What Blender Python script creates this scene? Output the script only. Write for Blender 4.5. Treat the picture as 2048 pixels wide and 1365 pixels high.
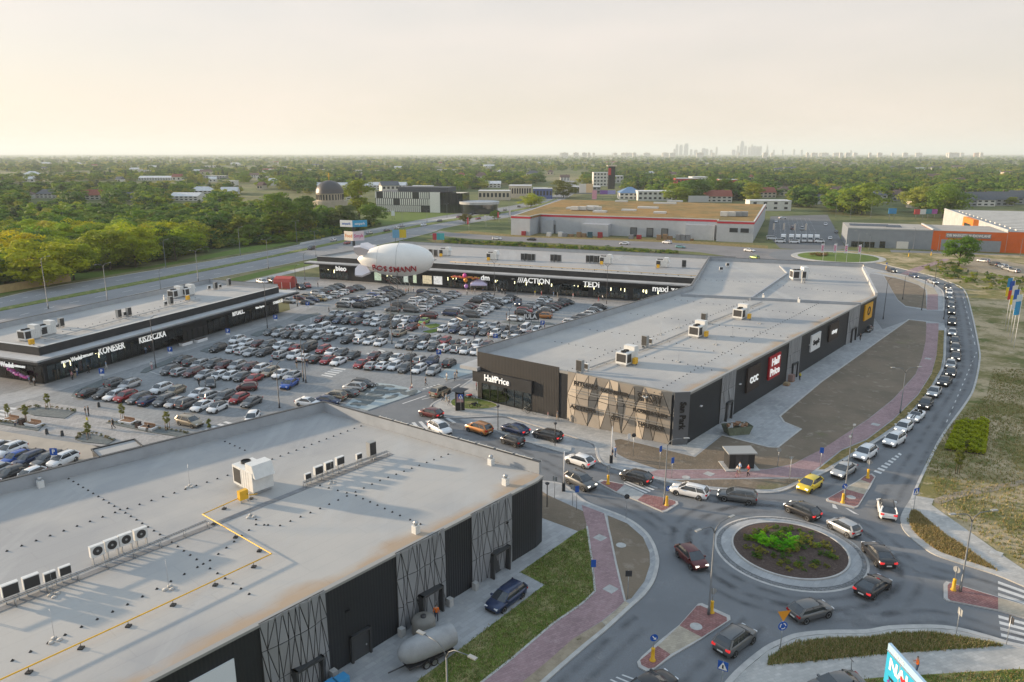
import bpy, math, random
import numpy as np
from mathutils import Vector, noise
for o in list(bpy.data.objects): bpy.data.objects.remove(o, do_unlink=True)
sc = bpy.context.scene
COL = sc.collection
R = math.radians
rnd = random.Random(7)

# ---------------------------------------------------------------- camera (a drone 41 m up)
CAM_H = 41.0; FOC = 1480.0; PIT = math.atan(375.5 / FOC)
cam = bpy.data.cameras.new('camera'); co = bpy.data.objects.new('camera', cam); COL.objects.link(co)
cam.sensor_width = 36.0; cam.lens = FOC / 2048 * 36.0; cam.clip_start = 0.5; cam.clip_end = 90000
co.location = (0, 0, CAM_H); co.rotation_euler = (math.pi / 2 - PIT, 0, 0)
sc.camera = co
# ---------------------------------------------------------------- sky, sun, exposure
SUN_AZ = R(72)      # degrees to the left of the view direction
SUN_EL = R(10.5)
w = bpy.data.worlds.new('World'); sc.world = w; w.use_nodes = True
nt = w.node_tree; bg = nt.nodes['Background']
sky = nt.nodes.new('ShaderNodeTexSky'); sky.sky_type = 'NISHITA'; sky.sun_disc = False
sky.sun_elevation = SUN_EL; sky.sun_rotation = -SUN_AZ
sky.altitude = 100; sky.air_density = 1.0; sky.dust_density = 1.6; sky.ozone_density = 2.0
# cloud veil: cream at the horizon, blue added overhead to cool the shade
mixn = nt.nodes.new('ShaderNodeMix'); mixn.data_type = 'RGBA'; mixn.inputs[0].default_value = 0.62
vr = nt.nodes.new('ShaderNodeValToRGB'); sx_ = nt.nodes.new('ShaderNodeSeparateXYZ'); tg = nt.nodes.new('ShaderNodeTexCoord'); nt.links.new(tg.outputs['Generated'], sx_.inputs[0]); nt.links.new(sx_.outputs['Z'], vr.inputs[0])
cr_ = vr.color_ramp; cr_.elements[0].position = 0; cr_.elements[0].color = (.70, .585, .50, 1); cr_.elements[1].position = 1; cr_.elements[1].color = (.46, .59, .74, 1)
for p_, c_ in ((.14, (.68, .605, .55, 1)), (.36, (.59, .60, .60, 1)), (.6, (.51, .60, .68, 1))): e_ = cr_.elements.new(p_); e_.color = c_
vs_ = nt.nodes.new('ShaderNodeVectorMath'); vs_.operation = 'SCALE'; vs_.inputs['Scale'].default_value = 10; nt.links.new(vr.outputs[0], vs_.inputs[0]); nt.links.new(vs_.outputs[0], mixn.inputs[7])
tc = nt.nodes.new('ShaderNodeTexCoord'); mp = nt.nodes.new('ShaderNodeMapping'); mp.inputs['Scale'].default_value = (2, 2, 9)
nz = nt.nodes.new('ShaderNodeTexNoise'); nz.inputs['Scale'].default_value = 1.3; nz.inputs['Detail'].default_value = 5
mr = nt.nodes.new('ShaderNodeMapRange'); mr.inputs[1].default_value = .3; mr.inputs[2].default_value = .75; mr.inputs[3].default_value = .66; mr.inputs[4].default_value = .88
nt.links.new(tc.outputs['Generated'], mp.inputs['Vector']); nt.links.new(mp.outputs[0], nz.inputs['Vector'])
nt.links.new(nz.outputs[0], mr.inputs[0]); nt.links.new(mr.outputs[0], mixn.inputs[0])
nt.links.new(sky.outputs[0], mixn.inputs[6]); nt.links.new(mixn.outputs[2], bg.inputs['Color'])
bg.inputs['Strength'].default_value = 0.077
sl = bpy.data.lights.new('sun', 'SUN'); sl.energy = 4.3; sl.angle = R(1.5); sl.color = (1.0, 0.77, 0.52)
so = bpy.data.objects.new('sun', sl); COL.objects.link(so)
sdir = Vector((-math.sin(SUN_AZ) * math.cos(SUN_EL), math.cos(SUN_AZ) * math.cos(SUN_EL), math.sin(SUN_EL)))
so.rotation_euler = sdir.to_track_quat('Z', 'Y').to_euler(); so.location = (-300, 100, 200)
sc.view_settings.view_transform = 'Standard'; sc.view_settings.look = 'None'
sc.view_settings.exposure = 0.95; sc.view_settings.gamma = 1.0; sc.view_settings.use_curve_mapping = False
sc.render.engine = 'CYCLES'
cy = sc.cycles
cy.use_denoising = True
try: cy.denoiser = 'OPENIMAGEDENOISE'
except Exception: pass
cy.max_bounces = 5; cy.diffuse_bounces = 3; cy.glossy_bounces = 2; cy.transmission_bounces = 2; cy.volume_bounces = 1
cy.transparent_max_bounces = 6; cy.sample_clamp_indirect = 4; cy.caustics_reflective = False; cy.caustics_refractive = False

# ---------------------------------------------------------------- survey helper: where a sight line meets height z
_c, _s = math.cos(PIT), math.sin(PIT)
def G(u, v, z=0.0):
    x = (u - 1024) / FOC; y = (v - 682.5) / FOC
    t = (CAM_H - z) / (_s + y * _c)
    return (x * t, (_c - y * _s) * t)
def GP(pts, z=0.0): return [G(u, v, z) for u, v in pts]

# ---------------------------------------------------------------- materials
MATS = {}
def nodemat(name):
    m = bpy.data.materials.new(name); m.use_nodes = True
    return m, m.node_tree, m.node_tree.nodes['Principled BSDF']
def lin(c): return tuple(((x / 12.92) if x <= .04045 else ((x + .055) / 1.055) ** 2.4) for x in c)
def mat(name, col, rough=.7, metal=0., var=0., scale=1., emit=0., spec=.5, detail=4, col2=None, bump=0., bscale=None, coat=0., lo=.35, hi=.65, stretch=None):
    if name in MATS: return MATS[name]
    m, t, b = nodemat(name); N, L = t.nodes, t.links
    b.inputs['Base Color'].default_value = (*col, 1); b.inputs['Roughness'].default_value = rough
    b.inputs['Metallic'].default_value = metal; b.inputs['Specular IOR Level'].default_value = spec
    b.inputs['Coat Weight'].default_value = coat; b.inputs['Coat Roughness'].default_value = .06
    if emit: b.inputs['Emission Color'].default_value = (*col, 1); b.inputs['Emission Strength'].default_value = emit
    if var or col2 or bump:
        g = N.new('ShaderNodeNewGeometry'); vec = g.outputs['Position']
        if stretch:
            mpp = N.new('ShaderNodeMapping'); mpp.inputs['Scale'].default_value = stretch[:3]
            mpp.inputs['Rotation'].default_value = (0, 0, stretch[3] if len(stretch) > 3 else 0)
            L.new(vec, mpp.inputs['Vector']); vec = mpp.outputs[0]
        n1 = N.new('ShaderNodeTexNoise'); n1.inputs['Scale'].default_value = scale; n1.inputs['Detail'].default_value = detail; n1.inputs['Roughness'].default_value = .6
        L.new(vec, n1.inputs['Vector'])
        if var or col2:
            c2 = col2 or tuple(x * (1 - var) for x in col); c1 = col if col2 else tuple(min(1, x * (1 + var)) for x in col)
            r = N.new('ShaderNodeValToRGB'); r.color_ramp.elements[0].position = lo; r.color_ramp.elements[1].position = hi
            r.color_ramp.elements[0].color = (*c2, 1); r.color_ramp.elements[1].color = (*c1, 1)
            L.new(n1.outputs[0], r.inputs[0]); L.new(r.outputs[0], b.inputs['Base Color'])
        if bump:
            n2 = N.new('ShaderNodeTexNoise'); n2.inputs['Scale'].default_value = bscale or scale * 6; n2.inputs['Detail'].default_value = 3
            L.new(vec, n2.inputs['Vector'])
            bp = N.new('ShaderNodeBump'); bp.inputs['Strength'].default_value = bump; bp.inputs['Distance'].default_value = .1
            L.new(n2.outputs[0], bp.inputs['Height']); L.new(bp.outputs[0], b.inputs['Normal'])
    MATS[name] = m; return m
def layered(name, base, layers, rough=.85, bump=0., bscale=3.):
    """base colour with noise-masked layers: (colour, scale, lo, hi, detail)"""
    if name in MATS: return MATS[name]
    m, t, b = nodemat(name); N, L = t.nodes, t.links
    b.inputs['Roughness'].default_value = rough; b.inputs['Specular IOR Level'].default_value = .3
    g = N.new('ShaderNodeNewGeometry'); prev = None
    for i, ly in enumerate(layers):
        colr, s, lo, hi, d = ly[:5]
        vec = g.outputs['Position']
        if len(ly) > 5:
            mpp = N.new('ShaderNodeMapping'); mpp.inputs['Rotation'].default_value = (0, 0, ly[6]); mpp.inputs['Scale'].default_value = ly[5]
            L.new(vec, mpp.inputs['Vector']); vec = mpp.outputs[0]
        n = N.new('ShaderNodeTexNoise'); n.noise_dimensions = '4D'; n.inputs['W'].default_value = i * 3.7
        n.inputs['Scale'].default_value = s; n.inputs['Detail'].default_value = d; n.inputs['Roughness'].default_value = .62
        L.new(vec, n.inputs['Vector'])
        r = N.new('ShaderNodeMapRange'); r.inputs[1].default_value = lo; r.inputs[2].default_value = hi; L.new(n.outputs[0], r.inputs[0])
        x = N.new('ShaderNodeMix'); x.data_type = 'RGBA'; L.new(r.outputs[0], x.inputs[0])
        if prev: L.new(prev, x.inputs[6])
        else: x.inputs[6].default_value = (*base, 1)
        x.inputs[7].default_value = (*colr, 1); prev = x.outputs[2]
    L.new(prev, b.inputs['Base Color'])
    if bump:
        n2 = N.new('ShaderNodeTexNoise'); n2.inputs['Scale'].default_value = bscale; n2.inputs['Detail'].default_value = 4; L.new(g.outputs['Position'], n2.inputs['Vector'])
        bp = N.new('ShaderNodeBump'); bp.inputs['Strength'].default_value = bump; bp.inputs['Distance'].default_value = .15
        L.new(n2.outputs[0], bp.inputs['Height']); L.new(bp.outputs[0], b.inputs['Normal'])
    MATS[name] = m; return m
def joints(m, sx, sy, rot, col, width=.02):
    """fine paver joints (flat relief) on top of a material's colour"""
    t = m.node_tree; N, L = t.nodes, t.links; b = N['Principled BSDF']
    src = b.inputs['Base Color'].links[0].from_socket
    g = N.new('ShaderNodeNewGeometry'); mpp = N.new('ShaderNodeMapping'); mpp.inputs['Rotation'].default_value = (0, 0, rot)
    L.new(g.outputs['Position'], mpp.inputs['Vector'])
    br = N.new('ShaderNodeTexBrick'); br.inputs['Scale'].default_value = 1; br.inputs['Brick Width'].default_value = sx; br.inputs['Row Height'].default_value = sy
    br.inputs['Mortar Size'].default_value = width; br.inputs['Color1'].default_value = (1, 1, 1, 1); br.inputs['Color2'].default_value = (.82, .82, .82, 1)
    br.inputs['Mortar'].default_value = (*col, 1); L.new(mpp.outputs[0], br.inputs['Vector'])
    x = N.new('ShaderNodeMix'); x.data_type = 'RGBA'; x.blend_type = 'MULTIPLY'; x.inputs[0].default_value = 1
    L.new(src, x.inputs[6]); L.new(br.outputs[0], x.inputs[7]); L.new(x.outputs[2], b.inputs['Base Color'])

# ---------------------------------------------------------------- mesh builder
class MB:
    def __init__(s): s.v = []; s.f = []; s.m = []; s.sm = []
    def add(s, vs, fs, mi=0, smooth=False):
        k = len(s.v); s.v += [tuple(p) for p in vs]
        for f in fs: s.f.append([i + k for i in f]); s.m.append(mi); s.sm.append(smooth)
        return s
    def box(s, x0, x1, y0, y1, z0, z1, mi=0):
        return s.add([(x0, y0, z0), (x1, y0, z0), (x1, y1, z0), (x0, y1, z0), (x0, y0, z1), (x1, y0, z1), (x1, y1, z1), (x0, y1, z1)],
                     [(0, 3, 2, 1), (4, 5, 6, 7), (0, 1, 5, 4), (1, 2, 6, 5), (2, 3, 7, 6), (3, 0, 4, 7)], mi)
    def prism(s, poly, z0, z1, mi=0, top=None, bottom=True):
        n = len(poly)
        a = sum(poly[i][0] * poly[(i + 1) % n][1] - poly[(i + 1) % n][0] * poly[i][1] for i in range(n))
        if a < 0: poly = poly[::-1]
        k = len(s.v); s.v += [(x, y, z0) for x, y in poly] + [(x, y, z1) for x, y in poly]
        if bottom: s.f.append([k + i for i in range(n)][::-1]); s.m.append(mi); s.sm.append(False)
        s.f.append([k + n + i for i in range(n)]); s.m.append(mi if top is None else top); s.sm.append(False)
        for i in range(n):
            j = (i + 1) % n; s.f.append([k + i, k + j, k + n + j, k + n + i]); s.m.append(mi); s.sm.append(False)
        return s
    def sheet(s, poly, z, mi=0):
        n = len(poly)
        a = sum(poly[i][0] * poly[(i + 1) % n][1] - poly[(i + 1) % n][0] * poly[i][1] for i in range(n))
        if a < 0: poly = poly[::-1]
        return s.add([(x, y, z) for x, y in poly], [list(range(n))], mi)
    def ribbon(s, pts, wl, wr, z0, z1, mi=0):
        """box-section strip along a ground polyline, wl to the left and wr to the right"""
        P = [Vector(p) for p in pts]; n = len(P); Lf, Rt = [], []
        for i in range(n):
            d = (P[min(i + 1, n - 1)] - P[max(i - 1, 0)]).normalized(); nn = Vector((-d.y, d.x))
            Lf.append(P[i] + nn * wl); Rt.append(P[i] - nn * wr)
        vs = []
        for i in range(n): vs += [(Lf[i].x, Lf[i].y, z0), (Lf[i].x, Lf[i].y, z1), (Rt[i].x, Rt[i].y, z1), (Rt[i].x, Rt[i].y, z0)]
        fs = []
        for i in range(n - 1):
            a = 4 * i; b = a + 4
            fs += [(a + 1, a + 2, b + 2, b + 1), (a, a + 1, b + 1, b), (a + 2, a + 3, b + 3, b + 2)]
        fs += [(0, 3, 2, 1), (4 * n - 4, 4 * n - 3, 4 * n - 2, 4 * n - 1)]
        return s.add(vs, fs, mi)
    def tube(s, pts, r, n=6, mi=0, cap=True, smooth=True):
        P = [Vector(p) for p in pts]; rs = r if isinstance(r, (list, tuple)) else [r] * len(P); rings = []
        up = Vector((0, 0, 1))
        k = len(s.v)
        for i, p in enumerate(P):
            d = (P[min(i + 1, len(P) - 1)] - P[max(i - 1, 0)]).normalized()
            a = d.cross(up if abs(d.z) < .9 else Vector((1, 0, 0))).normalized(); b = d.cross(a)
            for j in range(n):
                t = 2 * math.pi * j / n; q = p + (a * math.cos(t) + b * math.sin(t)) * rs[i]; s.v.append((q.x, q.y, q.z))
        for i in range(len(P) - 1):
            for j in range(n):
                j2 = (j + 1) % n; s.f.append([k + i * n + j, k + i * n + j2, k + (i + 1) * n + j2, k + (i + 1) * n + j]); s.m.append(mi); s.sm.append(smooth)
        if cap:
            s.f.append([k + j for j in range(n)][::-1]); s.m.append(mi); s.sm.append(False)
            e = k + (len(P) - 1) * n; s.f.append([e + j for j in range(n)]); s.m.append(mi); s.sm.append(False)
        return s
    def lathe(s, prof, n=16, mi=0, c=(0, 0), smooth=True):
        """profile of (radius, z) about a vertical axis"""
        k = len(s.v)
        for r, z in prof:
            for j in range(n):
                t = 2 * math.pi * j / n; s.v.append((c[0] + r * math.cos(t), c[1] + r * math.sin(t), z))
        for i in range(len(prof) - 1):
            for j in range(n):
                j2 = (j + 1) % n; s.f.append([k + i * n + j, k + i * n + j2, k + (i + 1) * n + j2, k + (i + 1) * n + j]); s.m.append(mi); s.sm.append(smooth)
        return s
    def mesh(s, name):
        me = bpy.data.meshes.new(name); me.from_pydata(s.v, [], s.f)
        me.polygons.foreach_set('material_index', s.m); me.polygons.foreach_set('use_smooth', s.sm); me.update()
        return me
    def build(s, name, mats, parent=None, loc=None, rz=0., rot=None):
        me = s.mesh(name)
        for m in (mats if isinstance(mats, (list, tuple)) else [mats]): me.materials.append(m)
        return link(name, me, parent, loc, rz, rot)
def link(name, me, parent=None, loc=None, rz=0., rot=None):
    o = bpy.data.objects.new(name, me); COL.objects.link(o)
    if parent: o.parent = parent
    if loc is not None: o.location = loc
    if rz: o.rotation_euler = (0, 0, rz)
    if rot: o.rotation_euler = rot
    return o
def tag(o, label, cat, group=None):
    o['label'] = label; o['category'] = cat
    if group: o['group'] = group
    return o
def thing(name, label, cat, loc=(0, 0, 0), rz=0., group=None):
    o = bpy.data.objects.new(name, None); COL.objects.link(o); o.location = loc; o.rotation_euler = (0, 0, rz); o.empty_display_size = .1
    return tag(o, label, cat, group)
def struct(o, kind='structure'): o['kind'] = kind; return o
def clone(o, parent=None):
    c = o.copy(); COL.objects.link(c); c.parent = parent
    for ch in o.children: clone(ch, c)
    return c
def text(s, size, m, parent, loc, rot, name='lettering', extrude=.04, align='CENTER', bold=0., sx=1., shear=0.):
    cu = bpy.data.curves.new(name, 'FONT'); cu.body = s; cu.size = size; cu.extrude = extrude; cu.align_x = align; cu.align_y = 'CENTER'
    cu.offset = bold; cu.resolution_u = 2; cu.shear = shear; cu.materials.append(m)
    tmp = bpy.data.objects.new('tmp', cu); me = bpy.data.meshes.new_from_object(tmp); bpy.data.objects.remove(tmp); me.name = name
    if not me.materials: me.materials.append(m)
    o = bpy.data.objects.new(name, me); COL.objects.link(o); o.parent = parent; o.location = loc; o.rotation_euler = rot; o.scale = (sx, 1, 1)
    return o
ORD = ['first', 'second', 'third', 'fourth', 'fifth', 'sixth', 'seventh', 'eighth', 'ninth', 'tenth', 'eleventh', 'twelfth', 'thirteenth', 'fourteenth', 'fifteenth', 'sixteenth',
       'seventeenth', 'eighteenth', 'nineteenth', 'twentieth', 'twenty-first', 'twenty-second', 'twenty-third', 'twenty-fourth', 'twenty-fifth', 'twenty-sixth', 'twenty-seventh', 'twenty-eighth', 'twenty-ninth', 'thirtieth']
_T = ['thirtieth', 'fortieth', 'fiftieth', 'sixtieth', 'seventieth']
for _i in range(30, 79): ORD.append(_T[_i // 10 - 3 + 0] if _i % 10 == 9 and False else ['thirty', 'forty', 'fifty', 'sixty', 'seventy'][_i // 10 - 3] + '-' + ORD[_i % 10] if _i % 10 < 9 else _T[_i // 10 - 2])
# common materials
M_WHITE = mat('white_paint', (.8, .8, .8), .5)
M_DARK = mat('dark_cladding', (.020, .022, .026), .55, var=.25, scale=.6)
M_BLACK = mat('black_plastic', (.012, .012, .013), .5)
M_STEEL = mat('galvanised_steel', (.42, .44, .46), .45, .6, var=.15, scale=3)
M_POLE = mat('pole_paint', (.16, .17, .18), .5, .3)
M_DPOLE = mat('dark_pole_paint', (.05, .05, .055), .5, .2)
M_GLASS = mat('window_glass', (.02, .025, .03), .06, spec=.9)
M_YEL = mat('yellow_paint', (.75, .42, .02), .5, var=.08, scale=2)
M_BLUE = mat('sign_blue', (.01, .09, .42), .5)
M_RED = mat('sign_red', (.55, .02, .03), .5)
M_CONC = mat('concrete_part', (.42, .42, .41), .85, var=.15, scale=1.5)
M_LIT = mat('lit_letters', (.95, .95, .92), .5, emit=.2)
M_WOOD = mat('timber', (.25, .14, .08), .7, var=.25, scale=4)
# ================================================================ SETTING
AX = R(69.0); ux, uy = math.cos(AX), math.sin(AX)          # main axis of the retail park
def sub(pts, n=3, closed=False):
    """smooth a polyline (Catmull-Rom)"""
    P = [Vector(p) for p in pts]; out = []; m = len(P)
    for i in range(m if closed else m - 1):
        a = P[(i - 1) % m] if closed or i > 0 else P[i]; b = P[i]; c = P[(i + 1) % m]; d = P[(i + 2) % m] if closed or i + 2 < m else c
        for k in range(n):
            t = k / n
            out.append(tuple(.5 * ((2 * b) + (c - a) * t + (2 * a - 5 * b + 4 * c - d) * t * t + (3 * b - a - 3 * c + d) * t ** 3)))
    if not closed: out.append(tuple(P[-1]))
    return out
m_ground = layered('field_ground', (0.111, 0.137, 0.042), [
    ((.17, .16, .065), .006, .45, .62, 4), ((.060, .085, .024), .02, .5, .6, 5), ((.24, .21, .11), .0035, .56, .66, 3), ((.05, .07, .02), .15, .52, .7, 6)], .95, .2, 1.)
m_asph = layered('asphalt', (0.198, 0.213, 0.232), [((0.150, 0.163, 0.180), .12, .42, .65, 5), ((0.269, 0.269, 0.269), .5, .55, .8, 6), ((0.175, 0.181, 0.188), 14, .4, .6, 3)], .85, .1, 20)
m_asph2 = layered('worn_asphalt', (0.263, 0.269, 0.278), [((0.213, 0.219, 0.231), .05, .4, .62, 5), ((0.312, 0.312, 0.312), .3, .55, .8, 6, (1, 9, 1), -R(68))], .88)
m_lot = layered('car_park_pavers', (.30, .312, .32), [((.25, .262, .275), .06, .42, .6, 5), ((0.351, 0.351, 0.345), .4, .58, .8, 6)], .85)
joints(m_lot, .8, .4, -AX, (.75, .75, .75))
m_plaza = layered('plaza_pavers', (0.414, 0.402, 0.397), [((0.322, 0.316, 0.310), .5, .4, .6, 5), ((0.506, 0.494, 0.483), 2.5, .5, .7, 4)], .85)
joints(m_plaza, .5, .25, -AX, (.7, .7, .7))
m_conc = layered('concrete_paving', (0.414, 0.425, 0.437), [((0.333, 0.345, 0.356), .15, .42, .62, 5), ((0.494, 0.494, 0.483), .8, .55, .75, 6)], .85)
joints(m_conc, 1.0, .5, -R(49), (.8, .8, .8))
m_walk = layered('pale_pavement', (0.506, 0.495, 0.473), [((0.396, 0.396, 0.385), .3, .42, .62, 5), ((0.583, 0.561, 0.528), 1.5, .5, .75, 5)], .85)
joints(m_walk, .6, .3, -R(20), (.8, .8, .8))
m_pink = layered('pink_pavers', (0.380, 0.259, 0.270), [((0.310, 0.213, 0.224), .3, .42, .62, 5), ((0.437, 0.322, 0.322), 2, .5, .75, 5)], .85)
joints(m_pink, .5, .25, -R(30), (.75, .75, .75))
m_redp = layered('red_pavers', (.34, .17, .16), [((.26, .13, .125), 1.2, .42, .62, 5), ((.42, .27, .25), 4, .5, .75, 5)], .85)
joints(m_redp, .4, .2, -R(30), (.65, .6, .6))
m_beige = layered('beige_pavers', (.48, .42, .33), [((.40, .35, .28), .8, .42, .62, 5)], .85)
joints(m_beige, .5, .25, -R(20), (.8, .8, .8))
m_dirt = layered('bare_dirt', (.215, .170, .125), [((.165, .135, .10), .12, .42, .6, 5), ((.30, .255, .205), .7, .56, .72, 6), ((0.143, 0.150, 0.065), .09, .60, .72, 6)], .95, .5, 4)
m_grass = layered('rough_grass', (.14, .185, .035), [((.32, .28, .14), .5, .47, .66, 6), ((.085, .125, .022), .9, .5, .65, 5), ((.40, .34, .23), .16, .6, .74, 6)], .95, .6, 5)
m_field = layered('dry_field', (.19, .17, .06), [((.44, .35, .22), .10, .44, .57, 7), ((.12, .135, .035), .22, .52, .64, 6), ((.48, .40, .28), .6, .57, .72, 7), ((.10, .11, .03), 1.6, .57, .7, 5)], .95, .7, 4)
m_dry = layered('dry_grass', (0.200, 0.156, 0.056), [((0.325, 0.237, 0.100), .8, .45, .65, 6), ((0.112, 0.112, 0.031), 1.2, .5, .65, 5)], .95, .8, 5)
m_lawn = layered('lawn', (0.090, 0.150, 0.022), [((0.132, 0.180, 0.034), .3, .4, .65, 5)], .95, .5, 5)
m_kerb = layered('kerb_stone', (.50, .49, .47), [((.40, .39, .38), 1.0, .4, .65, 5)], .85)
m_mark = layered('road_paint', (.62, .62, .61), [((.40, .40, .40), 2.5, .52, .75, 6)], .8)
m_sand = layered('sandy_verge', (.36, .30, .22), [((.27, .22, .16), .8, .42, .6, 6), ((.10, .10, .04), 1.6, .62, .72, 6)], .95, .6, 5)
m_soil = layered('bark_mulch', (.085, .06, .052), [((.13, .10, .085), 3, .5, .7, 5)], .95, .8, 8)
m_slate = layered('grey_gravel_bed', (.13, .15, .155), [((.18, .20, .20), 2, .45, .65, 6)], .95, .5, 8)

def sheet(name, pts, z, m, smooth=0, world=False, label=None):
    P = pts if world else GP(pts)
    if smooth: P = sub(P, smooth, True)
    return struct(MB().sheet(P, z).build(name, m))
def slab(name, pts, z0, z1, m, world=False, parent=None):
    P = pts if world else GP(pts)
    o = MB().prism(P, z0, z1, bottom=False).build(name, m, parent)
    return o if parent else struct(o)
def kerb(pts, wl=.0, wr=.3, z=.15, n=4, closed=False, m=None, name='kerb', world=False):
    P = sub(pts if world else GP(pts), n, closed)
    if closed: P.append(P[0])
    return struct(MB().ribbon(P, wl, wr, -.05, z).build(name, m or m_kerb))

S = 42000
struct(MB().sheet([(-S, -600), (S, -600), (S, 56000), (-S, 56000)], 0).build('ground', m_ground))
# car park and the asphalt of the junction
sheet('car_park', [(-150, 40), (-80, 38), (-25, 93), (5, 75), (26, 100), (66, 236), (58, 246), (-66, 250), (-78, 252), (-60, 196), (-84, 136), (-150, 128)], .008, m_lot, world=True)
junction = [(690, 838), (735, 822), (844, 783), (962, 746), (1000, 790), (1190, 880), (1345, 950), (1540, 972), (1640, 930), (1790, 845), (1883, 740), (1888, 660), (1883, 590), (1840, 565), (1743, 540),
            (1712, 528), (1790, 524), (1815, 541), (1861, 552), (1903, 567), (1928, 582), (1941, 622), (1956, 695), (1957, 725), (1948, 770), (1933, 802), (1886, 867), (1861, 912), (1833, 970), (1821, 1000), (1803, 1030), (1802, 1050),
            (1816, 1072), (1861, 1107), (1911, 1126), (1993, 1152), (2048, 1175), (2200, 1240), (2200, 1350), (2048, 1301), (2011, 1289), (1961, 1274), (1861, 1258), (1786, 1260), (1736, 1268), (1661, 1269), (1601, 1275), (1571, 1286),
            (1536, 1303), (1480, 1350), (1430, 1420), (1030, 1430), (1100, 1250), (1170, 1000), (1040, 955), (900, 890)]
sheet('road', junction, .014, m_asph)
# ---- south-west verge with service yard, cycle path, grass
SWk = [(1060, 962), (1128, 970), (1171, 1004), (1249, 1035), (1289, 1062), (1308, 1088), (1317, 1115), (1317, 1135), (1308, 1165), (1289, 1192), (1265, 1214), (1216, 1259), (1164, 1302), (1096, 1362), (1030, 1425)]
slab('pavement', SWk + [(560, 1425), (700, 1325), (1060, 1080)], -.05, .12, m_conc)
kerb(SWk, .02, .35, .14)
sheet('bare_verge', [(1085, 985), (1095, 992), (1169, 1026), (1174, 1060), (1156, 1065), (1080, 1037)], .126, m_dirt)
sheet('grass_verge', [(1156, 1065), (1174, 1058), (1184, 1125), (1190, 1185), (1164, 1210), (1106, 1250), (1024, 1320), (965, 1365), (890, 1425), (760, 1425), (835, 1365), (1024, 1222), (1089, 1172), (1040, 1147)], .128, m_grass)
sheet('bare_verge', [(1215, 1033), (1254, 1049), (1286, 1077), (1299, 1107), (1300, 1132), (1289, 1165), (1263, 1199), (1250, 1204), (1232, 1130), (1222, 1080)], .13, m_dirt)
sheet('sandy_verge', [(1203, 1246), (1214, 1256), (1162, 1299), (1094, 1359), (1020, 1420), (985, 1420), (1051, 1362), (1099, 1322), (1144, 1282)], .13, m_sand)
sheet('cycle_path', [(1163, 1012), (1210, 1030), (1222, 1080), (1232, 1130), (1250, 1204), (1232, 1222), (1203, 1245), (1144, 1282), (1099, 1322), (1051, 1362), (985, 1420), (900, 1420), (965, 1365), (1024, 1320), (1106, 1250), (1164, 1210), (1190, 1185), (1184, 1125), (1174, 1055)], .134, m_pink)
sheet('crossing_pad', [(1250, 1205), (1262, 1212), (1215, 1256), (1204, 1246), (1232, 1223)], .138, m_beige)
for pts in ([(1174, 1055), (1184, 1125), (1190, 1185), (1164, 1210), (1106, 1250), (1024, 1320), (960, 1370), (895, 1425)], [(1210, 1030), (1222, 1080), (1232, 1130), (1250, 1205)]):
    kerb(pts, .1, .1, .16, 1)
# ---- north side: pavement of the long building, path, bare ground
Nk = [(962, 748), (905, 788), (866, 810), (868, 822), (884, 832), (911, 836), (1004, 833), (1031, 839), (1083, 855), (1180, 885), (1194, 897), (1198, 915), (1211, 930), (1249, 942), (1340, 965), (1419, 979), (1500, 985), (1545, 985), (1573, 978), (1603, 963), (1648, 945), (1686, 922), (1761, 877), (1791, 855), (1811, 840), (1848, 797), (1866, 770), (1883, 740), (1888, 715), (1890, 657)]
Nk2 = [(1886, 622), (1886, 590), (1878, 577), (1856, 565), (1823, 555), (1781, 546), (1743, 538), (1715, 529)]
slab('pavement', Nk + [(1889, 648)] + Nk2 + [(1650, 545), (1300, 660), (1000, 730)], -.05, .12, m_conc)
kerb(Nk, .02, .3, .14); kerb(Nk2, .02, .3, .14)
sheet('shop_forecourt', [(955, 757), (907, 789), (870, 811), (872, 822), (886, 830), (911, 834), (1004, 831), (1033, 837), (1085, 853), (1182, 883), (1196, 897), (1200, 915), (1213, 928), (1235, 932), (1230, 880), (1340, 880), (1386, 914), (1440, 872), (1300, 860), (1000, 780)], .125, m_walk)
sheet('bare_ground', [(1229, 882), (1241, 880), (1390, 916), (1444, 873), (1536, 897), (1555, 898), (1602, 861), (1568, 846), (1560, 834), (1643, 766), (1706, 721), (1818, 641), (1852, 645), (1853, 660), (1851, 685), (1843, 720), (1831, 750), (1786, 800), (1736, 840), (1648, 898), (1586, 930), (1536, 940), (1316, 941), (1254, 920), (1235, 910)], .129, m_dirt)
sheet('cycle_path', [(1316, 942), (1536, 941), (1586, 931), (1648, 898), (1736, 841), (1786, 801), (1831, 751), (1843, 721), (1851, 686), (1853, 648), (1877, 648), (1877, 660), (1873, 710), (1863, 747), (1836, 790), (1786, 840), (1733, 880), (1683, 901), (1632, 940), (1608, 957), (1536, 957), (1434, 959), (1340, 960), (1290, 950)], .134, m_pink)
sheet('grass_strip', [(1636, 941), (1683, 903), (1733, 882), (1786, 842), (1836, 792), (1863, 749), (1873, 712), (1877, 662), (1888, 662), (1886, 715), (1881, 740), (1864, 770), (1846, 797), (1809, 838), (1789, 853), (1759, 874), (1684, 920), (1648, 941)], .13, m_dry)
sheet('bare_verge', [(1434, 961), (1606, 959), (1598, 962), (1573, 974), (1545, 981), (1500, 981), (1419, 975), (1345, 963)], .131, m_dirt)
sheet('bare_ground', [(1853, 619), (1811, 613), (1796, 601), (1786, 585), (1768, 553), (1798, 559), (1836, 571), (1851, 581)], .131, m_dirt)
sheet('cycle_path', [(1853, 621), (1855, 590), (1876, 590), (1876, 621)], .136, m_pink)
sheet('pavement', [(1855, 590), (1853, 580), (1836, 570), (1798, 557), (1748, 545), (1781, 548), (1823, 557), (1868, 577), (1876, 590)], .140, m_beige)
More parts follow.
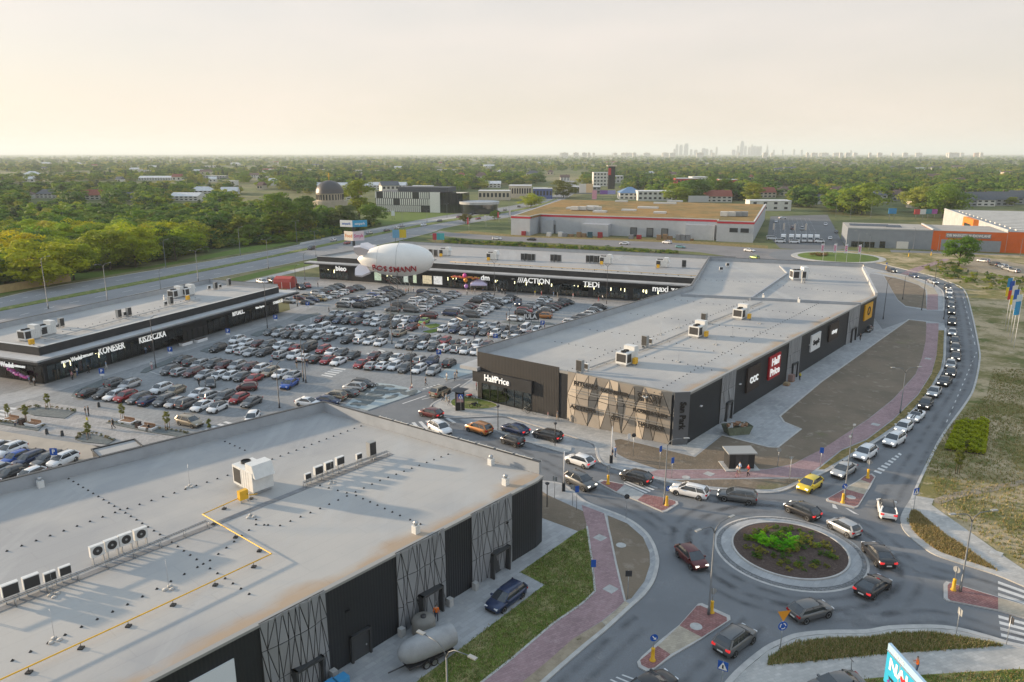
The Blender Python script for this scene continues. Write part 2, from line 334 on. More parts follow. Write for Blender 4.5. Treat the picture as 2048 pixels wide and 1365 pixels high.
kerb([(1444, 872), (1536, 896), (1555, 897), (1602, 860), (1568, 846), (1560, 834), (1643, 765), (1706, 720), (1818, 640)], .15, .15, .17, 1)
sheet('service_drive', [(1820, 640), (1852, 643), (1889, 648), (1887, 623), (1853, 622), (1811, 615), (1796, 603), (1786, 586), (1766, 552), (1740, 548), (1720, 600), (1765, 660)], .138, m_asph2)
# drop-off bay beside the access road
sheet('drop_off_bay', [(911, 839), (1004, 836), (1031, 842), (1083, 858), (1180, 888), (1194, 900), (1196, 908), (1150, 906), (1126, 907), (1048, 884), (982, 861), (930, 847)], .02, m_conc)
slab('traffic_island', [(985, 861), (1000, 861), (1060, 876), (1143, 896), (1142, 904), (1126, 907), (1048, 884)], -.02, .11, m_walk)
# ---- east field with pavement
EK = [(1715, 521), (1760, 528), (1815, 541), (1861, 552), (1903, 567), (1928, 582), (1941, 622), (1956, 695), (1957, 725), (1948, 770), (1933, 802), (1886, 867), (1861, 912), (1833, 970), (1821, 1000), (1803, 1030), (1802, 1050), (1816, 1072), (1861, 1107), (1911, 1126), (1993, 1152), (2048, 1175), (2200, 1240)]
EKs = sub(GP(EK), 3)
fld = EKs + [(150, 40), (190, 130), (230, 300), (140, 320)]
struct(MB().prism(fld[::-1], -.05, .09, bottom=False).build('dry_field', m_field))
kerb(EK[1:15], .3, .02, .14)
kerb(EK[14:], 1.0, .02, .13, m=m_walk, name='kerb_strip')
sheet('pavement', [(1828, 993), (1868, 1000), (1863, 1012), (1881, 1025), (1945, 1070), (2011, 1117), (2048, 1142), (2160, 1210), (2160, 1235), (2048, 1172), (1995, 1142), (1936, 1100), (1886, 1068), (1838, 1025), (1828, 1020), (1812, 1022)], .126, m_walk)
sheet('dry_verge', [(1824, 1022), (1836, 1027), (1886, 1070), (1936, 1102), (1992, 1143), (1911, 1116), (1866, 1098), (1828, 1066), (1818, 1045)], .122, m_dry)
sheet('worn_track', sub(GP([(1868, 1000), (1915, 985), (1990, 972), (2060, 958), (2120, 950), (2120, 962), (2060, 968), (1990, 984), (1920, 997), (1880, 1010)]), 2, True), .124, m_sand, world=True)
# ---- south-east corner
SK = [(2200, 1352), (2048, 1302), (2011, 1290), (1961, 1275), (1911, 1263), (1861, 1259), (1786, 1261), (1736, 1269), (1661, 1270), (1601, 1276), (1571, 1287), (1536, 1304), (1480, 1351), (1440, 1400)]
slab('pavement', SK + [(1440, 1450), (2200, 1450)], -.05, .12, m_walk)
kerb(SK, .02, .5, .15)
sheet('grass_verge', [(1540, 1318), (1571, 1297), (1601, 1286), (1661, 1280), (1736, 1279), (1786, 1270), (1861, 1268), (1961, 1284), (2008, 1294), (1761, 1311), (1536, 1333)], .126, m_grass)
sheet('grass_verge', [(1500, 1386), (1756, 1358), (2031, 1341), (2200, 1345), (2200, 1450), (1450, 1450)], .126, m_grass)
# ---- splitter islands
def island(name, outline, bands):
    P = GP(outline)
    e = struct(MB().prism(P, -.02, .13, bottom=False).build(name, m_kerb))
    cx = sum(p[0] for p in P) / len(P); cy_ = sum(p[1] for p in P) / len(P)
    for m, pts in bands:
        Q = [(cx + (x - cx) * .93, cy_ + (y - cy_) * .93) for x, y in GP(pts)]
        MB().sheet(Q, .136).build('paving', m, e)
I1 = [(1194, 966), (1203, 961), (1246, 970), (1289, 990), (1331, 998), (1355, 1005), (1357, 1010), (1333, 1025), (1326, 1026), (1274, 1003), (1229, 985)]
island('traffic_island', I1, [(m_redp, [(1194, 966), (1203, 961), (1246, 970), (1229, 985)]), (m_walk, [(1246, 970), (1289, 990), (1274, 1003), (1229, 985)]), (m_redp, [(1289, 990), (1331, 998), (1355, 1005), (1357, 1010), (1333, 1025), (1326, 1026), (1274, 1003)])])
I2 = [(1731, 952), (1744, 949), (1751, 955), (1741, 975), (1716, 1015), (1708, 1018), (1654, 1004), (1652, 1000), (1680, 984), (1712, 965)]
island('traffic_island', I2, [(m_redp, [(1731, 952), (1744, 949), (1751, 955), (1743, 968), (1722, 960)]), (m_beige, [(1722, 960), (1743, 968), (1730, 992), (1688, 980)]), (m_redp, [(1688, 980), (1730, 992), (1716, 1015), (1708, 1018), (1654, 1004), (1652, 1000)])])
I3 = [(1887, 1170), (1892, 1165), (1995, 1196), (2080, 1222), (2200, 1262), (2200, 1285), (2080, 1248), (1995, 1223), (1893, 1203), (1887, 1198)]
island('traffic_island', I3, [(m_redp, [(1887, 1170), (1892, 1165), (1995, 1196), (1995, 1223), (1893, 1203), (1887, 1198)]), (m_beige, [(1995, 1196), (2080, 1222), (2080, 1248), (1995, 1223)])])
I4 = [(1396, 1210), (1404, 1209), (1460, 1234), (1461, 1242), (1400, 1282), (1344, 1315), (1305, 1343), (1292, 1345), (1277, 1337), (1274, 1327), (1284, 1315), (1320, 1283), (1359, 1252)]
island('traffic_island', I4, [(m_redp, [(1396, 1210), (1404, 1209), (1460, 1234), (1461, 1242), (1407, 1277), (1359, 1252)]), (m_beige, [(1359, 1252), (1407, 1277), (1340, 1314), (1312, 1296)]), (m_redp, [(1312, 1296), (1340, 1314), (1305, 1343), (1292, 1345), (1277, 1337), (1274, 1327)])])
# ---- the near roundabout
C1 = (29.5, 70.8)
def ring(r0, r1, z0, z1, n=64): 
    m = MB(); k = []
    for j in range(n):
        t = 2 * math.pi * j / n; k += [(C1[0] + r0 * math.cos(t), C1[1] + r0 * math.sin(t), z0), (C1[0] + r1 * math.cos(t), C1[1] + r1 * math.sin(t), z1)]
    return m.add(k, [(2 * j, 2 * j + 1, (2 * j + 3) % (2 * n), (2 * j + 2) % (2 * n)) for j in range(n)], 0)
struct(ring(7.5, 7.75, .06, .02).build('roundabout_kerb', m_kerb))
ap = struct(ring(5.9, 7.02, .20, .12).build('roundabout_apron', m_conc))
struct(ring(6.9, 7.55, .035, .03).build('cobble_bed', mat('cobble_joint', (.16, .165, .17), .9)))
cb = MB()
for row in range(3):
    rr = 7.08 + row * .155; n = 250
    for j in range(n):
        t = 2 * math.pi * (j + row * .5) / n; ct, st = math.cos(t), math.sin(t); h = .085 + rnd.uniform(-.015, .015)
        a = .07; q = []
        for dr, dt in ((-.06, -a), (.06, -a), (.06, a), (-.06, a)):
            q.append((C1[0] + (rr + dr) * ct - dt * st, C1[1] + (rr + dr) * st + dt * ct))
        cb.prism(q, .03, h, bottom=False)
o = struct(cb.build('cobble', mat('granite_sett', (.24, .25, .26), .85, var=.35, scale=6), ap), 'stuff')
lp = MB().lathe([(5.95, .18), (5.95, .32), (5.78, .34), (5.74, .30)], 64, 0, C1, False); struct(lp.build('roundabout_kerb', m_kerb))
struct(MB().lathe([(5.76, .29), (4.5, .42), (2.5, .6), (.02, .68)], 40, 0, C1).build('planting_mound', m_soil))
# ---- painted markings, each crossing one set of bars
def bars(name, a0, a1, b0, b1, n, z=.02, fill=.5, m=None):
    """n painted bars from edge line a0-a1 across to b0-b1 (pixels)"""
    A0, A1, B0, B1 = [Vector(G(*p)) for p in (a0, a1, b0, b1)]; mb = MB()
    for i in range(n):
        t0 = (i + .5 - fill / 2) / n; t1 = (i + .5 + fill / 2) / n
        q = [A0.lerp(A1, t0), A0.lerp(A1, t1), B0.lerp(B1, t1), B0.lerp(B1, t0)]
        mb.sheet([tuple(p) for p in q], z)
    return struct(mb.build(name, m or m_mark))
def dash(name, p0, p1, n, fill, wd, z=.02, m=None):
    A, B = Vector(G(*p0)), Vector(G(*p1)); d = (B - A); nn = Vector((-d.y, d.x)).normalized() * wd / 2; mb = MB()
    for i in range(n):
        a = A + d * (i / n); b = A + d * ((i + fill) / n); mb.sheet([tuple(a + nn), tuple(b + nn), tuple(b - nn), tuple(a - nn)], z)
    return struct(mb.build(name, m or m_mark))
bars('crosswalk', (900, 836), (806, 848), (916, 845), (818, 866), 7, .02)
bars('crosswalk', (640, 752), (670, 735), (662, 756), (694, 738), 5)
bars('crosswalk', (730, 708), (760, 699), (745, 712), (777, 703), 4)
bars('crosswalk', (393, 866), (455, 842), (418, 873), (476, 848), 5)
bars('crosswalk', (-30, 842), (12, 813), (-8, 850), (36, 815), 5)
bars('crosswalk', (1246, 968), (1262, 955), (1290, 988), (1318, 976), 4, .02, .5)
bars('crosswalk', (1996, 1160), (1996, 1195), (2120, 1205), (2120, 1235), 3, .02)
bars('crosswalk', (1996, 1228), (2005, 1290), (2120, 1262), (2100, 1310), 5, .02)
bars('crosswalk', (1250, 1348), (1215, 1362), (1290, 1362), (1250, 1380), 3, .02, .3)
bars('chevron_marking', (1745, 945), (1800, 905), (1760, 950), (1805, 908), 8, .02)
bars('chevron_marking', (1655, 1006), (1706, 1021), (1650, 1012), (1735, 1035), 2, .02, .25)
dash('lane_line', (805, 808), (858, 790), 1, .9, .25); dash('lane_line', (904, 778), (922, 768), 1, .9, .25)
dash('lane_line', (846, 779), (882, 768), 5, .55, .5)
dash('lane_line', (1893, 845), (1955, 700), 14, .35, .14); dash('lane_line', (1950, 690), (1925, 590), 9, .4, .14)
def arrow(u, v, ang, L=3.2, z=.021):
    x, y = G(u, v); c, s = math.cos(ang), math.sin(ang)
    mb = MB()
    for poly in ([(-L / 2, -.1), (L * .1, -.1), (L * .1, .1), (-L / 2, .1)], [(L * .1, -.42), (L / 2, 0), (L * .1, .42)]):
        mb.sheet([(x + a * c - b * s, y + a * s + b * c) for a, b in poly], z)
    return struct(mb.build('road_arrow', m_mark))
def wear_mat():
    m = bpy.data.materials.new('tyre_wear'); m.use_nodes = True; t = m.node_tree; N, L = t.nodes, t.links; b = N['Principled BSDF']; b.inputs['Base Color'].default_value = (.085, .088, .095, 1); b.inputs['Roughness'].default_value = .7
    g = N.new('ShaderNodeNewGeometry'); n = N.new('ShaderNodeTexNoise'); n.inputs['Scale'].default_value = .45; n.inputs['Detail'].default_value = 6; L.new(g.outputs['Position'], n.inputs['Vector']); r = N.new('ShaderNodeMapRange'); r.inputs[1].default_value = .36; r.inputs[2].default_value = .72; r.inputs[4].default_value = .5; L.new(n.outputs[0], r.inputs[0]); at = N.new('ShaderNodeAttribute'); at.attribute_name = 'core'; mu = N.new('ShaderNodeMath'); mu.operation = 'MULTIPLY'; L.new(r.outputs[0], mu.inputs[0]); L.new(at.outputs['Fac'], mu.inputs[1])
    x = N.new('ShaderNodeMixShader'); q = N.new('ShaderNodeBsdfTransparent'); L.new(mu.outputs[0], x.inputs[0]); L.new(q.outputs[0], x.inputs[1]); L.new(b.outputs[0], x.inputs[2]); L.new(x.outputs[0], N['Material Output'].inputs[0]); return m
m_wear = wear_mat(); wz = .024
def wear(P, off=.8, wd=1.1):
    global wz
    for s_ in (-off, off):
        mb = MB(); wz += .0006; Q = [Vector(p) for p in P]; n = len(Q); vs = []
        for i in range(n): d = (Q[min(i + 1, n - 1)] - Q[max(i - 1, 0)]).normalized(); nn = Vector((-d.y, d.x)); vs += [(*(Q[i] + nn * (s_ + k * wd / 2)), wz) for k in (-1, 0, 1)]
        mb.add(vs, [(3 * i + k, 3 * i + k + 1, 3 * i + k + 4, 3 * i + k + 3) for i in range(n - 1) for k in (0, 1)]); o_ = struct(mb.build('tyre_wear', m_wear)); o_.data.attributes.new('core', 'FLOAT', 'POINT').data.foreach_set('value', [0., 0. if i in (0, n - 1) else 1., 0.][0:0] + [v_ for i in range(n) for v_ in (0., float(0 < i < n - 1), 0.)])
for rr_ in (9.6, 11.4): wear([(C1[0] + rr_ * math.cos(t * math.pi / 32), C1[1] + rr_ * math.sin(t * math.pi / 32)) for t in range(65)])
for pl in ([(1290, 1240), (1245, 1275), (1180, 1335), (1120, 1390)], [(1512, 1242), (1465, 1290), (1420, 1335), (1370, 1390)], [(1345, 1070), (1290, 1030), (1225, 1000), (1165, 972), (1090, 930), (960, 875), (860, 842)], [(1440, 1000), (1360, 985), (1270, 957), (1160, 922), (1025, 882), (900, 838), (880, 800), (930, 772)], [(1610, 988), (1690, 945), (1740, 908), (1800, 862), (1845, 818), (1890, 764), (1908, 715), (1906, 660), (1903, 610), (1890, 575), (1830, 553)], [(1770, 1030), (1785, 990), (1830, 920), (1880, 840), (1925, 765), (1935, 715), (1925, 630), (1912, 580)], [(1780, 1110), (1850, 1140), (1950, 1165), (2060, 1200)], [(1690, 1240), (1780, 1240), (1880, 1235), (2000, 1268), (2080, 1300)]): wear(sub(GP(pl), 6))
arrow(860, 796, R(35)); arrow(944, 757, R(35))
# parking bay lines drawn between the car rows later; a few bay outlines near the ends
for p in (((173, 777), (143, 797)), ((298, 743), (325, 752)), ((325, 752), (340, 733)), ((600, 642), (622, 646)), ((622, 646), (622, 633))):
    dash('bay_line', p[0], p[1], 1, 1, .12)
# ---- plaza in front of the near building and planting beds
sheet('plaza', [(-60, 850), (10, 825), (60, 800), (140, 812), (240, 828), (330, 852), (385, 878), (330, 905), (250, 912), (150, 880), (60, 862), (-60, 862)], .013, m_plaza)
sheet('plaza', [(-60, 868), (0, 862), (95, 878), (200, 893), (240, 905), (200, 925), (100, 960), (-60, 985)], .013, layered('sand_pavers', (.40, .36, .31), [((.33, .30, .26), .4, .4, .65, 5)]))
for i, q in enumerate(([(40, 822), (75, 815), (152, 824), (130, 838), (68, 832)], [(-20, 842), (20, 846), (90, 850), (76, 863), (-20, 846)], [(150, 880), (170, 867), (232, 880), (216, 890), (165, 885)], [(212, 847), (240, 842), (330, 857), (382, 868), (366, 876), (300, 866)])):
    slab('planting_bed', q, 0, .12, m_slate)
slab('green_island', sub(GP([(903, 803), (925, 795), (955, 799), (992, 810), (988, 817), (955, 821), (925, 819), (905, 813)]), 3, True), .1, .18, m_grass, world=True)
kerb([(903, 803), (925, 795), (955, 799), (992, 810), (988, 817), (955, 821), (925, 819), (905, 813)], .06, .06, .2, 3, True)
# the striped ornamental bed beside the access road
bedm = layered('pale_gravel', (.36, .42, .44), [((.30, .36, .38), .6, .4, .65, 5)])
slab('gravel_bed', [(742, 766), (785, 770), (838, 782), (842, 785), (735, 822), (690, 812), (715, 790)], 0, .1, bedm)
slab('gravel_bed', [(876, 752), (905, 727), (950, 735), (953, 745), (930, 752), (895, 760)], 0, .1, bedm)
for q in ([(850, 652), (872, 648), (884, 652), (862, 658)], [(846, 664), (878, 657), (890, 661), (860, 667)]):
    slab('grass_island', q, 0, .12, m_lawn)
# ---- end-of-row kerbed islands
for q in ([(143, 793), (150, 783), (205, 760), (232, 757), (236, 763), (190, 778), (152, 796)], [(281, 746), (290, 738), (345, 716), (365, 712), (370, 717), (320, 735), (290, 747)], [(400, 703), (412, 697), (440, 690), (445, 694), (415, 706)], [(501, 671), (512, 665), (560, 652), (566, 655), (515, 674)], [(587, 641), (600, 634), (635, 626), (640, 629), (600, 643)],
          [(664, 618), (690, 616), (725, 620), (722, 623), (680, 622)], [(765, 625), (790, 624), (840, 628), (838, 632), (780, 630)], [(900, 634), (930, 636), (962, 641), (955, 644), (915, 641)], [(1003, 645), (1020, 641), (1100, 646), (1110, 650), (1030, 650)]):
    slab('row_end_island', q, 0, .12, m_slate)
# concourse in front of the shops
sheet('concourse', [(640, 557), (773, 568), (895, 576), (1000, 580), (1144, 591), (1287, 598), (1330, 606), (1290, 618), (1140, 604), (1000, 592), (880, 587), (760, 580), (632, 570)], .012, m_plaza)
sheet('concourse', [(30, 785), (60, 776), (243, 723), (555, 630), (620, 605), (640, 608), (575, 638), (270, 735), (90, 790), (-60, 830), (-60, 800)], .012, m_conc)
# ---- dual carriageway
top = [(-160, 632), (0, 597), (95, 576), (260, 549), (512, 507), (660, 477), (762, 455), (887, 432), (1000, 416), (1060, 405), (1100, 394), (1122, 384), (1130, 372), (1128, 362)]
bot = [(1148, 362), (1152, 372), (1150, 385), (1128, 400), (1080, 418), (1024, 434), (962, 443), (887, 457), (862, 466), (760, 490), (634, 516), (512, 541), (260, 592), (0, 665), (-160, 712)]
tw, bw = sub(GP(top), 3), sub(GP(bot), 3)
struct(MB().sheet(tw + bw, .01).build('road', m_asph2))
medA = [(-160, 656), (0, 617), (260, 567), (512, 518), (662, 486), (787, 460), (900, 439), (1024, 421), (1080, 409), (1115, 396)]
medB = [(1118, 397), (1084, 411), (1026, 424), (902, 443), (789, 464), (664, 490), (512, 522), (260, 573), (0, 623), (-160, 663)]
struct(MB().prism(sub(GP(medA), 3) + sub(GP(medB), 3), 0, .14, bottom=False).build('median', m_grass))
for f in (.5,):
    for (A, B, n) in ((top[:12], medA, 60), (medB[::-1], bot[::-1], 60)):
        a = sub(GP(A), 8); b = sub(GP(B), 8); mb = MB()
        for i in range(n):
            def at(pl, t):
                k = min(int(t * (len(pl) - 1)), len(pl) - 2); return Vector(pl[k]).lerp(Vector(pl[k + 1]), t * (len(pl) - 1) - k)
            p = at(a, i / n).lerp(at(b, i / n), .5); q = at(a, (i + .4) / n).lerp(at(b, (i + .4) / n), .5)
            d = (q - p); 
            if d.length < .1: continue
            nn = Vector((-d.y, d.x)).normalized() * .12; mb.sheet([tuple(p + nn), tuple(q + nn), tuple(q - nn), tuple(p - nn)], .016)
        struct(mb.build('lane_line', m_mark))
kerb(top[:11], .02, .3, .12, 3); kerb(bot[5:], .02, .3, .12, 3)
sheet('grass_verge', [(-160, 625), (0, 592), (95, 571), (260, 544), (512, 502), (660, 472), (762, 450), (762, 445), (600, 478), (480, 497), (300, 533), (95, 553), (0, 572), (-160, 600)], .006, m_lawn)
sheet('lawn', [(762, 452), (750, 445), (757, 424), (880, 425), (960, 424), (940, 432), (870, 438)], .006, m_lawn)
sheet('grass_verge', [(380, 577), (512, 546), (634, 520), (635, 527), (512, 556), (390, 588)], .012, m_lawn)
sheet('pavement', [(390, 590), (512, 558), (636, 528), (660, 522), (662, 526), (640, 533), (512, 564), (400, 597)], .013, m_walk)
sheet('footpath', [(600, 486), (700, 465), (820, 446), (960, 427), (960, 430), (820, 449), (700, 469), (600, 490)], .011, m_walk)
# ---- the cross road behind the rear shops, far roundabout, far car park
sheet('road', [(858, 470), (880, 462), (905, 466), (1024, 474), (1200, 480), (1350, 486), (1536, 498), (1600, 500), (1600, 540), (1500, 520), (1400, 505), (1300, 498), (1150, 489), (1024, 483), (940, 478)], .011, layered('pinkish_asphalt', (.225, .215, .215), [((.18, .175, .18), .1, .4, .65, 5)]))
sheet('verge', [(1024, 487), (1150, 493), (1290, 502), (1360, 505), (1352, 511), (1270, 510), (1150, 503), (1024, 497), (880, 490), (850, 478), (940, 482)], .010, m_dry)
sheet('verge', [(905, 466), (1024, 474), (1350, 486), (1536, 498), (1536, 492), (1350, 480), (1080, 468), (1024, 470), (940, 462)], .009, m_dry)
C2 = Vector(G(1675, 515)); R2 = 17.5
def disc(c, r, z, m, n=56, name='road'): return struct(MB().sheet([(c[0] + r * math.cos(2 * math.pi * j / n), c[1] + r * math.sin(2 * math.pi * j / n)) for j in range(n)], z).build(name, m))
disc(C2, R2 + 9, .018, m_asph)
struct(MB().lathe([(R2 + .3, 0), (R2 + .3, .14), (R2 - 2.0, .2), (R2 - 2.2, .2)], 56, 0, C2, False).build('roundabout_kerb', m_walk))
struct(MB().lathe([(R2 - 2.1, .19), (R2 - 6, .5), (6, .9), (.02, 1.0)], 48, 0, C2).build('roundabout_lawn', m_lawn))
sheet('road', [(1780, 500), (2060, 511), (2300, 522), (2300, 533), (2060, 520), (1930, 516), (1790, 522)], .017, m_asph)
sheet('car_park', [(1535, 470), (1541, 433), (1655, 430), (1692, 498), (1640, 503), (1560, 497)], .012, layered('dark_asphalt', (0.120, 0.126, 0.134), [((0.156, 0.162, 0.168), .05, .4, .65, 5)]))
for i in range(9):
    dash('bay_line', (1552 + i * 10, 470 - i * .5), (1550 + i * 8.4, 436), 12, .3, .15, .02)
sheet('gravel_lot', [(1908, 524), (1940, 515), (1975, 516), (2100, 540), (2100, 556), (1990, 552), (1930, 540)], .10, m_sand)
sheet('cycle_path', [(1800, 548), (1830, 536), (1890, 518), (1900, 520), (1850, 538), (1822, 552)], .10, m_pink)
# ================================================================ RETAIL BUILDINGS
def roof_mat(name, org, ang, stain=6.0, tint=(.44, .43, .41)):
    m = layered(name, tint, [((.34, .345, .35), .05, .42, .6, 4), ((.44, .445, .44), .35, .55, .75, 6, (1, .12, 1), -ang), ((.37, .385, .395), .25, .55, .8, 5, (.1, 1, 1), -ang), ((.30, .30, .30), .9, .64, .8, 6)], .9, .06, 3)
    t = m.node_tree; N, L = t.nodes, t.links; b = N['Principled BSDF']; src = b.inputs['Base Color'].links[0].from_socket
    g = N.new('ShaderNodeNewGeometry'); sb = N.new('ShaderNodeVectorMath'); sb.operation = 'SUBTRACT'; sb.inputs[1].default_value = (org[0], org[1], 0); L.new(g.outputs['Position'], sb.inputs[0])
    rt = N.new('ShaderNodeVectorRotate'); rt.rotation_type = 'Z_AXIS'; rt.inputs['Angle'].default_value = -ang; L.new(sb.outputs[0], rt.inputs['Vector'])
    sp = N.new('ShaderNodeSeparateXYZ'); L.new(rt.outputs[0], sp.inputs[0])
    mr_ = N.new('ShaderNodeMapRange'); mr_.inputs[1].default_value = .2; mr_.inputs[2].default_value = stain; mr_.inputs[3].default_value = .36; mr_.inputs[4].default_value = -.3; L.new(sp.outputs['Y'], mr_.inputs[0])
    n = N.new('ShaderNodeTexNoise'); n.inputs['Scale'].default_value = .16; n.inputs['Detail'].default_value = 7; L.new(g.outputs['Position'], n.inputs['Vector'])
    ad = N.new('ShaderNodeMath'); ad.operation = 'ADD'; L.new(mr_.outputs[0], ad.inputs[0]); L.new(n.outputs[0], ad.inputs[1])
    m2 = N.new('ShaderNodeMapRange'); m2.inputs[1].default_value = .58; m2.inputs[2].default_value = .80; m2.inputs[4].default_value = .85; L.new(ad.outputs[0], m2.inputs[0])
    x = N.new('ShaderNodeMix'); x.data_type = 'RGBA'; L.new(m2.outputs[0], x.inputs[0]); L.new(src, x.inputs[6]); x.inputs[7].default_value = (.40, .295, .20, 1)
    # welded membrane seams
    br = N.new('ShaderNodeTexBrick'); br.inputs['Scale'].default_value = 1; br.inputs['Brick Width'].default_value = 14; br.inputs['Row Height'].default_value = 1.6; br.inputs['Mortar Size'].default_value = .03
    br.inputs['Color1'].default_value = (1, 1, 1, 1); br.inputs['Color2'].default_value = (.965, .965, .97, 1); br.inputs['Mortar'].default_value = (.90, .90, .90, 1); L.new(rt.outputs[0], br.inputs['Vector'])
    y = N.new('ShaderNodeMix'); y.data_type = 'RGBA'; y.blend_type = 'MULTIPLY'; y.inputs[0].default_value = 1; L.new(x.outputs[2], y.inputs[6]); L.new(br.outputs[0], y.inputs[7])
    L.new(y.outputs[2], b.inputs['Base Color'])
    return m
m_par = mat('parapet_metal', (.33, .355, .385), .55, var=.08, scale=.5)
m_cop = mat('coping_metal', (.055, .057, .06), .4, .5)
m_copl = mat('coping_edge', (.55, .55, .53), .5)
m_panel = mat('perforated_panel', (.28, .29, .305), .6, .1, var=.06, scale=.4)
m_panel2 = mat('perforated_panel_tan', (.35, .31, .262), .6, .1, var=.08, scale=.4)
m_join = mat('panel_frame', (.045, .047, .05), .6)
m_canopy = mat('canopy_membrane', (.42, .43, .44), .8, var=.1, scale=.3)
def clad(name, col, ang, w=.3, dep=.6):
    """ribbed sheet cladding: relief only"""
    m = mat(name, col, .5, .2, var=.05, scale=.5); t = m.node_tree; N, L = t.nodes, t.links; b = N['Principled BSDF']
    g = N.new('ShaderNodeNewGeometry'); rt = N.new('ShaderNodeVectorRotate'); rt.rotation_type = 'Z_AXIS'; rt.inputs['Angle'].default_value = -ang; L.new(g.outputs['Position'], rt.inputs['Vector'])
    wv = N.new('ShaderNodeTexWave'); wv.inputs['Scale'].default_value = .314 / w; L.new(rt.outputs[0], wv.inputs['Vector'])
    bp = N.new('ShaderNodeBump'); bp.inputs['Strength'].default_value = dep; bp.inputs['Distance'].default_value = .03; L.new(wv.outputs['Fac'], bp.inputs['Height']); L.new(bp.outputs[0], b.inputs['Normal'])
    return m
m_cladA = clad('ribbed_dark_cladding', (.026, .029, .034), R(49.5)); m_cladB = clad('ribbed_dark_front', (.045, .043, .042), R(-38.7))

class Wall:
    """a straight wall: t metres along from A, z up, o outwards"""
    def __init__(s, A, B):
        s.A = Vector(A); d = Vector(B) - s.A; s.L = d.length; s.d = d / s.L; s.n = Vector((s.d.y, -s.d.x)); s.ang = math.atan2(s.d.y, s.d.x)
    def p(s, t, z, o=0.): q = s.A + s.d * t + s.n * o; return (q.x, q.y, z)
    def t(s, u, v, z): return (Vector(G(u, v, z)) - s.A).dot(s.d)
    def tz(s, u, v):
        """where the sight line of a pixel meets the wall plane"""
        x = (u - 1024) / FOC; y = (v - 682.5) / FOC; D = Vector((x, _c - y * _s, -(_s + y * _c)))
        k = (s.A.dot(s.n)) / Vector((D.x, D.y)).dot(s.n); P = Vector((0, 0, CAM_H)) + D * k
        return (Vector((P.x, P.y)) - s.A).dot(s.d), P.z
    def box(s, mb, t0, t1, z0, z1, o0, o1, mi=0):
        a = [s.p(t0, z0, o0), s.p(t1, z0, o0), s.p(t1, z0, o1), s.p(t0, z0, o1)]
        return mb.prism([(q[0], q[1]) for q in a], z0, z1, mi)
    def sign(s, txt, size, m, parent, t, z, o, bold=0., sx=1., name='lettering', extrude=.06, rot=0.):
        return text(txt, size, m, parent, s.p(t, z, o), (math.pi / 2, rot, s.ang), name, extrude, 'CENTER', bold, sx)

def facets(W, parent, t0, t1, z0, z1, m, cols, seed, fold=.28, rows=3, gap=.04, o=.12):
    """folded metal panels: every triangle its own piece with a dark joint round it"""
    rr = random.Random(seed); g = []
    for r in range(rows + 1):
        z = z0 + (z1 - z0) * r / rows + (0 if r in (0, rows) else rr.uniform(-.3, .3)); row = []
        n = cols + (r % 2)
        for k in range(n + 1):
            f = k / n + (0 if k in (0, n) else rr.uniform(-.36, .36) / n)
            row.append((t0 + (t1 - t0) * f, z, o + (0.02 if k in (0, n) else rr.choice((0, .3, .75, 1.)) * fold)))
        g.append(row)
    def piece(a, b, c):
        la, lb, lc = math.dist(b, c), math.dist(a, c), math.dist(a, b); pe = la + lb + lc; cx = [(a[i] * la + b[i] * lb + c[i] * lc) / pe for i in range(3)]; V = []
        ri = math.sqrt(max(1e-6, (pe / 2 - la) * (pe / 2 - lb) * (pe / 2 - lc) / (pe / 2)))
        for q in (a, b, c):
            k = max(.15, 1 - gap / ri); V.append(W.p(*[cx[i] + (q[i] - cx[i]) * k for i in range(3)]))
        nn = Vector((W.n.x, W.n.y, 0)) * -.04; V2 = [tuple(Vector(q) + nn) for q in V]
        MB().add(V + V2, [(0, 1, 2), (5, 4, 3), (0, 3, 4, 1), (1, 4, 5, 2), (2, 5, 3, 0)]).build('panel', m, parent)
    for r in range(rows):
        a, b = g[r], g[r + 1]; i = j = 0
        while i < len(a) - 1 or j < len(b) - 1:
            if j == len(b) - 1 or (i < len(a) - 1 and a[i + 1][0] <= b[j + 1][0]): piece(a[i], a[i + 1], b[j]); i += 1
            else: piece(a[i], b[j + 1], b[j]); j += 1
    # dark backing follows the folds loosely
    mb = MB(); W.box(mb, t0 + .03, t1 - .03, z0, z1 - .05, -.02, o - .06); mb.build('panel_backing', m_join, parent)
def door(W, parent, t0, t1, z1, o=.55):
    mb = MB(); W.box(mb, t0 - .18, t0, 0, z1 + .2, .05, o); W.box(mb, t1, t1 + .18, 0, z1 + .2, .05, o); W.box(mb, t0 - .18, t1 + .18, z1, z1 + .2, .05, o + .003)
    mb.build('door_surround', m_join, parent)
    mb = MB(); W.box(mb, t0, t1, .05, z1, .1, .16); d = mb.build('door', mat('door_grey', (.05, .053, .058), .5), parent)
    mb = MB(); W.box(mb, t1 - .35, t1 - .25, 1.0, 1.15, .16, .22); mb.build('handle', M_STEEL, d)
def parapet(parent, P, z0, z1, th=.35, posts=6.5, m=None):
    """parapet round the inside of wall line P (list of points); posts on the inner face"""
    mb = MB(); mb.ribbon(P, 0, th, z0, z1); mb.build('parapet', m or m_par, parent)
    mb = MB(); mb.ribbon(P, .06, th + .05, z1, z1 + .06); mb.build('coping', m_cop, parent)
    mb = MB(); mb.ribbon(P, -(th + .05), th + .12, z1 - .02, z1 + .04); mb.build('coping_edge', m_copl, parent)
    for a, b in zip(P[:-1], P[1:]):
        W = Wall(a, b); n = int(W.L / posts)
        for k in range(1, n + 1):
            mb = MB(); W.box(mb, k * W.L / (n + 1) - .16, k * W.L / (n + 1) + .16, z0, z1 - .03, th - .01, th + .18); mb.build('post', m_par, parent)
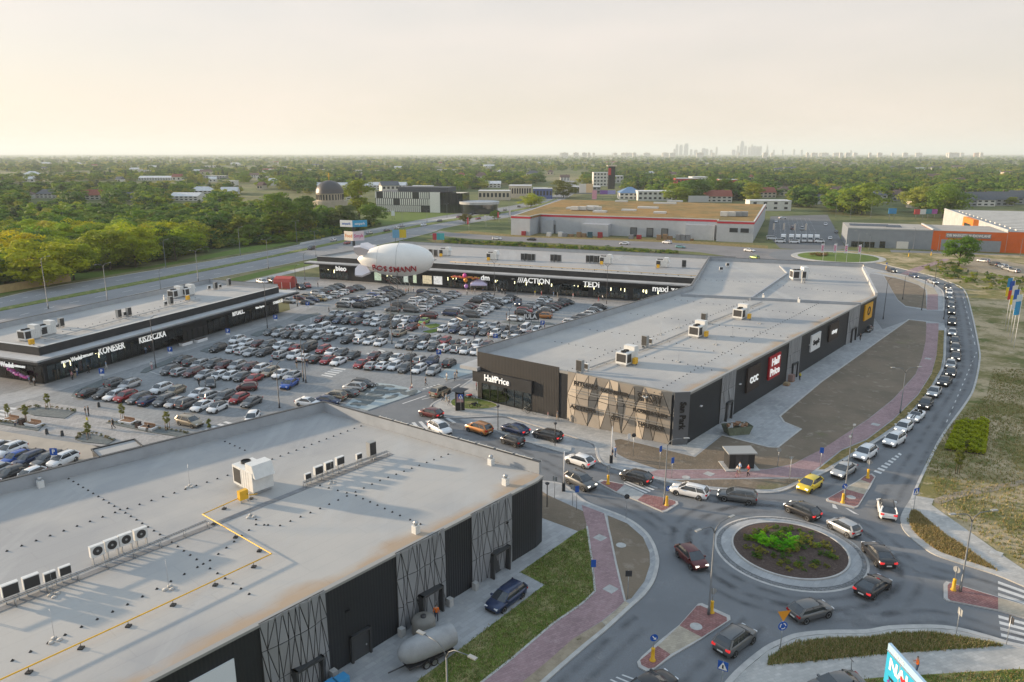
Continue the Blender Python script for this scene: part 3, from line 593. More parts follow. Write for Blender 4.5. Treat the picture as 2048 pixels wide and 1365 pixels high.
# ---------------------------------------------------------------- near building
E1, N1, WS, WN = (3.2, 72.1), (-24.9, 92.9), (-46.0, 15.0), (-72.0, 48.9)
WALL1 = Wall(WS, E1)
b1 = thing('retail_building', 'dark clad retail building with folded grey panels, nearest the camera, flat grey roof', 'building')
fp = [WS, (2.6, 71.4), (3.25, 72.6), (2.9, 73.2), N1, WN]
MB().prism(fp, 0, 7.62, bottom=False).build('wall', m_cladA, b1)
m_roof1 = roof_mat('roof_membrane', WS, WALL1.ang, 5.5)
MB().prism(fp, 7.63, 7.72, bottom=False).build('roof', m_roof1, b1)
MB().ribbon([WS, (2.6, 71.4), (3.25, 72.6)], .35, .12, 7.64, 7.86).build('roof_edge', mat('roof_flashing', (.30, .30, .29), .6), b1)
parapet(b1, [E1, (2.9, 73.2), N1, WN][1:], 7.73, 9.1)
# entrance box stepping out of the parapet line
NW = Wall(N1, WN); tb = NW.t(245, 906, 9.1)
mb = MB(); NW.box(mb, tb - 2.2, tb + 2.2, 0, 9.0, .05, 3.0); mb.build('entrance_box', m_cladA, b1)
mb = MB(); NW.box(mb, tb - 2.25, tb + 2.25, 9.0, 9.06, .0, 3.05); mb.build('entrance_roof', m_roof1, b1)
mb = MB(); NW.box(mb, tb - 2.3, tb + 2.3, 9.0, 9.2, 2.95, 3.12); NW.box(mb, tb - 2.3, tb - 2.15, 9.0, 9.2, .1, 2.95); NW.box(mb, tb + 2.15, tb + 2.3, 9.0, 9.2, .1, 2.95); mb.build('entrance_coping', m_cop, b1)
for k, (ua, va, ub, vb, sd) in enumerate(((521, 1250, 657, 1183, 3), (791, 1106, 889, 1055, 5), (938, 1026, 1022, 985, 9))):
    ta, tb_ = WALL1.t(ua, va, 8), WALL1.t(ub, vb, 8)
    facets(WALL1, b1, ta, tb_, .05, 7.95, m_panel, 9, sd)
    mid = ta + (tb_ - ta) * .62; door(WALL1, b1, mid - 1.1, mid + 1.1, 2.6, .8)
door(WALL1, b1, WALL1.t(722, 1320, 0) - .7, WALL1.t(722, 1320, 0) + 1.0, 2.4, .35)
tq = WALL1.tz(466, 1316)
mb = MB(); WALL1.box(mb, tq[0] - 9, tq[0], 2.2, tq[1], .05, .14); mb.build('sign_board', mat('sign_white', (.72, .76, .8), .6), b1)
for q in ((938, 1026), (889, 1055), (797, 1110), (660, 1186)):
    t_ = WALL1.t(*q, 8); mb = MB(); WALL1.box(mb, t_ - .25, t_ + .25, 0, .9, .3, .8); mb.build('post_guard', M_CONC, b1)
for f in (.66, .8, .92):
    mb = MB(); WALL1.box(mb, WALL1.L * f, WALL1.L * f + .35, 5.0, 5.12, .03, .25); mb.build('wall_lamp', M_BLACK, b1)
# dark gutter band running along the roof
gA, gB = G(-30, 1232, 7.72), G(783, 908, 7.72)
MB().ribbon([gA, gB], .35, .35, 7.72, 7.76).build('gutter', mat('gutter_membrane', (.20, .205, .215), .8, var=.15, scale=2), b1)
# ropes of letters seen from behind along the east parapet
EW = Wall((2.9, 73.2), N1)
fr = MB()
for a in np.arange(1.0, 22, .0 + 2.6):
    EW.box(fr, a, a + 2.2, 9.2, 9.26, .10, .16); EW.box(fr, a, a + 2.2, 8.6, 8.66, .35, .41)
    for k in (0, 1.1, 2.1): EW.box(fr, a + k, a + k + .06, 8.55, 9.25, .12, .4)
fr.build('sign_frame', m_copl, b1)
mb = MB()
for a in np.arange(1.0, 20, .55): EW.box(mb, a, a + .33, 2.5, 7.8, .25, .45)
mb.build('facade_fin', m_join, b1)

# ---------------------------------------------------------------- long building
W2, S2, S2b, E2, F2, G2, K2 = (-5.8, 121.0), (23.0, 100.2), (25.4, 100.5), (87.6, 174.8), (105.5, 221.3), (63.2, 235.5), (45.0, 182.5)
b2 = thing('retail_building', 'long dark retail building with tan folded panels on its corner and a vast grey roof', 'building')
fp2 = [W2, S2, S2b, E2, F2, G2, K2]
MB().prism(fp2, 0, 7.62, bottom=False).build('wall', m_cladA, b2)
FW = Wall(W2, S2); SW = Wall(S2b, E2); CW = Wall(S2, S2b)
m_roof2 = roof_mat('roof_membrane_long', S2b, SW.ang, 4.0)
MB().prism(fp2, 7.63, 7.72, bottom=False).build('roof', m_roof2, b2)
mb = MB(); FW.box(mb, 0, FW.L * .46, 0, 8.5, .02, .14); mb.build('front_cladding', m_cladB, b2)
MB().ribbon([S2b, E2], .35, .12, 7.64, 8.0).build('roof_edge', MATS['roof_flashing'], b2)
MB().ribbon([S2, S2b], .3, .1, 7.64, 8.05).build('roof_edge', MATS['roof_flashing'], b2)
MB().ribbon([W2, S2], .3, .1, 7.64, 8.1).build('roof_edge', MATS['roof_flashing'], b2)
parapet(b2, [K2, W2], 7.73, 9.0); parapet(b2, [G2, K2], 7.73, 9.0); parapet(b2, [F2, G2], 7.73, 8.9); parapet(b2, [(103.9, 217.1), F2], 7.73, 8.8, m=m_copl); 
MB().ribbon([E2, (104, 217.4)], .5, .1, 7.64, 8.6).build('roof_edge', m_canopy, b2)
# step between the two roof levels and the raised far field
ca, cb_ = G(1362, 588, 8.3), G(1722, 606, 8.3)
MB().ribbon([ca, cb_], .2, .2, 7.7, 8.35).build('fire_wall', m_par, b2)
cc, cd = G(1500, 596, 8.3), G(1575, 545, 8.3)
MB().ribbon([cc, cd, G(1560, 530, 8.3)], .2, .2, 7.7, 8.2).build('fire_wall', m_par, b2)
# front: shop window, sign band, panels
def pane_mat():
    if 'shop_glass' in MATS: return MATS['shop_glass']
    m = bpy.data.materials.new('shop_glass'); m.use_nodes = True; t = m.node_tree; N, L = t.nodes, t.links
    for n in list(N): N.remove(n)
    o = N.new('ShaderNodeOutputMaterial'); a = N.new('ShaderNodeBsdfTransparent'); a.inputs[0].default_value = (.62, .70, .70, 1); b = N.new('ShaderNodeBsdfGlossy'); b.inputs['Roughness'].default_value = .04
    x = N.new('ShaderNodeMixShader'); f = N.new('ShaderNodeFresnel'); f.inputs[0].default_value = 1.5; ad = N.new('ShaderNodeMath'); ad.operation = 'ADD'; ad.inputs[1].default_value = .06
    L.new(f.outputs[0], ad.inputs[0]); L.new(ad.outputs[0], x.inputs[0]); L.new(a.outputs[0], x.inputs[1]); L.new(b.outputs[0], x.inputs[2]); L.new(x.outputs[0], o.inputs[0]); MATS['shop_glass'] = m; return m
m_sg = pane_mat(); m_mull = mat('mullion', (.03, .032, .035), .4, .3)
m_int = mat('shop_interior', (.30, .24, .17), .9, var=.3, scale=.4, emit=.35)  # backdrop given its own glow in place of lighting inside the shops
m_lamp = mat('shop_lamp', (1.0, .72, .40), .5, emit=6)
GOODS = [mat('goods_%s' % n, c, .7) for n, c in (('warm', (.45, .22, .08)), ('red', (.4, .05, .05)), ('white', (.6, .58, .52)), ('green', (.10, .22, .10)), ('blue', (.06, .12, .28)), ('dark', (.06, .05, .05)))]
def shopfront(W, parent, t0, t1, z0, z1, pw, seed=1, dep=2.2, lamps=True, o=.06):
    """recess with goods and lamps behind single panes"""
    rr = random.Random(seed); n = max(1, round((t1 - t0) / pw)); st = (t1 - t0) / n
    mb = MB(); W.box(mb, t0, t1, z0, z1, -.1 , -.02); mb.build('shop_backdrop', m_int, parent)
    gm = MB()
    for k in range(int((t1 - t0) * 1.6)):
        a = rr.uniform(t0, t1 - .8); h = rr.uniform(.4, z1 - z0 - .6); W.box(gm, a, a + rr.uniform(.3, .9), z0 + rr.uniform(0, .8), z0 + .2 + h * rr.uniform(.4, .9), .0, .02 + rr.random() * .02, rr.randrange(6))
    gm.build('goods', GOODS, parent)
    if lamps:
        lm = MB()
        for k in range(max(2, int((t1 - t0) / 2.2))):
            a = rr.uniform(t0, t1 - .4); W.box(lm, a, a + rr.uniform(.12, .35), z1 - rr.uniform(.35, 1.4), z1 - .3, .02, .045)
        lm.build('shop_lamp', m_lamp, parent)
    for k in range(n):
        mb = MB(); W.box(mb, t0 + k * st + .04, t0 + (k + 1) * st - .04, z0 + .05, z1 - .05, o, o + .03); mb.build('pane', m_sg, parent)
        mb = MB(); W.box(mb, t0 + k * st - .04, t0 + k * st + .04, z0, z1, o - .02, o + .10); mb.build('mullion', m_mull, parent)
    mb = MB(); W.box(mb, t0, t1, z0, z0 + .08, o - .02, o + .11); W.box(mb, t0, t1, z1 - .06, z1 + .02, o - .02, o + .11); mb.build('shop_frame', m_mull, parent)
ta, tb2 = FW.t(957, 803, 0), FW.t(1060, 826, 0)
shopfront(FW, b2, 1.0, tb2, .1, 3.3, 1.6, 4, o=.16)
mb = MB(); FW.box(mb, -.6, tb2 + .4, 3.35, 5.4, .15, .75); mb.build('sign_band', M_DARK, b2)
FW.sign('HalfPrice', 1.55, M_LIT, b2, FW.t(1008, 755, 4.4) , 4.4, .82, .015, .92)
tp0, tp1 = FW.t(1144, 836, 0), FW.L - .15
facets(FW, b2, tp0, tp1, .1, 8.15, m_panel2, 9, 21, .55, 2, .045)
m_ban = mat('banner_black', (.02, .018, .017), .7)
for (u, v, txt, wd, hg) in ((1178, 768, 'RITUALS', 4.4, .75), (1235, 782, 'KONESER', 4.2, .55), (1305, 795, 'SINSAY', 4.0, 1.5), (1172, 815, 'ACTION', 4.0, .7), (1306, 823, 'ROSSMANN', 4.6, .6), (1237, 832, 'dm', 1.3, 1.1), (1308, 850, 'HALFPRICE', 4.2, .75)):
    tt, zz = FW.tz(u, v); 
    s_ = FW.sign(txt, hg * 1.1, m_ban, b2, tt, zz, 1.0, .03, wd / max(1, len(txt) * hg * .62), 'sign_lettering')
    mb = MB(); FW.box(mb, tt - wd / 2, tt + wd / 2, zz - hg * .55, zz - hg * .48, .95, 1.03); FW.box(mb, tt - wd / 2, tt + wd / 2, zz + hg * .48, zz + hg * .55, .95, 1.03)
    for k in (-.35, .35): FW.box(mb, tt + wd * k - .04, tt + wd * k + .04, zz - .06, zz + .06, .1, .98)
    mb.build('sign_bracket', m_join, b2)
mb = MB()
for z_ in (3.3, 5.6):
    FW.box(mb, tp0 + 1, tp1 - 1.5, z_, z_ + .06, .8, .86); FW.box(mb, tp0 + 1, tp1 - 1.5, z_ - .4, z_ - .34, .8, .86)
mb.build('sign_rail', MATS['roof_flashing'], b2)
mb = MB(); CW.box(mb, .05, CW.L - .05, 0, 8.1, .1, .3); mb.build('corner_panel', mat('corner_grey', (.115, .12, .13), .6), b2)
text('San Park', 1.25, m_ban, b2, CW.p(CW.L / 2 + .15, 4.6, .36), (math.pi / 2, math.pi / 2, CW.ang), 'sign_lettering', .06, 'CENTER', .04, .95)
# front canopy wedge at the west corner
mb = MB(); mb.prism([tuple(Vector(W2) + FW.d * -3.0 + FW.n * 1.2), tuple(Vector(W2) + FW.d * .6 + FW.n * 1.0), tuple(Vector(W2) + FW.d * .6 - FW.n * 3), tuple(Vector(W2) + FW.d * -3.0 - FW.n * 12)], 5.3, 5.9); mb.build('canopy', m_canopy, b2)
# south wall bays, doors and shop boards
for (u0, u1, sd) in ((1440, 1468, 31), (1572, 1597, 33), (1690, 1712, 35)):
    t0 = SW.tz(u0, 800 - (u0 - 1440) * .44)[0]; t1 = SW.tz(u1, 800 - (u1 - 1440) * .44)[0]
    facets(SW, b2, t0, t1, .05, 8.0, m_panel, 6, sd); door(SW, b2, t0 + (t1 - t0) * .35, t0 + (t1 - t0) * .7, 3.0, .6)
m_brown = mat('board_brown', (.035, .022, .018), .6); m_redb = mat('board_red', (.42, .012, .022), .55); m_yb = mat('board_yellow', (.72, .36, .01), .5)
def board(u0, v0, u1, v1, m, txt, lm, sz, sx=1., bold=.03):
    t0, z1 = SW.tz(u0, v0); t1, z0 = SW.tz(u1, v1); z0 = max(z0, .8)
    if z1 < z0: z0, z1 = z1, z0
    mb = MB(); SW.box(mb, t0, t1, z0, z1, .05, .35); o = mb.build('sign_board', m, b2)
    lines = txt.split('\n')
    for i, l in enumerate(lines): 
        s_ = SW.sign(l, sz, lm, None, (t0 + t1) / 2, (z0 + z1) / 2 + ((len(lines) - 1) / 2 - i) * sz * .95, .4, bold, sx); s_.parent = o
    return t0, t1, z0, z1
board(1493, 738, 1514, 772, m_brown, 'ccc', M_LIT, 2.2, 1.2)
board(1537, 715, 1555, 748, m_redb, 'Half\nPrice', M_LIT, 1.9, 1.15)
board(1621, 672, 1636, 694, mat('board_white', (.8, .8, .8), .5), 'Smyk', M_BLACK, 1.4, 1.2)
board(1658, 650, 1672, 674, m_brown, 'sinsay', M_LIT, 1.2, 1.2)
q4 = board(1729, 611, 1740, 634, m_yb, 'O', M_BLACK, 3.0, 1., .02)
for u in (1330 + 70, 1475, 1530, 1606, 1650):
    tt = SW.tz(u, 800)[0]; mb = MB(); SW.box(mb, tt, tt + .5, 4.9, 5.0, .03, .3); mb.build('wall_lamp', M_WHITE, b2)
# ---------------------------------------------------------------- rear strip
A3, B3 = (-64.9, 247.4), (57.5, 200.4); BW = Wall(A3, B3)
b3 = thing('retail_building', 'low black row of shops with canopy at the far side of the car park', 'building')
dn3 = -BW.n * 44
fp3 = [A3, B3, tuple(Vector(B3) + dn3), tuple(Vector(A3) + dn3 + BW.d * 6)]
MB().prism(fp3, 0, 6.9, bottom=False).build('wall', M_DARK, b3)
m_roof3 = roof_mat('roof_membrane_rear', A3, BW.ang, 3, (.40, .385, .37)); MB().prism(fp3, 6.91, 7.0, bottom=False).build('roof', m_roof3, b3)
mb = MB(); BW.box(mb, -.4, BW.L, 5.95, 7.5, .02, .3); mb.build('roof_fascia', M_DARK, b3)
mb = MB(); BW.box(mb, -.4, BW.L, 7.5, 7.58, -.15, .36); mb.build('coping_edge', m_copl, b3)
mb = MB(); BW.box(mb, -3.5, BW.L, 5.55, 5.9, .1, 3.2); mb.build('canopy', m_canopy, b3)
mb = MB(); BW.box(mb, -3.5, BW.L, 5.2, 5.56, .15, 3.15); mb.build('canopy_fascia', M_DARK, b3)
parapet(b3, [tuple(Vector(B3) + dn3), tuple(Vector(A3) + dn3 + BW.d * 6)], 7.01, 8.1, .3, 7.5); parapet(b3, [tuple(Vector(A3) + dn3 + BW.d * 6), A3], 7.01, 7.5, .3, 9)
segs3 = ((640, 700, 1.6), (770, 835, 1.7), (840, 885, 1.8), (892, 975, 1.5), (978, 1020, 1.5), (1024, 1090, 1.5), (1095, 1180, 1.5), (1184, 1260, 1.5), (1264, 1330, 1.5))
for i, (u0, u1, pw) in enumerate(segs3):
    t0 = BW.tz(u0 + 3, 575)[0]; t1 = BW.tz(u1 - 3, 575)[0]; shopfront(BW, b3, t0, t1, .1, 3.6, pw * 1.3, 40 + i)
for (u, v, txt, sz, sx) in ((692, 534, 'bleo', 1.9, 1.), (978, 548, 'dm', 1.9, 1.), (1074, 557, '///ACTION', 1.75, 1.0), (1188, 563, 'TEDi', 1.9, 1.), (1340, 571, 'maxi zoo', 1.9, 1.)):
    tt, zz = BW.tz(u, v); BW.sign(txt, sz * 1.25, M_LIT, b3, tt, 4.35, 3.0, .05, sx)
for (u, w_, hh, c) in ((808, 1.6, 2.6, (.55, .62, .55)), (827, 1.2, 3.2, (.6, .7, .5)), (846, 3.2, 2.6, (.7, .6, .4)), (868, 3.0, 2.6, (.75, .75, .72)), (750, 2.5, 2.6, (.5, .6, .45))):
    tt = BW.tz(u, 560)[0]; mb = MB(); BW.box(mb, tt, tt + w_, .8, .8 + hh, .2, .25); mb.build('poster', mat('poster_%d' % u, c, .5, emit=.35, col2=tuple(x * .35 for x in c), scale=1.3), b3)
# ---------------------------------------------------------------- left strip
A4, B4 = (-85.6, 129.6), (-61.6, 191.6); LW = Wall(A4, B4)
b4 = thing('retail_building', 'low black row of shops with canopy between the car park and the dual carriageway', 'building')
dn4 = -LW.n * 22.5
fp4 = [A4, B4, tuple(Vector(B4) + dn4), tuple(Vector(A4) + dn4)]
MB().prism(fp4, 0, 6.5, bottom=False).build('wall', M_DARK, b4)
m_roof4 = roof_mat('roof_membrane_side', A4, LW.ang, 3); MB().prism(fp4, 6.51, 6.6, bottom=False).build('roof', m_roof4, b4)
SE4 = Wall(tuple(Vector(A4) + dn4), A4)
for W_, a0, b0 in ((LW, -.4, LW.L + .2), (SE4, .4, SE4.L + .4)):
    mb = MB(); W_.box(mb, a0, b0, 5.5, 7.0, .02, .32); mb.build('roof_fascia', M_DARK, b4)
    mb = MB(); W_.box(mb, a0, b0, 7.0, 7.08, -.2, .36); mb.build('coping_edge', m_copl, b4)
mb = MB(); P = [tuple(Vector(A4) + LW.n * 3.2 - LW.d * 3.2), tuple(Vector(B4) + LW.n * 3.2 + LW.d * 4.2), tuple(Vector(B4) + LW.d * 4.2 - LW.n * 6), tuple(Vector(B4) - LW.n * 6), tuple(Vector(A4) + LW.n * .1), tuple(Vector(A4) + dn4), tuple(Vector(A4) + dn4 - LW.d * 3.2)]
mb.prism(P, 5.15, 5.45); mb.build('canopy', m_canopy, b4)
mb = MB(); mb.ribbon([P[6], P[0], P[1], P[2]], .02, .5, 4.75, 5.14); mb.build('canopy_fascia', M_DARK, b4)
parapet(b4, [B4, tuple(Vector(B4) + dn4), tuple(Vector(A4) + dn4)], 6.61, 7.7, .3, 6.5)
for i, (f0, f1, pw) in enumerate(((.01, .20, 1.9), (.215, .365, 1.8), (.38, .50, 1.9), (.615, .70, 2.), (.715, .83, 1.8), (.84, .91, 1.8), (.92, .995, 1.8))):
    shopfront(LW, b4, LW.L * f0, LW.L * f1, .1, 3.3, pw, 70 + i)
shopfront(SE4, b4, SE4.L * .3, SE4.L - .3, .1, 3.3, 2., 90)
m_doorb = mat('door_black', (.03, .032, .035), .35)
for f in (.52, .545, .57, .595):
    mb = MB(); LW.box(mb, LW.L * f, LW.L * f + 1.1, .05, 2.3, .03, .1); mb.build('door', m_doorb, b4)
for (u, v, txt, sz, bd) in ((211, 690, 'KONESER', 1.75, .05), (283, 669, 'KISZECZKA', 1.7, .05), (457, 622, 'RITUALS...', 1.2, .04), (500, 609, 'Vision Express', .7, .02), (537, 602, 'STARBUCKS', .9, .03), (129, 711, 'Wedel', 1.05, .03), (107, 717, 'PIJALNIA', .55, .02), (151, 706, 'CZEKOLADY', .55, .02)):
    tt, zz = LW.tz(u, v); LW.sign(txt, sz * 1.1, M_LIT, b4, tt - (1.2 if 'KON' in txt else 0), 3.95, 3.0, bd * .6, .72)
SE4.sign('Wedel', 1.3, M_LIT, b4, SE4.L - 5, 3.95, 3.0, .03); SE4.sign('PIJALNIA', .5, M_LIT, b4, SE4.L - 8.5, 3.95, 3.0, .02); SE4.sign('CZEKOLADY', .5, M_LIT, b4, SE4.L - 1.7, 3.95, 3.0, .02)
# ================================================================ VEHICLES
def paint(name, col, metal=.25): return mat('paint_' + name, col, .32, metal, coat=.6, spec=.5)
PAINT = {'K': ('black', paint('black', (.02, .02, .023))), 'G': ('dark grey', paint('grey', (.12, .125, .13), .4)), 'S': ('silver', paint('silver', (.42, .43, .44), .5)), 'W': ('white', paint('white', (.74, .75, .76), 0)),
         'R': ('red', paint('red', (.30, .012, .016))), 'N': ('navy blue', paint('navy', (.018, .035, .095))), 'B': ('bright blue', paint('blue', (.012, .075, .36))), 'D': ('dark red', paint('darkred', (.10, .012, .014))),
         'T': ('tan', paint('tan', (.30, .25, .18), .4)), 'O': ('orange', paint('orange', (.42, .17, .045), .4)), 'Y': ('yellow', paint('yellow', (.68, .50, .01), 0)), 'L': ('lime green', paint('lime', (.22, .36, .06))), 'M': ('gold', paint('gold', (.34, .24, .09), .4)), 'C': ('teal', paint('teal', (.10, .25, .27)))}
M_TRIM = mat('car_trim', (.014, .014, .015), .6); M_TYRE = mat('tyre', (.016, .016, .016), .85); M_RIM = mat('rim', (.34, .35, .36), .35, .7)
M_CGL = mat('car_glass', (.035, .042, .05), .04, spec=1.); M_HL = mat('headlamp_glass', (.75, .77, .8), .15, spec=.8); M_HLON = mat('headlamp_on', (1, .93, .78), .3, emit=1.6); M_TL = mat('tail_lamp', (.42, .01, .012), .25); M_TLON = mat('tail_lamp_on', (.7, .03, .03), .3, emit=.4)
M_PLATE = mat('number_plate', (.75, .75, .72), .5)
CT = {  # length, width, height, hood, belt, tail height, cabin base rear/front, roof rear/front
    'hatchback': (4.2, 1.80, 1.50, .95, 1.0, 1.02, -.468, .29, -.315, .085), 'saloon': (4.7, 1.84, 1.46, .93, .98, 1.06, -.40, .265, -.20, .06),
    'estate car': (4.7, 1.83, 1.50, .94, .99, 1.02, -.476, .265, -.39, .08), 'SUV': (4.5, 1.88, 1.66, 1.06, 1.12, 1.14, -.47, .28, -.345, .10),
    'van': (4.95, 1.96, 1.96, 1.14, 1.2, 1.22, -.492, .40, -.47, .24), 'small car': (3.65, 1.68, 1.50, .98, 1.02, 1.05, -.47, .33, -.36, .11), 'coupe': (4.5, 1.84, 1.38, .90, .95, 1.0, -.45, .25, -.20, .03)}
def car_meshes(kind, detail):
    L, Wd, Hh, hd, bl, tl, b0, b1_, r0, r1 = CT[kind]; w = Wd / 2; mb = MB()
    st = [(-.5, .72, tl * .70, .36), (-.488, .84, tl * .88, .28), (-.45, .945, tl, .22), (-.36, 1, tl, .2), (-.2, 1.01, bl, .2), (0, 1.01, bl, .2), (.16, 1.005, bl * .99, .2), (.28, .995, hd, .2), (.37, .965, hd * .955, .2), (.435, .915, hd * .885, .22), (.48, .81, hd * .77, .26), (.5, .64, hd * .60, .32)]
    rings = []
    for f, wf, top, zb in st:
        ww = w * wf
        half = [(ww * .86, zb), (ww, zb + .16), (ww * 1.0, max(.6, zb + .3)), (ww * .975, top * .93), (ww * .84, top), (ww * .4, top + .025)]
        ring = [(f * L, y, z) for y, z in half] + [(f * L, -y, z) for y, z in half[::-1]]; rings.append(ring)
    n = len(rings[0]); vs = [p for r in rings for p in r]; fs = []
    for i in range(len(rings) - 1):
        for j in range(n):
            j2 = (j + 1) % n; fs.append((i * n + j, i * n + j2, (i + 1) * n + j2, (i + 1) * n + j))
    mb.add(vs, [f[::-1] for f in fs], 0, True); mb.add(rings[0], [list(range(n))], 0); mb.add(rings[-1], [list(range(n))[::-1]], 0)
    mb.box(-.503 * L, -.47 * L, -w * .72, w * .72, .3, .5, 1); mb.box(.47 * L, .504 * L, -w * .66, w * .66, .3, .52, 1)
    zb = bl - .03; yb = w * .90; yt = w * .70; xb0, xb1, xr0, xr1 = b0 * L, b1_ * L, r0 * L, r1 * L; zr = Hh - .05
    # roof skin and pillars
    rv = []
    for x, z, yy in ((xr0 - .05, zr, yt * .96), (xr0 + .15, Hh - .01, yt), ((xr0 + xr1) / 2, Hh + .015, yt * 1.03), (xr1 - .1, Hh - .01, yt), (xr1 + .05, zr, yt * .97)):
        rv += [(x, -yy - .02, z - .05), (x, -yy * .86, z), (x, 0, z + .02), (x, yy * .86, z), (x, yy + .02, z - .05)]
    mb.add(rv, [(5 * i + j, 5 * i + 5 + j, 5 * i + 6 + j, 5 * i + 1 + j) for i in range(4) for j in range(4)], 5, True)
    for sy in (-1, 1):
        for (xa, xb_, rr, mi) in ((xb1, xr1, .045, 0), (xb0, xr0, .11, 0), ((xb0 + xb1) / 2 - .05, (xr0 + xr1) / 2 + .02, .035, 1)):
            mb.tube([(xa, sy * yb, zb), (xb_, sy * (yt + .01), zr)], rr, 4, mi, False, False)
    if kind in ('estate car', 'SUV', 'van'):
        for sy in (-1, 1):
            mb.tube([((xr0 * .6 + xb0 * .4) + .9, sy * yb * .985, zb), (xr0 + .95, sy * (yt + .01), zr)], .04, 4, 0, False, False)
            mb.tube([(xr0 + .1, sy * yt * .92, Hh + .05), (xr1 - .2, sy * yt * .92, Hh + .05)], .02, 4, 1, True, False)
    for xw in (-.30 * L, .305 * L):
        for sy in (-1, 1):
            c = [(xw + .39 * math.cos(t * math.pi / 7), sy * (w + .004), .33 + .39 * math.sin(t * math.pi / 7)) for t in range(14)]
            mb.add(c, [list(range(14)) if sy < 0 else list(range(14))[::-1]], 1)
    gl = MB(); gv = []
    for f in (0, .55, 1):
        z = zb + (zr - zb) * f; bow = .05 * math.sin(math.pi * f)
        yy = yb + (yt - yb) * f + bow * .6; xa = xb0 + (xr0 - xb0) * f - bow * 1.6; xc = xb1 + (xr1 - xb1) * f + bow * 1.6
        gv += [(xa, -yy, z), (xc, -yy, z), (xc + .10 * (1 - f * .3), 0, z), (xc, yy, z), (xa, yy, z), (xa - .08, 0, z)]
    gl.add(gv, [(6 * i + j, 6 * i + (j + 1) % 6, 6 * i + 6 + (j + 1) % 6, 6 * i + 6 + j) for i in range(2) for j in range(6)], 0, False)
    gl.add(gv[12:], [list(range(6))])
    hl, tlm = [], []
    for sy in (-1, 1):
        h = MB(); a, b = sorted((sy * w * .42, sy * w * .80)); h.box(.458 * L, .489 * L, a, b, hd * .64, hd * .80); hl.append(h)
        q = MB(); a, b = sorted((sy * w * .52, sy * w * .93)); q.box(-.499 * L, -.462 * L, a, b, tl * .70, tl * .88); tlm.append(q)
    pl = MB().box(-.508 * L, -.5 * L, -.26, .26, .52, .64)
    if not detail:
        for h, mi in ((hl, 2), (tlm, 3)):
            for q in h: mb.add(q.v, q.f, mi)
        mb.add(pl.v, pl.f, 4); mb.box(.5 * L, .508 * L, -.26, .26, .4, .51, 4)
        for sy in (-1, 1): a, b = sorted((sy * yb, sy * (w + .12))); mb.box(xb1 - .35, xb1 - .2, a, b, bl - .02, bl + .12, 0)
    wh = MB(); prof = [(.0, .085), (.22, .09), (.225, .095), (.235, .11), (.31, .11), (.335, .07), (.335, -.09), (.05, -.09)]
    k = 14; base = len(wh.v)
    for r, y in prof:
        for j in range(k): t = 2 * math.pi * j / k; wh.v.append((r * math.cos(t), y, r * math.sin(t)))
    for i in range(len(prof) - 1):
        for j in range(k):
            j2 = (j + 1) % k; wh.f.append([i * k + j, (i + 1) * k + j, (i + 1) * k + j2, i * k + j2][::-1]); wh.m.append(1 if i < 2 else 0); wh.sm.append(False)
    return mb, gl, hl, tlm, pl, wh
PROTO = {}
def car_proto(kind, detail):
    key = (kind, detail)
    if key in PROTO: return PROTO[key]
    mb, gl, hl, tlm, pl, wh = car_meshes(kind, detail)
    def fin(m, nm, mats):
        me = m.mesh(nm)
        for x in mats: me.materials.append(x)
        return me
    P = {'body': fin(mb, 'body', [PAINT['K'][1], M_TRIM, M_HL, M_TL, M_PLATE, PAINT['K'][1]]), 'windows': fin(gl, 'windows', [M_CGL]), 'wheel': fin(wh, 'wheel', [M_TYRE, M_RIM])}
    if detail:
        P['headlight'] = [fin(q, 'headlight', [M_HL]) for q in hl]; P['tail_light'] = [fin(q, 'tail_light', [M_TL]) for q in tlm]; P['number_plate'] = fin(pl, 'number_plate', [M_PLATE])
        w = CT[kind][1] / 2; P['mirror'] = []
        for sy in (-1, 1):
            a, b = sorted((sy * w * .9, sy * (w + .14))); q = MB().box(CT[kind][7] * CT[kind][0] - .38, CT[kind][7] * CT[kind][0] - .2, a, b, CT[kind][4] - .02, CT[kind][4] + .13); P['mirror'].append(fin(q, 'mirror', [PAINT['K'][1]]))
        tyre = MB(); 
    PROTO[key] = P; return P
def car(x, y, ang, col, kind, label, group, detail=False, roof=None, lights=False, brake=False, z=.02):
    P = car_proto(kind, detail); L, Wd = CT[kind][:2]
    t = thing('parked_car' if 'park' in group else 'car', label, 'car' if kind != 'van' else 'van', (x, y, z), ang, group)
    b = link('body', P['body'], t)
    for i in (0, 5): b.material_slots[i].link = 'OBJECT'
    b.material_slots[0].material = PAINT[col][1]; b.material_slots[5].material = PAINT[roof or col][1]
    link('windows', P['windows'], t)
    for xw in (-.30 * L, .305 * L):
        for sy in (-1, 1): link('wheel', P['wheel'], t, (xw, sy * (Wd / 2 - .085), .335), 0 if sy > 0 else math.pi)
    if detail:
        for q in P['headlight']:
            o = link('headlight', q, t)
            if lights: o.material_slots[0].link = 'OBJECT'; o.material_slots[0].material = M_HLON
        for q in P['tail_light']:
            o = link('tail_light', q, t)
            if brake: o.material_slots[0].link = 'OBJECT'; o.material_slots[0].material = M_TLON
        link('number_plate', P['number_plate'], t)
        for q in P['mirror']: o = link('mirror', q, t); o.material_slots[0].link = 'OBJECT'; o.material_slots[0].material = PAINT[col][1]
    return t
KINDS = ['hatchback'] * 5 + ['SUV'] * 5 + ['estate car'] * 3 + ['saloon'] * 3 + ['small car'] * 2
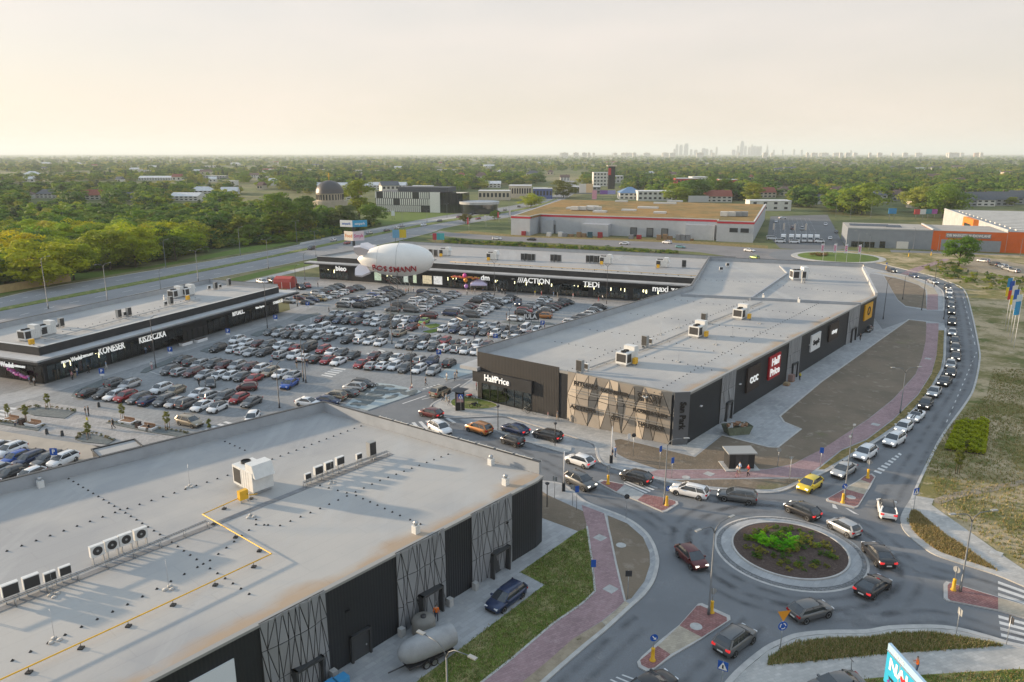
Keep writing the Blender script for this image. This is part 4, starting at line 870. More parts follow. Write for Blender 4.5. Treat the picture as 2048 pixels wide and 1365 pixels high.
# ---- rows of the car park: (where, base heading in degrees, [(u, v, colour, kind?)])
SDEG, NDEG, EDEG, WDEG = 252, 72, -19, 161
ROWS = [
 ('the front line nearest the plaza', 'S', [(179,786,'K'),(210,788,'K'),(230,792,'W','estate car'),(251,795,'R'),(277,798,'K','estate car'),(298,802,'N','saloon'),(329,803,'G'),(351,807,'K'),(374,808,'K','SUV'),(404,813,'W','saloon'),(435,816,'W','hatchback','K')]),
 ('the back line nearest the plaza', 'S', [(232,767,'K'),(259,771,'S'),(322,779,'W','SUV'),(351,783,'T'),(398,788,'W','saloon'),(421,792,'S','estate car'),(449,794,'K','estate car'),(478,798,'R','hatchback'),(503,805,'G','saloon')]),
 ('the front line of the second double row', 'S', [(341,742,'K'),(360,745,'S','hatchback'),(386,746,'D','estate car'),(410,750,'S'),(438,752,'W','small car'),(461,753,'W','small car'),(484,755,'K'),(507,759,'R','saloon')]),
 ('the back line of the second double row', 'S', [(364,721,'K','saloon'),(382,725,'K'),(400,731,'S','SUV'),(427,730,'G','SUV'),(447,734,'D','SUV'),(474,733,'K'),(500,735,'D','hatchback'),(521,740,'W','SUV'),(540,745,'T','estate car'),(562,749,'W','saloon'),(585,752,'S','saloon')]),
 ('the front line of the third double row', 'S', [(436,698,'K'),(465,700,'W'),(486,702,'W','estate car'),(503,706,'K'),(529,706,'K','estate car'),(562,711,'S','SUV'),(589,712,'W','SUV'),(611,716,'W','saloon'),(632,719,'K'),(655,721,'R','saloon'),(677,724,'W','saloon')]),
 ('the back line of the third double row', 'S', [(474,681,'W','SUV'),(492,687,'W'),(515,690,'D'),(536,690,'K'),(559,693,'W','estate car'),(577,695,'S','saloon'),(595,697,'R'),(618,697,'K','van'),(646,700,'R','estate car'),(664,705,'W','saloon'),(683,707,'K'),(706,712,'K','saloon')]),
 ('the front line right of the red saloon', 'S', [(723,729,'R','saloon'),(744,732,'S'),(767,732,'W'),(790,733,'W','estate car'),(811,738,'G','SUV'),(838,739,'W','estate car'),(867,743,'K','SUV')]),
 ('the back line right of the red saloon', 'S', [(748,714,'D','hatchback'),(770,716,'G','estate car'),(793,717,'W','saloon'),(818,720,'K','SUV'),(841,722,'K','SUV'),(864,724,'N','SUV'),(899,728,'K','SUV')]),
 ('the front line of the fourth double row', 'S', [(541,665,'G'),(558,668,'S'),(578,670,'K'),(595,672,'K'),(617,673,'K'),(638,673,'S','estate car'),(660,676,'G','saloon'),(695,681,'K'),(718,682,'W','small car'),(740,683,'W'),(761,686,'W','saloon')]),
 ('the back line of the fourth double row', 'S', [(586,656,'S','estate car'),(603,658,'W'),(623,660,'W','SUV'),(646,657,'W','van'),(664,662,'W'),(683,666,'W','estate car'),(703,668,'K'),(722,670,'W'),(744,668,'K','saloon'),(764,672,'K')]),
 ('the front line before the long building', 'S', [(804,690,'S','SUV'),(825,693,'K'),(845,693,'W','small car'),(868,695,'G'),(889,698,'W','SUV'),(913,699,'W','SUV','K'),(932,702,'W','SUV','K'),(952,704,'W')]),
 ('the back line before the long building', 'S', [(826,678,'S','saloon'),(848,679,'K','estate car'),(870,681,'S','estate car'),(890,683,'R','estate car'),(911,686,'K'),(932,686,'W'),(954,690,'W','SUV'),(974,693,'D','SUV')]),
 ('the front line of the fifth double row', 'S', [(641,640,'D'),(658,641,'K'),(677,642,'N','saloon'),(695,643,'K'),(714,644,'K','SUV'),(738,645,'S'),(752,647,'W'),(771,649,'K'),(791,651,'K','estate car'),(808,653,'W'),(825,656,'D')]),
 ('the back line of the fifth double row', 'S', [(668,629,'S'),(685,630,'K'),(701,632,'W'),(718,633,'N'),(738,632,'K','SUV'),(755,636,'W'),(775,637,'K'),(797,638,'W'),(813,640,'W'),(829,641,'N'),(848,644,'L','hatchback')]),
 ('the front line behind the green lawn strips', 'S', [(885,659,'W','small car'),(909,661,'N','SUV'),(930,664,'S'),(950,664,'K'),(969,665,'G','estate car'),(991,668,'W','SUV'),(1012,671,'S'),(1034,670,'K'),(1057,671,'D')]),
 ('the back line behind the green lawn strips', 'S', [(907,648,'W','SUV'),(930,650,'G'),(947,652,'K'),(965,653,'W','small car'),(989,654,'S'),(1007,659,'K'),(1030,659,'K'),(1051,659,'W','van'),(1073,661,'W')]),
 ('the near column by the left shops', 'E', [(578,603,'K','SUV'),(599,597,'D'),(615,593,'T'),(636,588,'S'),(648,584,'G'),(660,580,'K'),(670,577,'K'),(679,573,'K')]),
 ('the far column by the left shops', 'E', [(615,606,'K'),(625,601,'N','SUV'),(642,599,'M'),(650,596,'W'),(666,593,'S'),(675,589,'W'),(685,586,'W','SUV'),(695,582,'D'),(705,579,'K'),(718,577,'K','SUV')]),
 ('the near column below the airship', 'E', [(687,612,'K','SUV'),(696,605,'W'),(712,602,'N'),(720,599,'W'),(735,597,'W'),(748,592,'B'),(757,586,'W'),(770,582,'N'),(779,580,'K')]),
 ('the far column below the airship', 'E', [(720,613,'K','SUV'),(734,610,'K'),(747,608,'G'),(753,604,'G'),(763,600,'W','SUV'),(776,597,'K'),(784,593,'K','SUV'),(790,590,'K'),(799,587,'G')]),
 ('the near column past the airship', 'E', [(786,620,'G'),(798,613,'K','SUV'),(810,611,'K'),(823,607,'W','SUV'),(830,602,'W'),(840,600,'W'),(845,596,'G'),(853,591,'S'),(846,585,'N'),(868,583,'S')]),
 ('the far column past the airship', 'E', [(823,621,'K','van'),(846,619,'W'),(850,614,'K','SUV'),(859,610,'S'),(867,606,'K'),(874,604,'K'),(879,600,'W'),(888,597,'K','SUV'),(901,593,'S','SUV'),(909,589,'K','SUV')]),
 ('the near column facing the tent', 'E', [(901,628,'N','van'),(917,624,'W'),(924,619,'G'),(933,616,'K'),(943,613,'D'),(952,603,'K','SUV'),(958,600,'K'),(967,597,'G'),(974,593,'S')]),
 ('the far column facing the tent', 'E', [(944,631,'K','van'),(958,627,'W'),(965,623,'K'),(972,620,'S'),(975,615,'W','SUV'),(987,614,'K'),(993,608,'K','SUV'),(1001,604,'W'),(1011,602,'K'),(1024,598,'K','SUV')]),
 ('the near column behind the banner', 'E', [(1030,639,'W'),(1046,627,'K'),(1050,622,'R'),(1050,618,'K'),(1058,616,'S'),(1066,613,'S'),(1079,609,'K'),(1085,604,'W'),(1091,600,'K','SUV')]),
 ('the far column behind the banner', 'E', [(1088,633,'O','SUV'),(1088,626,'K'),(1093,621,'S'),(1102,617,'K'),(1110,614,'D'),(1116,610,'K'),(1124,608,'K'),(1128,603,'K'),(1135,605,'K')]),
 ('the column along the long parapet', 'E', [(1143,646,'W'),(1158,641,'G'),(1167,635,'K'),(1176,630,'W'),(1183,625,'K'),(1191,621,'S'),(1199,616,'K')]),
 ('the row beside the pale gravel bed', 'E', [(616,806,'W','saloon'),(656,802,'N','saloon'),(670,794,'T','SUV'),(693,787,'G','saloon'),(709,776,'S','SUV'),(727,769,'K')]),
 ('the corner row past the plaza', 'S', [(0,896,'W','SUV'),(22,902,'W','SUV'),(32,917,'B'),(58,919,'N','estate car'),(95,920,'K','estate car'),(126,922,'W','SUV'),(-10,944,'S','hatchback'),(24,948,'K','hatchback'),(60,952,'W','hatchback')]),
]
cr = random.Random(11)
for where, ax, cars in ROWS:
    for i, c in enumerate(cars):
        u, v, col = c[:3]; kind = c[3] if len(c) > 3 else cr.choice(KINDS); roof = c[4] if len(c) > 4 else None
        if col == 'K' and cr.random() < .48: col = 'S' if cr.random() < .25 else 'G'  # reflected sky put into the paint
        x, y = G(u, v, .5)
        base = (SDEG if cr.random() < .82 else NDEG) if ax == 'S' else (EDEG if cr.random() < .75 else WDEG)
        lab = f"{PAINT[col][0]} {kind}, {ORD[i]} in {where}"
        car(x, y, R(base + cr.uniform(-2, 2)), col, kind, lab, 'cars parked in the car park', roof=roof).scale = (.93, .93, .95)
# ---- cars on the move: (u, v, nose u, nose v, colour, kind, label, roof, headlamps, brake lamps)
Q = 'cars queuing along the curved road'
LONG = [
 (1619,972,1600,984,'Y','hatchback','bright yellow hatchback at the head of the queue into the roundabout',None,1,0),
 (1687,943,1668,955,'S','saloon','silver saloon right behind the yellow hatchback in the queue',None,1,0),
 (1730,910,1712,922,'W','SUV','big white SUV third in the queue, behind the silver saloon',None,1,0),
 (1788,883,1772,893,'W','SUV','white crossover fourth in the queue, black lower grille',None,1,0),
 (1807,857,1793,868,'W','hatchback','white hatchback fifth in the queue, behind the white crossover',None,1,0),
 (1832,834,1820,845,'W','convertible','white open-top sports car with two dark bonnet stripes in the queue',None,1,0),
 (1851,810,1842,821,'K','hatchback','black hatchback just behind the open-top sports car in the queue',None,1,0),
 (1868,786,1858,798,'S','saloon','grey-blue saloon two behind the open-top car in the queue',None,1,0),
 (1889,765,1880,774,'K','saloon','black saloon three behind the open-top car in the queue',None,1,0),
 (1901,747,1898,757,'K','hatchback','black hatchback four behind the open-top car in the queue',None,1,0),
 (1901,731,1899,741,'S','hatchback','silver hatchback five behind the open-top car in the queue',None,1,0),
 (1911,715,1910,725,'K','saloon','black saloon six behind the open-top car in the queue',None,1,0),
 (1910,699,1910,708,'G','SUV','dark grey SUV seven behind the open-top car in the queue',None,1,0),
 (1909,684,1909,692,'K','hatchback','black hatchback eight behind the open-top car in the queue',None,1,0),
 (1904,667,1904,675,'S','hatchback','silver hatchback nine behind the open-top car in the queue',None,1,0),
 (1904,646,1904,654,'K','SUV','black SUV alone in the queue beside the service drive',None,1,0),
 (1903,625,1903,632,'K','hatchback','black hatchback in the queue just past the service drive',None,1,0),
 (1902,613,1902,619,'G','hatchback','dark grey hatchback second in the queue past the service drive',None,1,0),
 (1903,604,1902,609,'G','saloon','dark grey saloon third in the queue past the service drive',None,1,0),
 (1898,595,1899,600,'S','hatchback','silver hatchback fourth in the queue past the service drive',None,1,0),
 (1898,586,1899,590,'W','hatchback','white hatchback fifth in the queue past the service drive',None,1,0),
 (1895,576,1898,581,'K','SUV','black SUV last of the tight queue, on the bend',None,1,0),
 (1866,565,1880,570,'S','saloon','silver saloon on the bend between the roundabouts',None,1,0),
 (1827,553,1840,558,'N','saloon','blue saloon entering the bend from the far roundabout',None,1,0),
 (1783,543,1797,547,'K','SUV','black SUV leaving the far roundabout',None,1,0)]
Q2 = 'cars on the roads around the near roundabout'
NEAR = [
 (1474,995,1440,990,'G','estate car','dark estate car leaving the roundabout towards the access road',None,1,0),
 (1379,985,1348,978,'W','estate car','white estate car beside the red paved traffic island',None,1,0),
 (1272,957,1245,949,'K','hatchback','black hatchback on the pedestrian crossing of the access road',None,1,1),
 (1159,924,1132,915,'W','hatchback','white hatchback on the access road below the lamp columns',None,0,1),
 (1161,966,1190,980,'G','SUV','grey SUV leaving the access road past the white gate posts',None,1,0),
 (1095,873,1072,867,'K','estate car','black estate car standing in the drop-off bay',None,1,1),
 (1030,861,1010,855,'N','saloon','dark blue saloon standing in the drop-off bay',None,0,1),
 (1025,884,1004,877,'K','small car','black small car with chrome window line on the access road',None,1,0),
 (958,860,936,853,'O','SUV','orange-brown crossover on the access road',None,1,0),
 (880,860,902,871,'W','SUV','white SUV beside the zebra crossing above the near roof',None,0,0),
 (862,829,843,824,'D','hatchback','dark brown hatchback on the zebra crossing',None,1,1),
 (881,786,899,778,'T','SUV','brown SUV turning by the shop forecourt',None,0,0),
 (1604,1024,1577,1012,'K','hatchback','black hatchback on the far side of the near roundabout',None,1,1),
 (1687,1058,1660,1044,'S','small car','small pale silver hatchback circling the near roundabout',None,0,0),
 (1756,1112,1738,1092,'K','saloon','black saloon with lit rear lamps circling the near roundabout',None,0,1),
 (1746,1175,1772,1158,'K','coupe','black coupe leaving the near roundabout eastwards',None,0,1),
 (1621,1225,1660,1214,'G','hatchback','dark grey hatchback entering the near roundabout from the south',None,0,0),
 (1470,1284,1500,1262,'G','SUV','grey SUV with roof rails waiting to enter the roundabout',None,0,1),
 (1383,1118,1404,1138,'D','hatchback','deep red hatchback leaving the roundabout southwards',None,1,0),
 (1773,1022,1768,1000,'W','SUV','white crossover with black roof driving away up the curved road','K',0,1),
 (1302,1378,1325,1365,'K','saloon','dark saloon cut off at the bottom edge beside the island',None,0,0),
 (1672,1378,1640,1384,'G','saloon','dark car roof cut off at the bottom edge behind the billboard',None,0,0),
 (1012,1199,992,1214,'N','estate car','dark blue estate car parked on the service yard by the near building',None,0,0),
 (1735,660,1729,665,'K','saloon','black car parked against the long building wall',None,0,0),
 (380,846,405,852,'T','estate car','gold-beige estate car rolling to the zebra crossing at the plaza',None,0,0),
 (579,770,566,778,'B','saloon','bright blue saloon alone in the second double row',None,0,0),
 (421,769,421,778,'G','small car','dark grey small car driving down the first aisle towards the camera',None,0,0),
 (494,777,475,778,'D','small car','brownish small hatchback crossing the first aisle',None,0,0),
 (505,838,500,846,'W','hatchback','white car half hidden behind the near roof edge',None,0,0),
 (800,668,818,660,'T','saloon','tan saloon standing alone by the zebra crossing',None,0,0),
 (858,634,842,633,'D','SUV','dark red SUV driving along the middle aisle',None,0,0),
 (925,640,938,645,'K','hatchback','black hatchback turning in by the green lawn strips',None,0,0),
 (1036,608,1033,613,'N','SUV','blue SUV driving out of the far aisle before the shops',None,1,0),
 (1026,680,1012,684,'W','hatchback','white car beside the parapet of the long building',None,0,0),
 (525,565,536,567,'W','estate car','white estate car parked behind the left shops',None,0,0),
 (545,563,552,565,'K','SUV','black SUV parked behind the left shops',None,0,0),
 (615,573,620,577,'R','hatchback','red hatchback beside the red marquee',None,0,0),
 (602,576,608,579,'K','SUV','black SUV beside the red marquee',None,0,0),
 (565,589,572,587,'S','hatchback','silver hatchback under the canopy end of the left shops',None,0,0)]
Q3 = 'cars driving on the dual carriageway and cross road'
FAR = [(667,481,690,476,'W','hatchback'),(694,487,672,492,'R','hatchback'),(623,498,600,503,'K','SUV'),(739,467,760,462,'S','saloon'),(774,462,795,458,'K','saloon'),(794,457,815,453,'W','hatchback'),(803,453,825,449,'S','saloon'),(847,451,830,454,'W','saloon'),(879,443,860,446,'K','hatchback'),(917,435,900,438,'R','hatchback'),(942,430,925,433,'K','saloon'),(956,438,935,441,'R','saloon'),(985,425,1000,422,'W','hatchback'),(1010,421,1025,418,'S','SUV'),(1038,414,1050,411,'K','hatchback'),(1060,409,1072,406,'R','hatchback'),(1083,404,1092,401,'W','SUV'),
       (1334,486,1310,484,'W','SUV'),(1361,495,1385,497,'C','saloon'),(1249,488,1225,487,'W','saloon'),(1063,480,1040,479,'K','saloon'),(1499,502,1520,504,'W','saloon'),(1509,516,1490,513,'L','hatchback'),(994,478,1015,479,'W','estate car'),
       (1966,523,1950,521,'S','estate car'),(1988,530,1972,527,'K','SUV'),(2005,534,1990,531,'W','hatchback'),(2014,539,2000,536,'S','hatchback'),(2027,543,2012,540,'S','estate car'),(1552,444,1552,450,'W','saloon'),(1565,437,1572,437,'W','saloon'),(1651,450,1651,456,'W','hatchback'),(1660,478,1660,485,'W','hatchback'),(1604,459,1604,465,'S','van'),(1585,458,1585,464,'D','van'),(1673,465,1675,470,'K','hatchback')]
FLAB = ['on the near bend of the left carriageway', 'beside the twin-sign pylon', 'left of the twin-sign pylon on the dual carriageway', 'just right of the twin-sign pylon', 'in the pair left of the small signs', 'above the blue and yellow sign', 'ahead of the white car above the blue sign', 'alone on the middle of the dual carriageway', 'before the striped building', 'below the glass corner of the striped building', 'left of the red flag on the dual carriageway', 'nearest the red flag', 'before the round dealership', 'past the dealership on the dual carriageway', 'near the yellow tree on the dual carriageway', 'on the far rise of the dual carriageway', 'farthest up the dual carriageway',
        'on the cross road before the loading docks', 'right of the white SUV on the cross road', 'on the middle of the cross road', 'at the west end of the cross road', 'nearing the far roundabout', 'by the white vans at the far roundabout', 'turning into the cross road', 'alone on the gravel lot', 'second on the gravel lot', 'third on the gravel lot', 'fourth on the gravel lot', 'last on the gravel lot', 'at the back of the warehouse car park', 'at the far edge of the warehouse car park', 'on the right aisle of the warehouse car park', 'at the entry of the warehouse car park', 'fourth vehicle in the warehouse car park', 'near the flags of the warehouse car park', 'by the grey hall gable']
def conv(x, y, ang, label, group):
    """white open car with bonnet stripes"""
    t = car(x, y, ang, 'W', 'coupe', label, group, True, lights=True)
    for ch in list(t.children):
        if ch.name.startswith(('windows', 'body')): bpy.data.objects.remove(ch, do_unlink=True)
    mb = car_meshes('coupe', True)[0]; L, Wd, Hh, hd, bl = CT['coupe'][:5]; w = Wd / 2
    # lower body only: drop roof skin and pillars (material 5 and thin tubes)
    body = MB(); n = 12 * 12; body.v = mb.v[:n + 24]; body.f = [f for f in mb.f if max(f) < n + 24]; body.m = [m for f, m in zip(mb.f, mb.m) if max(f) < n + 24]; body.sm = [s for f, s in zip(mb.f, mb.sm) if max(f) < n + 24]
    body.build('body', [PAINT['W'][1], M_TRIM], t)
    MB().box(-.30 * L, .10 * L, -w * .74, w * .74, bl - .01, bl + .05).build('cabin_opening', M_TRIM, t)
    for sx in (-.22, -.02):
        for sy in (-.36, .36): MB().box(sx * L - .12, sx * L + .1, sy * w * 1.9 / 2 - .22, sy * w * 1.9 / 2 + .22, bl, bl + .34).build('headrest', M_TRIM, t)
    MB().add([(.2 * L, -w * .84, bl), (.2 * L, w * .84, bl), (.08 * L, w * .68, Hh - .05), (.08 * L, -w * .68, Hh - .05)], [(0, 1, 2, 3)]).build('windscreen', M_CGL, t)
    fr = MB().tube([(.2 * L, -w * .84, bl), (.08 * L, -w * .68, Hh - .05), (.08 * L, w * .68, Hh - .05), (.2 * L, w * .84, bl)], .035, 4); fr.build('windscreen_frame', PAINT['W'][1], t)
    for s in (-1, 1):
        a, b = sorted((s * .07, s * .26)); q = MB(); xs = [(.21, hd * 1.03), (.36, hd * .995), (.44, hd * .93), (.487, hd * .81)]
        q.add([(f * L, yy, z + .026) for f, z in xs for yy in (a, b)], [(0, 2, 3, 1), (2, 4, 5, 3), (4, 6, 7, 5)]); q.build('stripe', PAINT['K'][1], t)
for grp, lst, det in ((Q, LONG, True), (Q2, NEAR, True)):
    for (u, v, nu, nv, col, kind, lab, roof, hl_, bk) in lst:
        x, y = G(u, v, .4); nx, ny = G(nu, nv, .4); a = math.atan2(ny - y, nx - x)
        if kind == 'convertible': conv(x, y, a, lab, grp)
        else: car(x, y, a, col, kind, lab, grp, True, roof, bool(hl_), bool(bk))
for (u, v, nu, nv, col, kind), fl in zip(FAR, FLAB):
    x, y = G(u, v, .4); nx, ny = G(nu, nv, .4); car(x, y, math.atan2(ny - y, nx - x), col, kind, f'{PAINT[col][0]} {kind} {fl}', Q3)
# ---- white delivery vans and trucks by the far car park
def truck(x, y, ang, label, grp):
    t = thing('box_truck', label, 'truck', (x, y, 0), ang, grp)
    MB().box(-3.2, 1.1, -1.1, 1.1, .9, 3.4).build('cargo_box', M_WHITE, t)
    b = MB(); b.add([(1.2, -1, .5), (2.9, -1, .5), (2.9, -1, 1.5), (2.5, -.95, 2.5), (1.2, -.95, 2.6), (1.2, 1, .5), (2.9, 1, .5), (2.9, 1, 1.5), (2.5, .95, 2.5), (1.2, .95, 2.6)], [(0, 1, 2, 3, 4), (9, 8, 7, 6, 5), (1, 6, 7, 2), (3, 8, 9, 4), (0, 4, 9, 5)]); b.build('cab', M_WHITE, t)
    MB().add([(2.91, -.9, 1.52), (2.91, .9, 1.52), (2.53, .85, 2.45), (2.53, -.85, 2.45)], [(0, 1, 2, 3)]).build('windscreen', M_CGL, t)
    MB().box(-3.2, 2.8, -.9, .9, .45, .85).build('chassis', M_TRIM, t)
    w = car_proto('van', False)['wheel']
    for xx in (-2.1, 2.0):
        for sy in (-1, 1): link('wheel', w, t, (xx, sy * .95, .36), 0 if sy > 0 else math.pi)
for i, u in enumerate((1566, 1582, 1595, 1608, 1620, 1633)):
    x, y = G(u, 484 + i * .2); truck(x, y, R(-111), f'white box truck, {ORD[i]} from the left in the line at the far car park', 'white trucks lined up at the far car park')
for i, (u, v, l) in enumerate(((1543, 480, 'white van beside the warehouse corner'), (1560, 486, 'white van with red print before the truck line'), (1588, 487, 'white van in front of the truck line'), (1638, 486, 'white van at the right end of the truck line'))):
    x, y = G(u, v); car(x, y, R(-10), 'W', 'van', l, 'white vans at the far car park')
# ================================================================ VEGETATION
def leaf_mat(name, trans=.3, fixed=None):
    m = bpy.data.materials.new(name); m.use_nodes = True; t = m.node_tree; N, L = t.nodes, t.links; b = N['Principled BSDF']; out = N['Material Output']
    oi = N.new('ShaderNodeObjectInfo'); g = N.new('ShaderNodeNewGeometry')
    n = N.new('ShaderNodeTexNoise'); n.inputs['Scale'].default_value = .55; n.inputs['Detail'].default_value = 3; L.new(g.outputs['Position'], n.inputs['Vector'])
    ad = N.new('ShaderNodeMath'); ad.operation = 'ADD'; L.new(n.outputs[0], ad.inputs[0]); L.new(oi.outputs['Random'], ad.inputs[1])
    mr_ = N.new('ShaderNodeMapRange'); mr_.inputs[1].default_value = .35; mr_.inputs[2].default_value = 1.65; mr_.inputs[3].default_value = .492; mr_.inputs[4].default_value = .535; L.new(ad.outputs[0], mr_.inputs[0])
    mv = N.new('ShaderNodeMapRange'); mv.inputs[1].default_value = .3; mv.inputs[2].default_value = 1.7; mv.inputs[3].default_value = 1.35; mv.inputs[4].default_value = .72; L.new(ad.outputs[0], mv.inputs[0])
    hs = N.new('ShaderNodeHueSaturation'); L.new(mr_.outputs[0], hs.inputs['Hue']); L.new(mv.outputs[0], hs.inputs['Value']); (L.new(oi.outputs['Color'], hs.inputs['Color']) if fixed is None else setattr(hs.inputs['Color'], 'default_value', (*fixed, 1)))
    L.new(hs.outputs[0], b.inputs['Base Color']); b.inputs['Roughness'].default_value = .65; b.inputs['Specular IOR Level'].default_value = .25
    tr = N.new('ShaderNodeBsdfTranslucent'); L.new(hs.outputs[0], tr.inputs[0]); x = N.new('ShaderNodeMixShader'); x.inputs[0].default_value = trans
    L.new(b.outputs[0], x.inputs[1]); L.new(tr.outputs[0], x.inputs[2]); L.new(x.outputs[0], out.inputs[0]); return m
M_LEAF = leaf_mat('leaf', .45); M_BARK = mat('bark', (.09, .07, .05), .9, var=.3, scale=3)
def quads_mesh(name, C, Nn, size, rng, m, asp=.65):
    """leaf-sized quads at C facing Nn"""
    k = len(C); a = np.cross(Nn, rng.normal(size=(k, 3))); a /= np.linalg.norm(a, axis=1, keepdims=True) + 1e-9; b = np.cross(Nn, a); b /= np.linalg.norm(b, axis=1, keepdims=True) + 1e-9
    s = (size * rng.uniform(.6, 1.3, k))[:, None]; V = np.empty((k, 4, 3)); V[:, 0] = C - a * s; V[:, 1] = C - b * s * asp; V[:, 2] = C + a * s; V[:, 3] = C + b * s * asp
    me = bpy.data.meshes.new(name); me.vertices.add(4 * k); me.vertices.foreach_set('co', V.ravel()); me.loops.add(4 * k); me.loops.foreach_set('vertex_index', np.arange(4 * k, dtype=np.int32))
    me.polygons.add(k); me.polygons.foreach_set('loop_start', np.arange(0, 4 * k, 4, dtype=np.int32)); me.polygons.foreach_set('loop_total', np.full(k, 4, dtype=np.int32)); me.materials.append(m); me.update(); me.validate(); return me
def crown_mesh(name, seed, nclump, nleaf, leaf, rx=.5, z0=.22, shape='round'):
    """crown of a unit-height tree: leaf clumps through the volume, gaps between them"""
    r = np.random.default_rng(seed); P = []; Nv = []
    for c in range(nclump):
        while True:
            d = r.uniform(-1, 1, 3)
            if np.linalg.norm(d) < 1 and np.linalg.norm(d) > .35: break
        if shape == 'round': wz = 1 - .25 * max(0, d[2]); ctr = np.array([d[0] * rx * wz, d[1] * rx * wz, z0 + (1 - z0) * (.5 + .46 * d[2])]); rad = r.uniform(.09, .17)
        elif shape == 'tall': wz = 1 - .5 * abs(d[2]); ctr = np.array([d[0] * rx * wz * .55, d[1] * rx * wz * .55, z0 + (1 - z0) * (.5 + .47 * d[2])]); rad = r.uniform(.07, .13)
        else: h = r.uniform(0, 1) ** 1.3; a_ = r.uniform(0, 6.28); q = rx * .55 * (1 - h) * r.uniform(.4, 1); ctr = np.array([q * math.cos(a_), q * math.sin(a_), z0 * .5 + (1 - z0 * .5) * h]); rad = .06 + .05 * (1 - h)
        k = nleaf // nclump; v = r.normal(size=(k, 3)); v /= np.linalg.norm(v, axis=1, keepdims=True); v[:, 2] = np.where(r.random(k) < .7, np.abs(v[:, 2]), v[:, 2])
        P.append(ctr + v * rad * (r.uniform(.55, 1.08, (k, 1))) * np.array([1.15, 1.15, .85])); nn = v + r.normal(size=(k, 3)) * .3 + np.array([0, 0, .3]); Nv.append(nn / np.linalg.norm(nn, axis=1, keepdims=True))
    return quads_mesh(name, np.concatenate(P), np.concatenate(Nv), leaf, r, M_LEAF)
def trunk_mesh(name, seed, h=.55, r0=.022, limbs=6):
    rr = random.Random(seed); mb = MB(); mb.tube([(0, 0, -.02), (rr.uniform(-.01, .01), 0, h * .4), (rr.uniform(-.02, .02), rr.uniform(-.02, .02), h), (0, 0, h + .2)], [r0 * 1.2, r0, r0 * .7, r0 * .25], 6)
    for i in range(limbs):
        z = rr.uniform(.2, h); a = rr.uniform(0, 6.28); l = rr.uniform(.16, .3); mb.tube([(0, 0, z), (math.cos(a) * l * .5, math.sin(a) * l * .5, z + l * .5), (math.cos(a) * l, math.sin(a) * l, z + l * .75)], [r0 * .55, r0 * .35, r0 * .12], 5)
    me = mb.mesh(name); me.materials.append(M_BARK); return me
CR = [crown_mesh('crown', 10 + i, 34 + 4 * i, 6000, .024, .46 + .03 * (i % 3), .08) for i in range(5)] + [crown_mesh('crown', 30, 36, 4200, .019, .5, .12, 'tall'), crown_mesh('crown', 31, 46, 3800, .018, .42, .1, 'cone')]
TR = [trunk_mesh('trunk', 5 + i) for i in range(3)]
LC = [crown_mesh('crown', 50 + i, 16, 640, .052, .48, .08) for i in range(4)] + [crown_mesh('crown', 60, 16, 520, .045, .5, .08, 'tall'), crown_mesh('crown', 61, 20, 520, .04, .42, .06, 'cone')]
GREEN = [(.20, .28, .018), (.30, .36, .014), (.14, .22, .02), (.42, .43, .010), (.10, .16, .024), (.34, .33, .02)]
def tree(x, y, h, label, cat='tree', group=None, crown=0, col=None, name='tree', rx=1., z=0.):
    t = thing(name, label, cat, (x, y, z), rnd.uniform(0, 6.28), group)
    a = link('crown', CR[crown], t); a.scale = (h * rx, h * rx, h); a.color = (*(col or rnd.choice(GREEN)), 1)
    b = link('trunk', rnd.choice(TR), t); b.scale = (h, h, h); return t
# named trees
def tpx(u, v, vt, label, **k):
    x, y = G(u, v); lo, hi = 0, 40
    for _ in range(40):
        mdl = (lo + hi) / 2; dz = CAM_H - mdl; d = y * _c + dz * _s; vv = 682.5 + FOC * (-y * _s + dz * _c) / d
        if vv > vt: lo = mdl
        else: hi = mdl
    return tree(x, y, lo, label, **k)
tpx(1917, 533, 468, 'broad green tree standing alone before the orange hall', crown=1, col=(0.146, 0.234, 0.018), rx=1.05)
tpx(88, 572, 478, 'wide yellow-green tree behind the tan hoarding', crown=2, col=(0.309, 0.332, 0.011), rx=1.6)
tpx(148, 560, 476, 'yellow-green tree right of the tan hoarding', crown=0, col=(0.273, 0.312, 0.013), rx=1.2)
tpx(222, 540, 455, 'slender tree group with bare stems beside the carriageway', crown=3, col=(0.255, 0.293, 0.018), rx=1.25)
tpx(272, 535, 452, 'bright yellow-topped tree beside the carriageway', crown=4, col=(0.346, 0.370, 0.011), rx=1.3)
tpx(352, 522, 468, 'dark bushy tree at the end of the roadside wood', crown=1, col=(0.091, 0.137, 0.018), rx=1.3)
tpx(500, 488, 446, 'lone roadside tree before the dark wood', crown=0, col=(0.200, 0.254, 0.018), rx=1.2)
tpx(560, 478, 380, 'tall pale green tree left of the domed church', crown=5, col=(0.182, 0.244, 0.027), rx=1.5)
tpx(600, 470, 392, 'dark green tree in front of the domed church', crown=2, col=(0.100, 0.156, 0.020), rx=1.2)
tpx(690, 462, 408, 'dark round tree right of the domed church', crown=3, col=(0.082, 0.117, 0.025), rx=1.3)
tpx(748, 452, 404, 'green roadside tree left of the striped building', crown=1, col=(0.118, 0.195, 0.018), rx=1.4)
tpx(719, 440, 355, 'tall olive tree behind the striped building', crown=5, col=(0.273, 0.293, 0.027), rx=1.6)
tpx(931, 447, 426, 'small reddish tree by the dual carriageway', crown=0, col=(0.255, 0.176, 0.027), rx=1.3)
tpx(990, 440, 420, 'small green tree by the red flag', crown=1, col=(0.164, 0.215, 0.018), rx=1.3)
tpx(1062, 415, 388, 'bright yellow-green tree above the warehouse corner', crown=4, col=(0.346, 0.370, 0.011), rx=2.0)
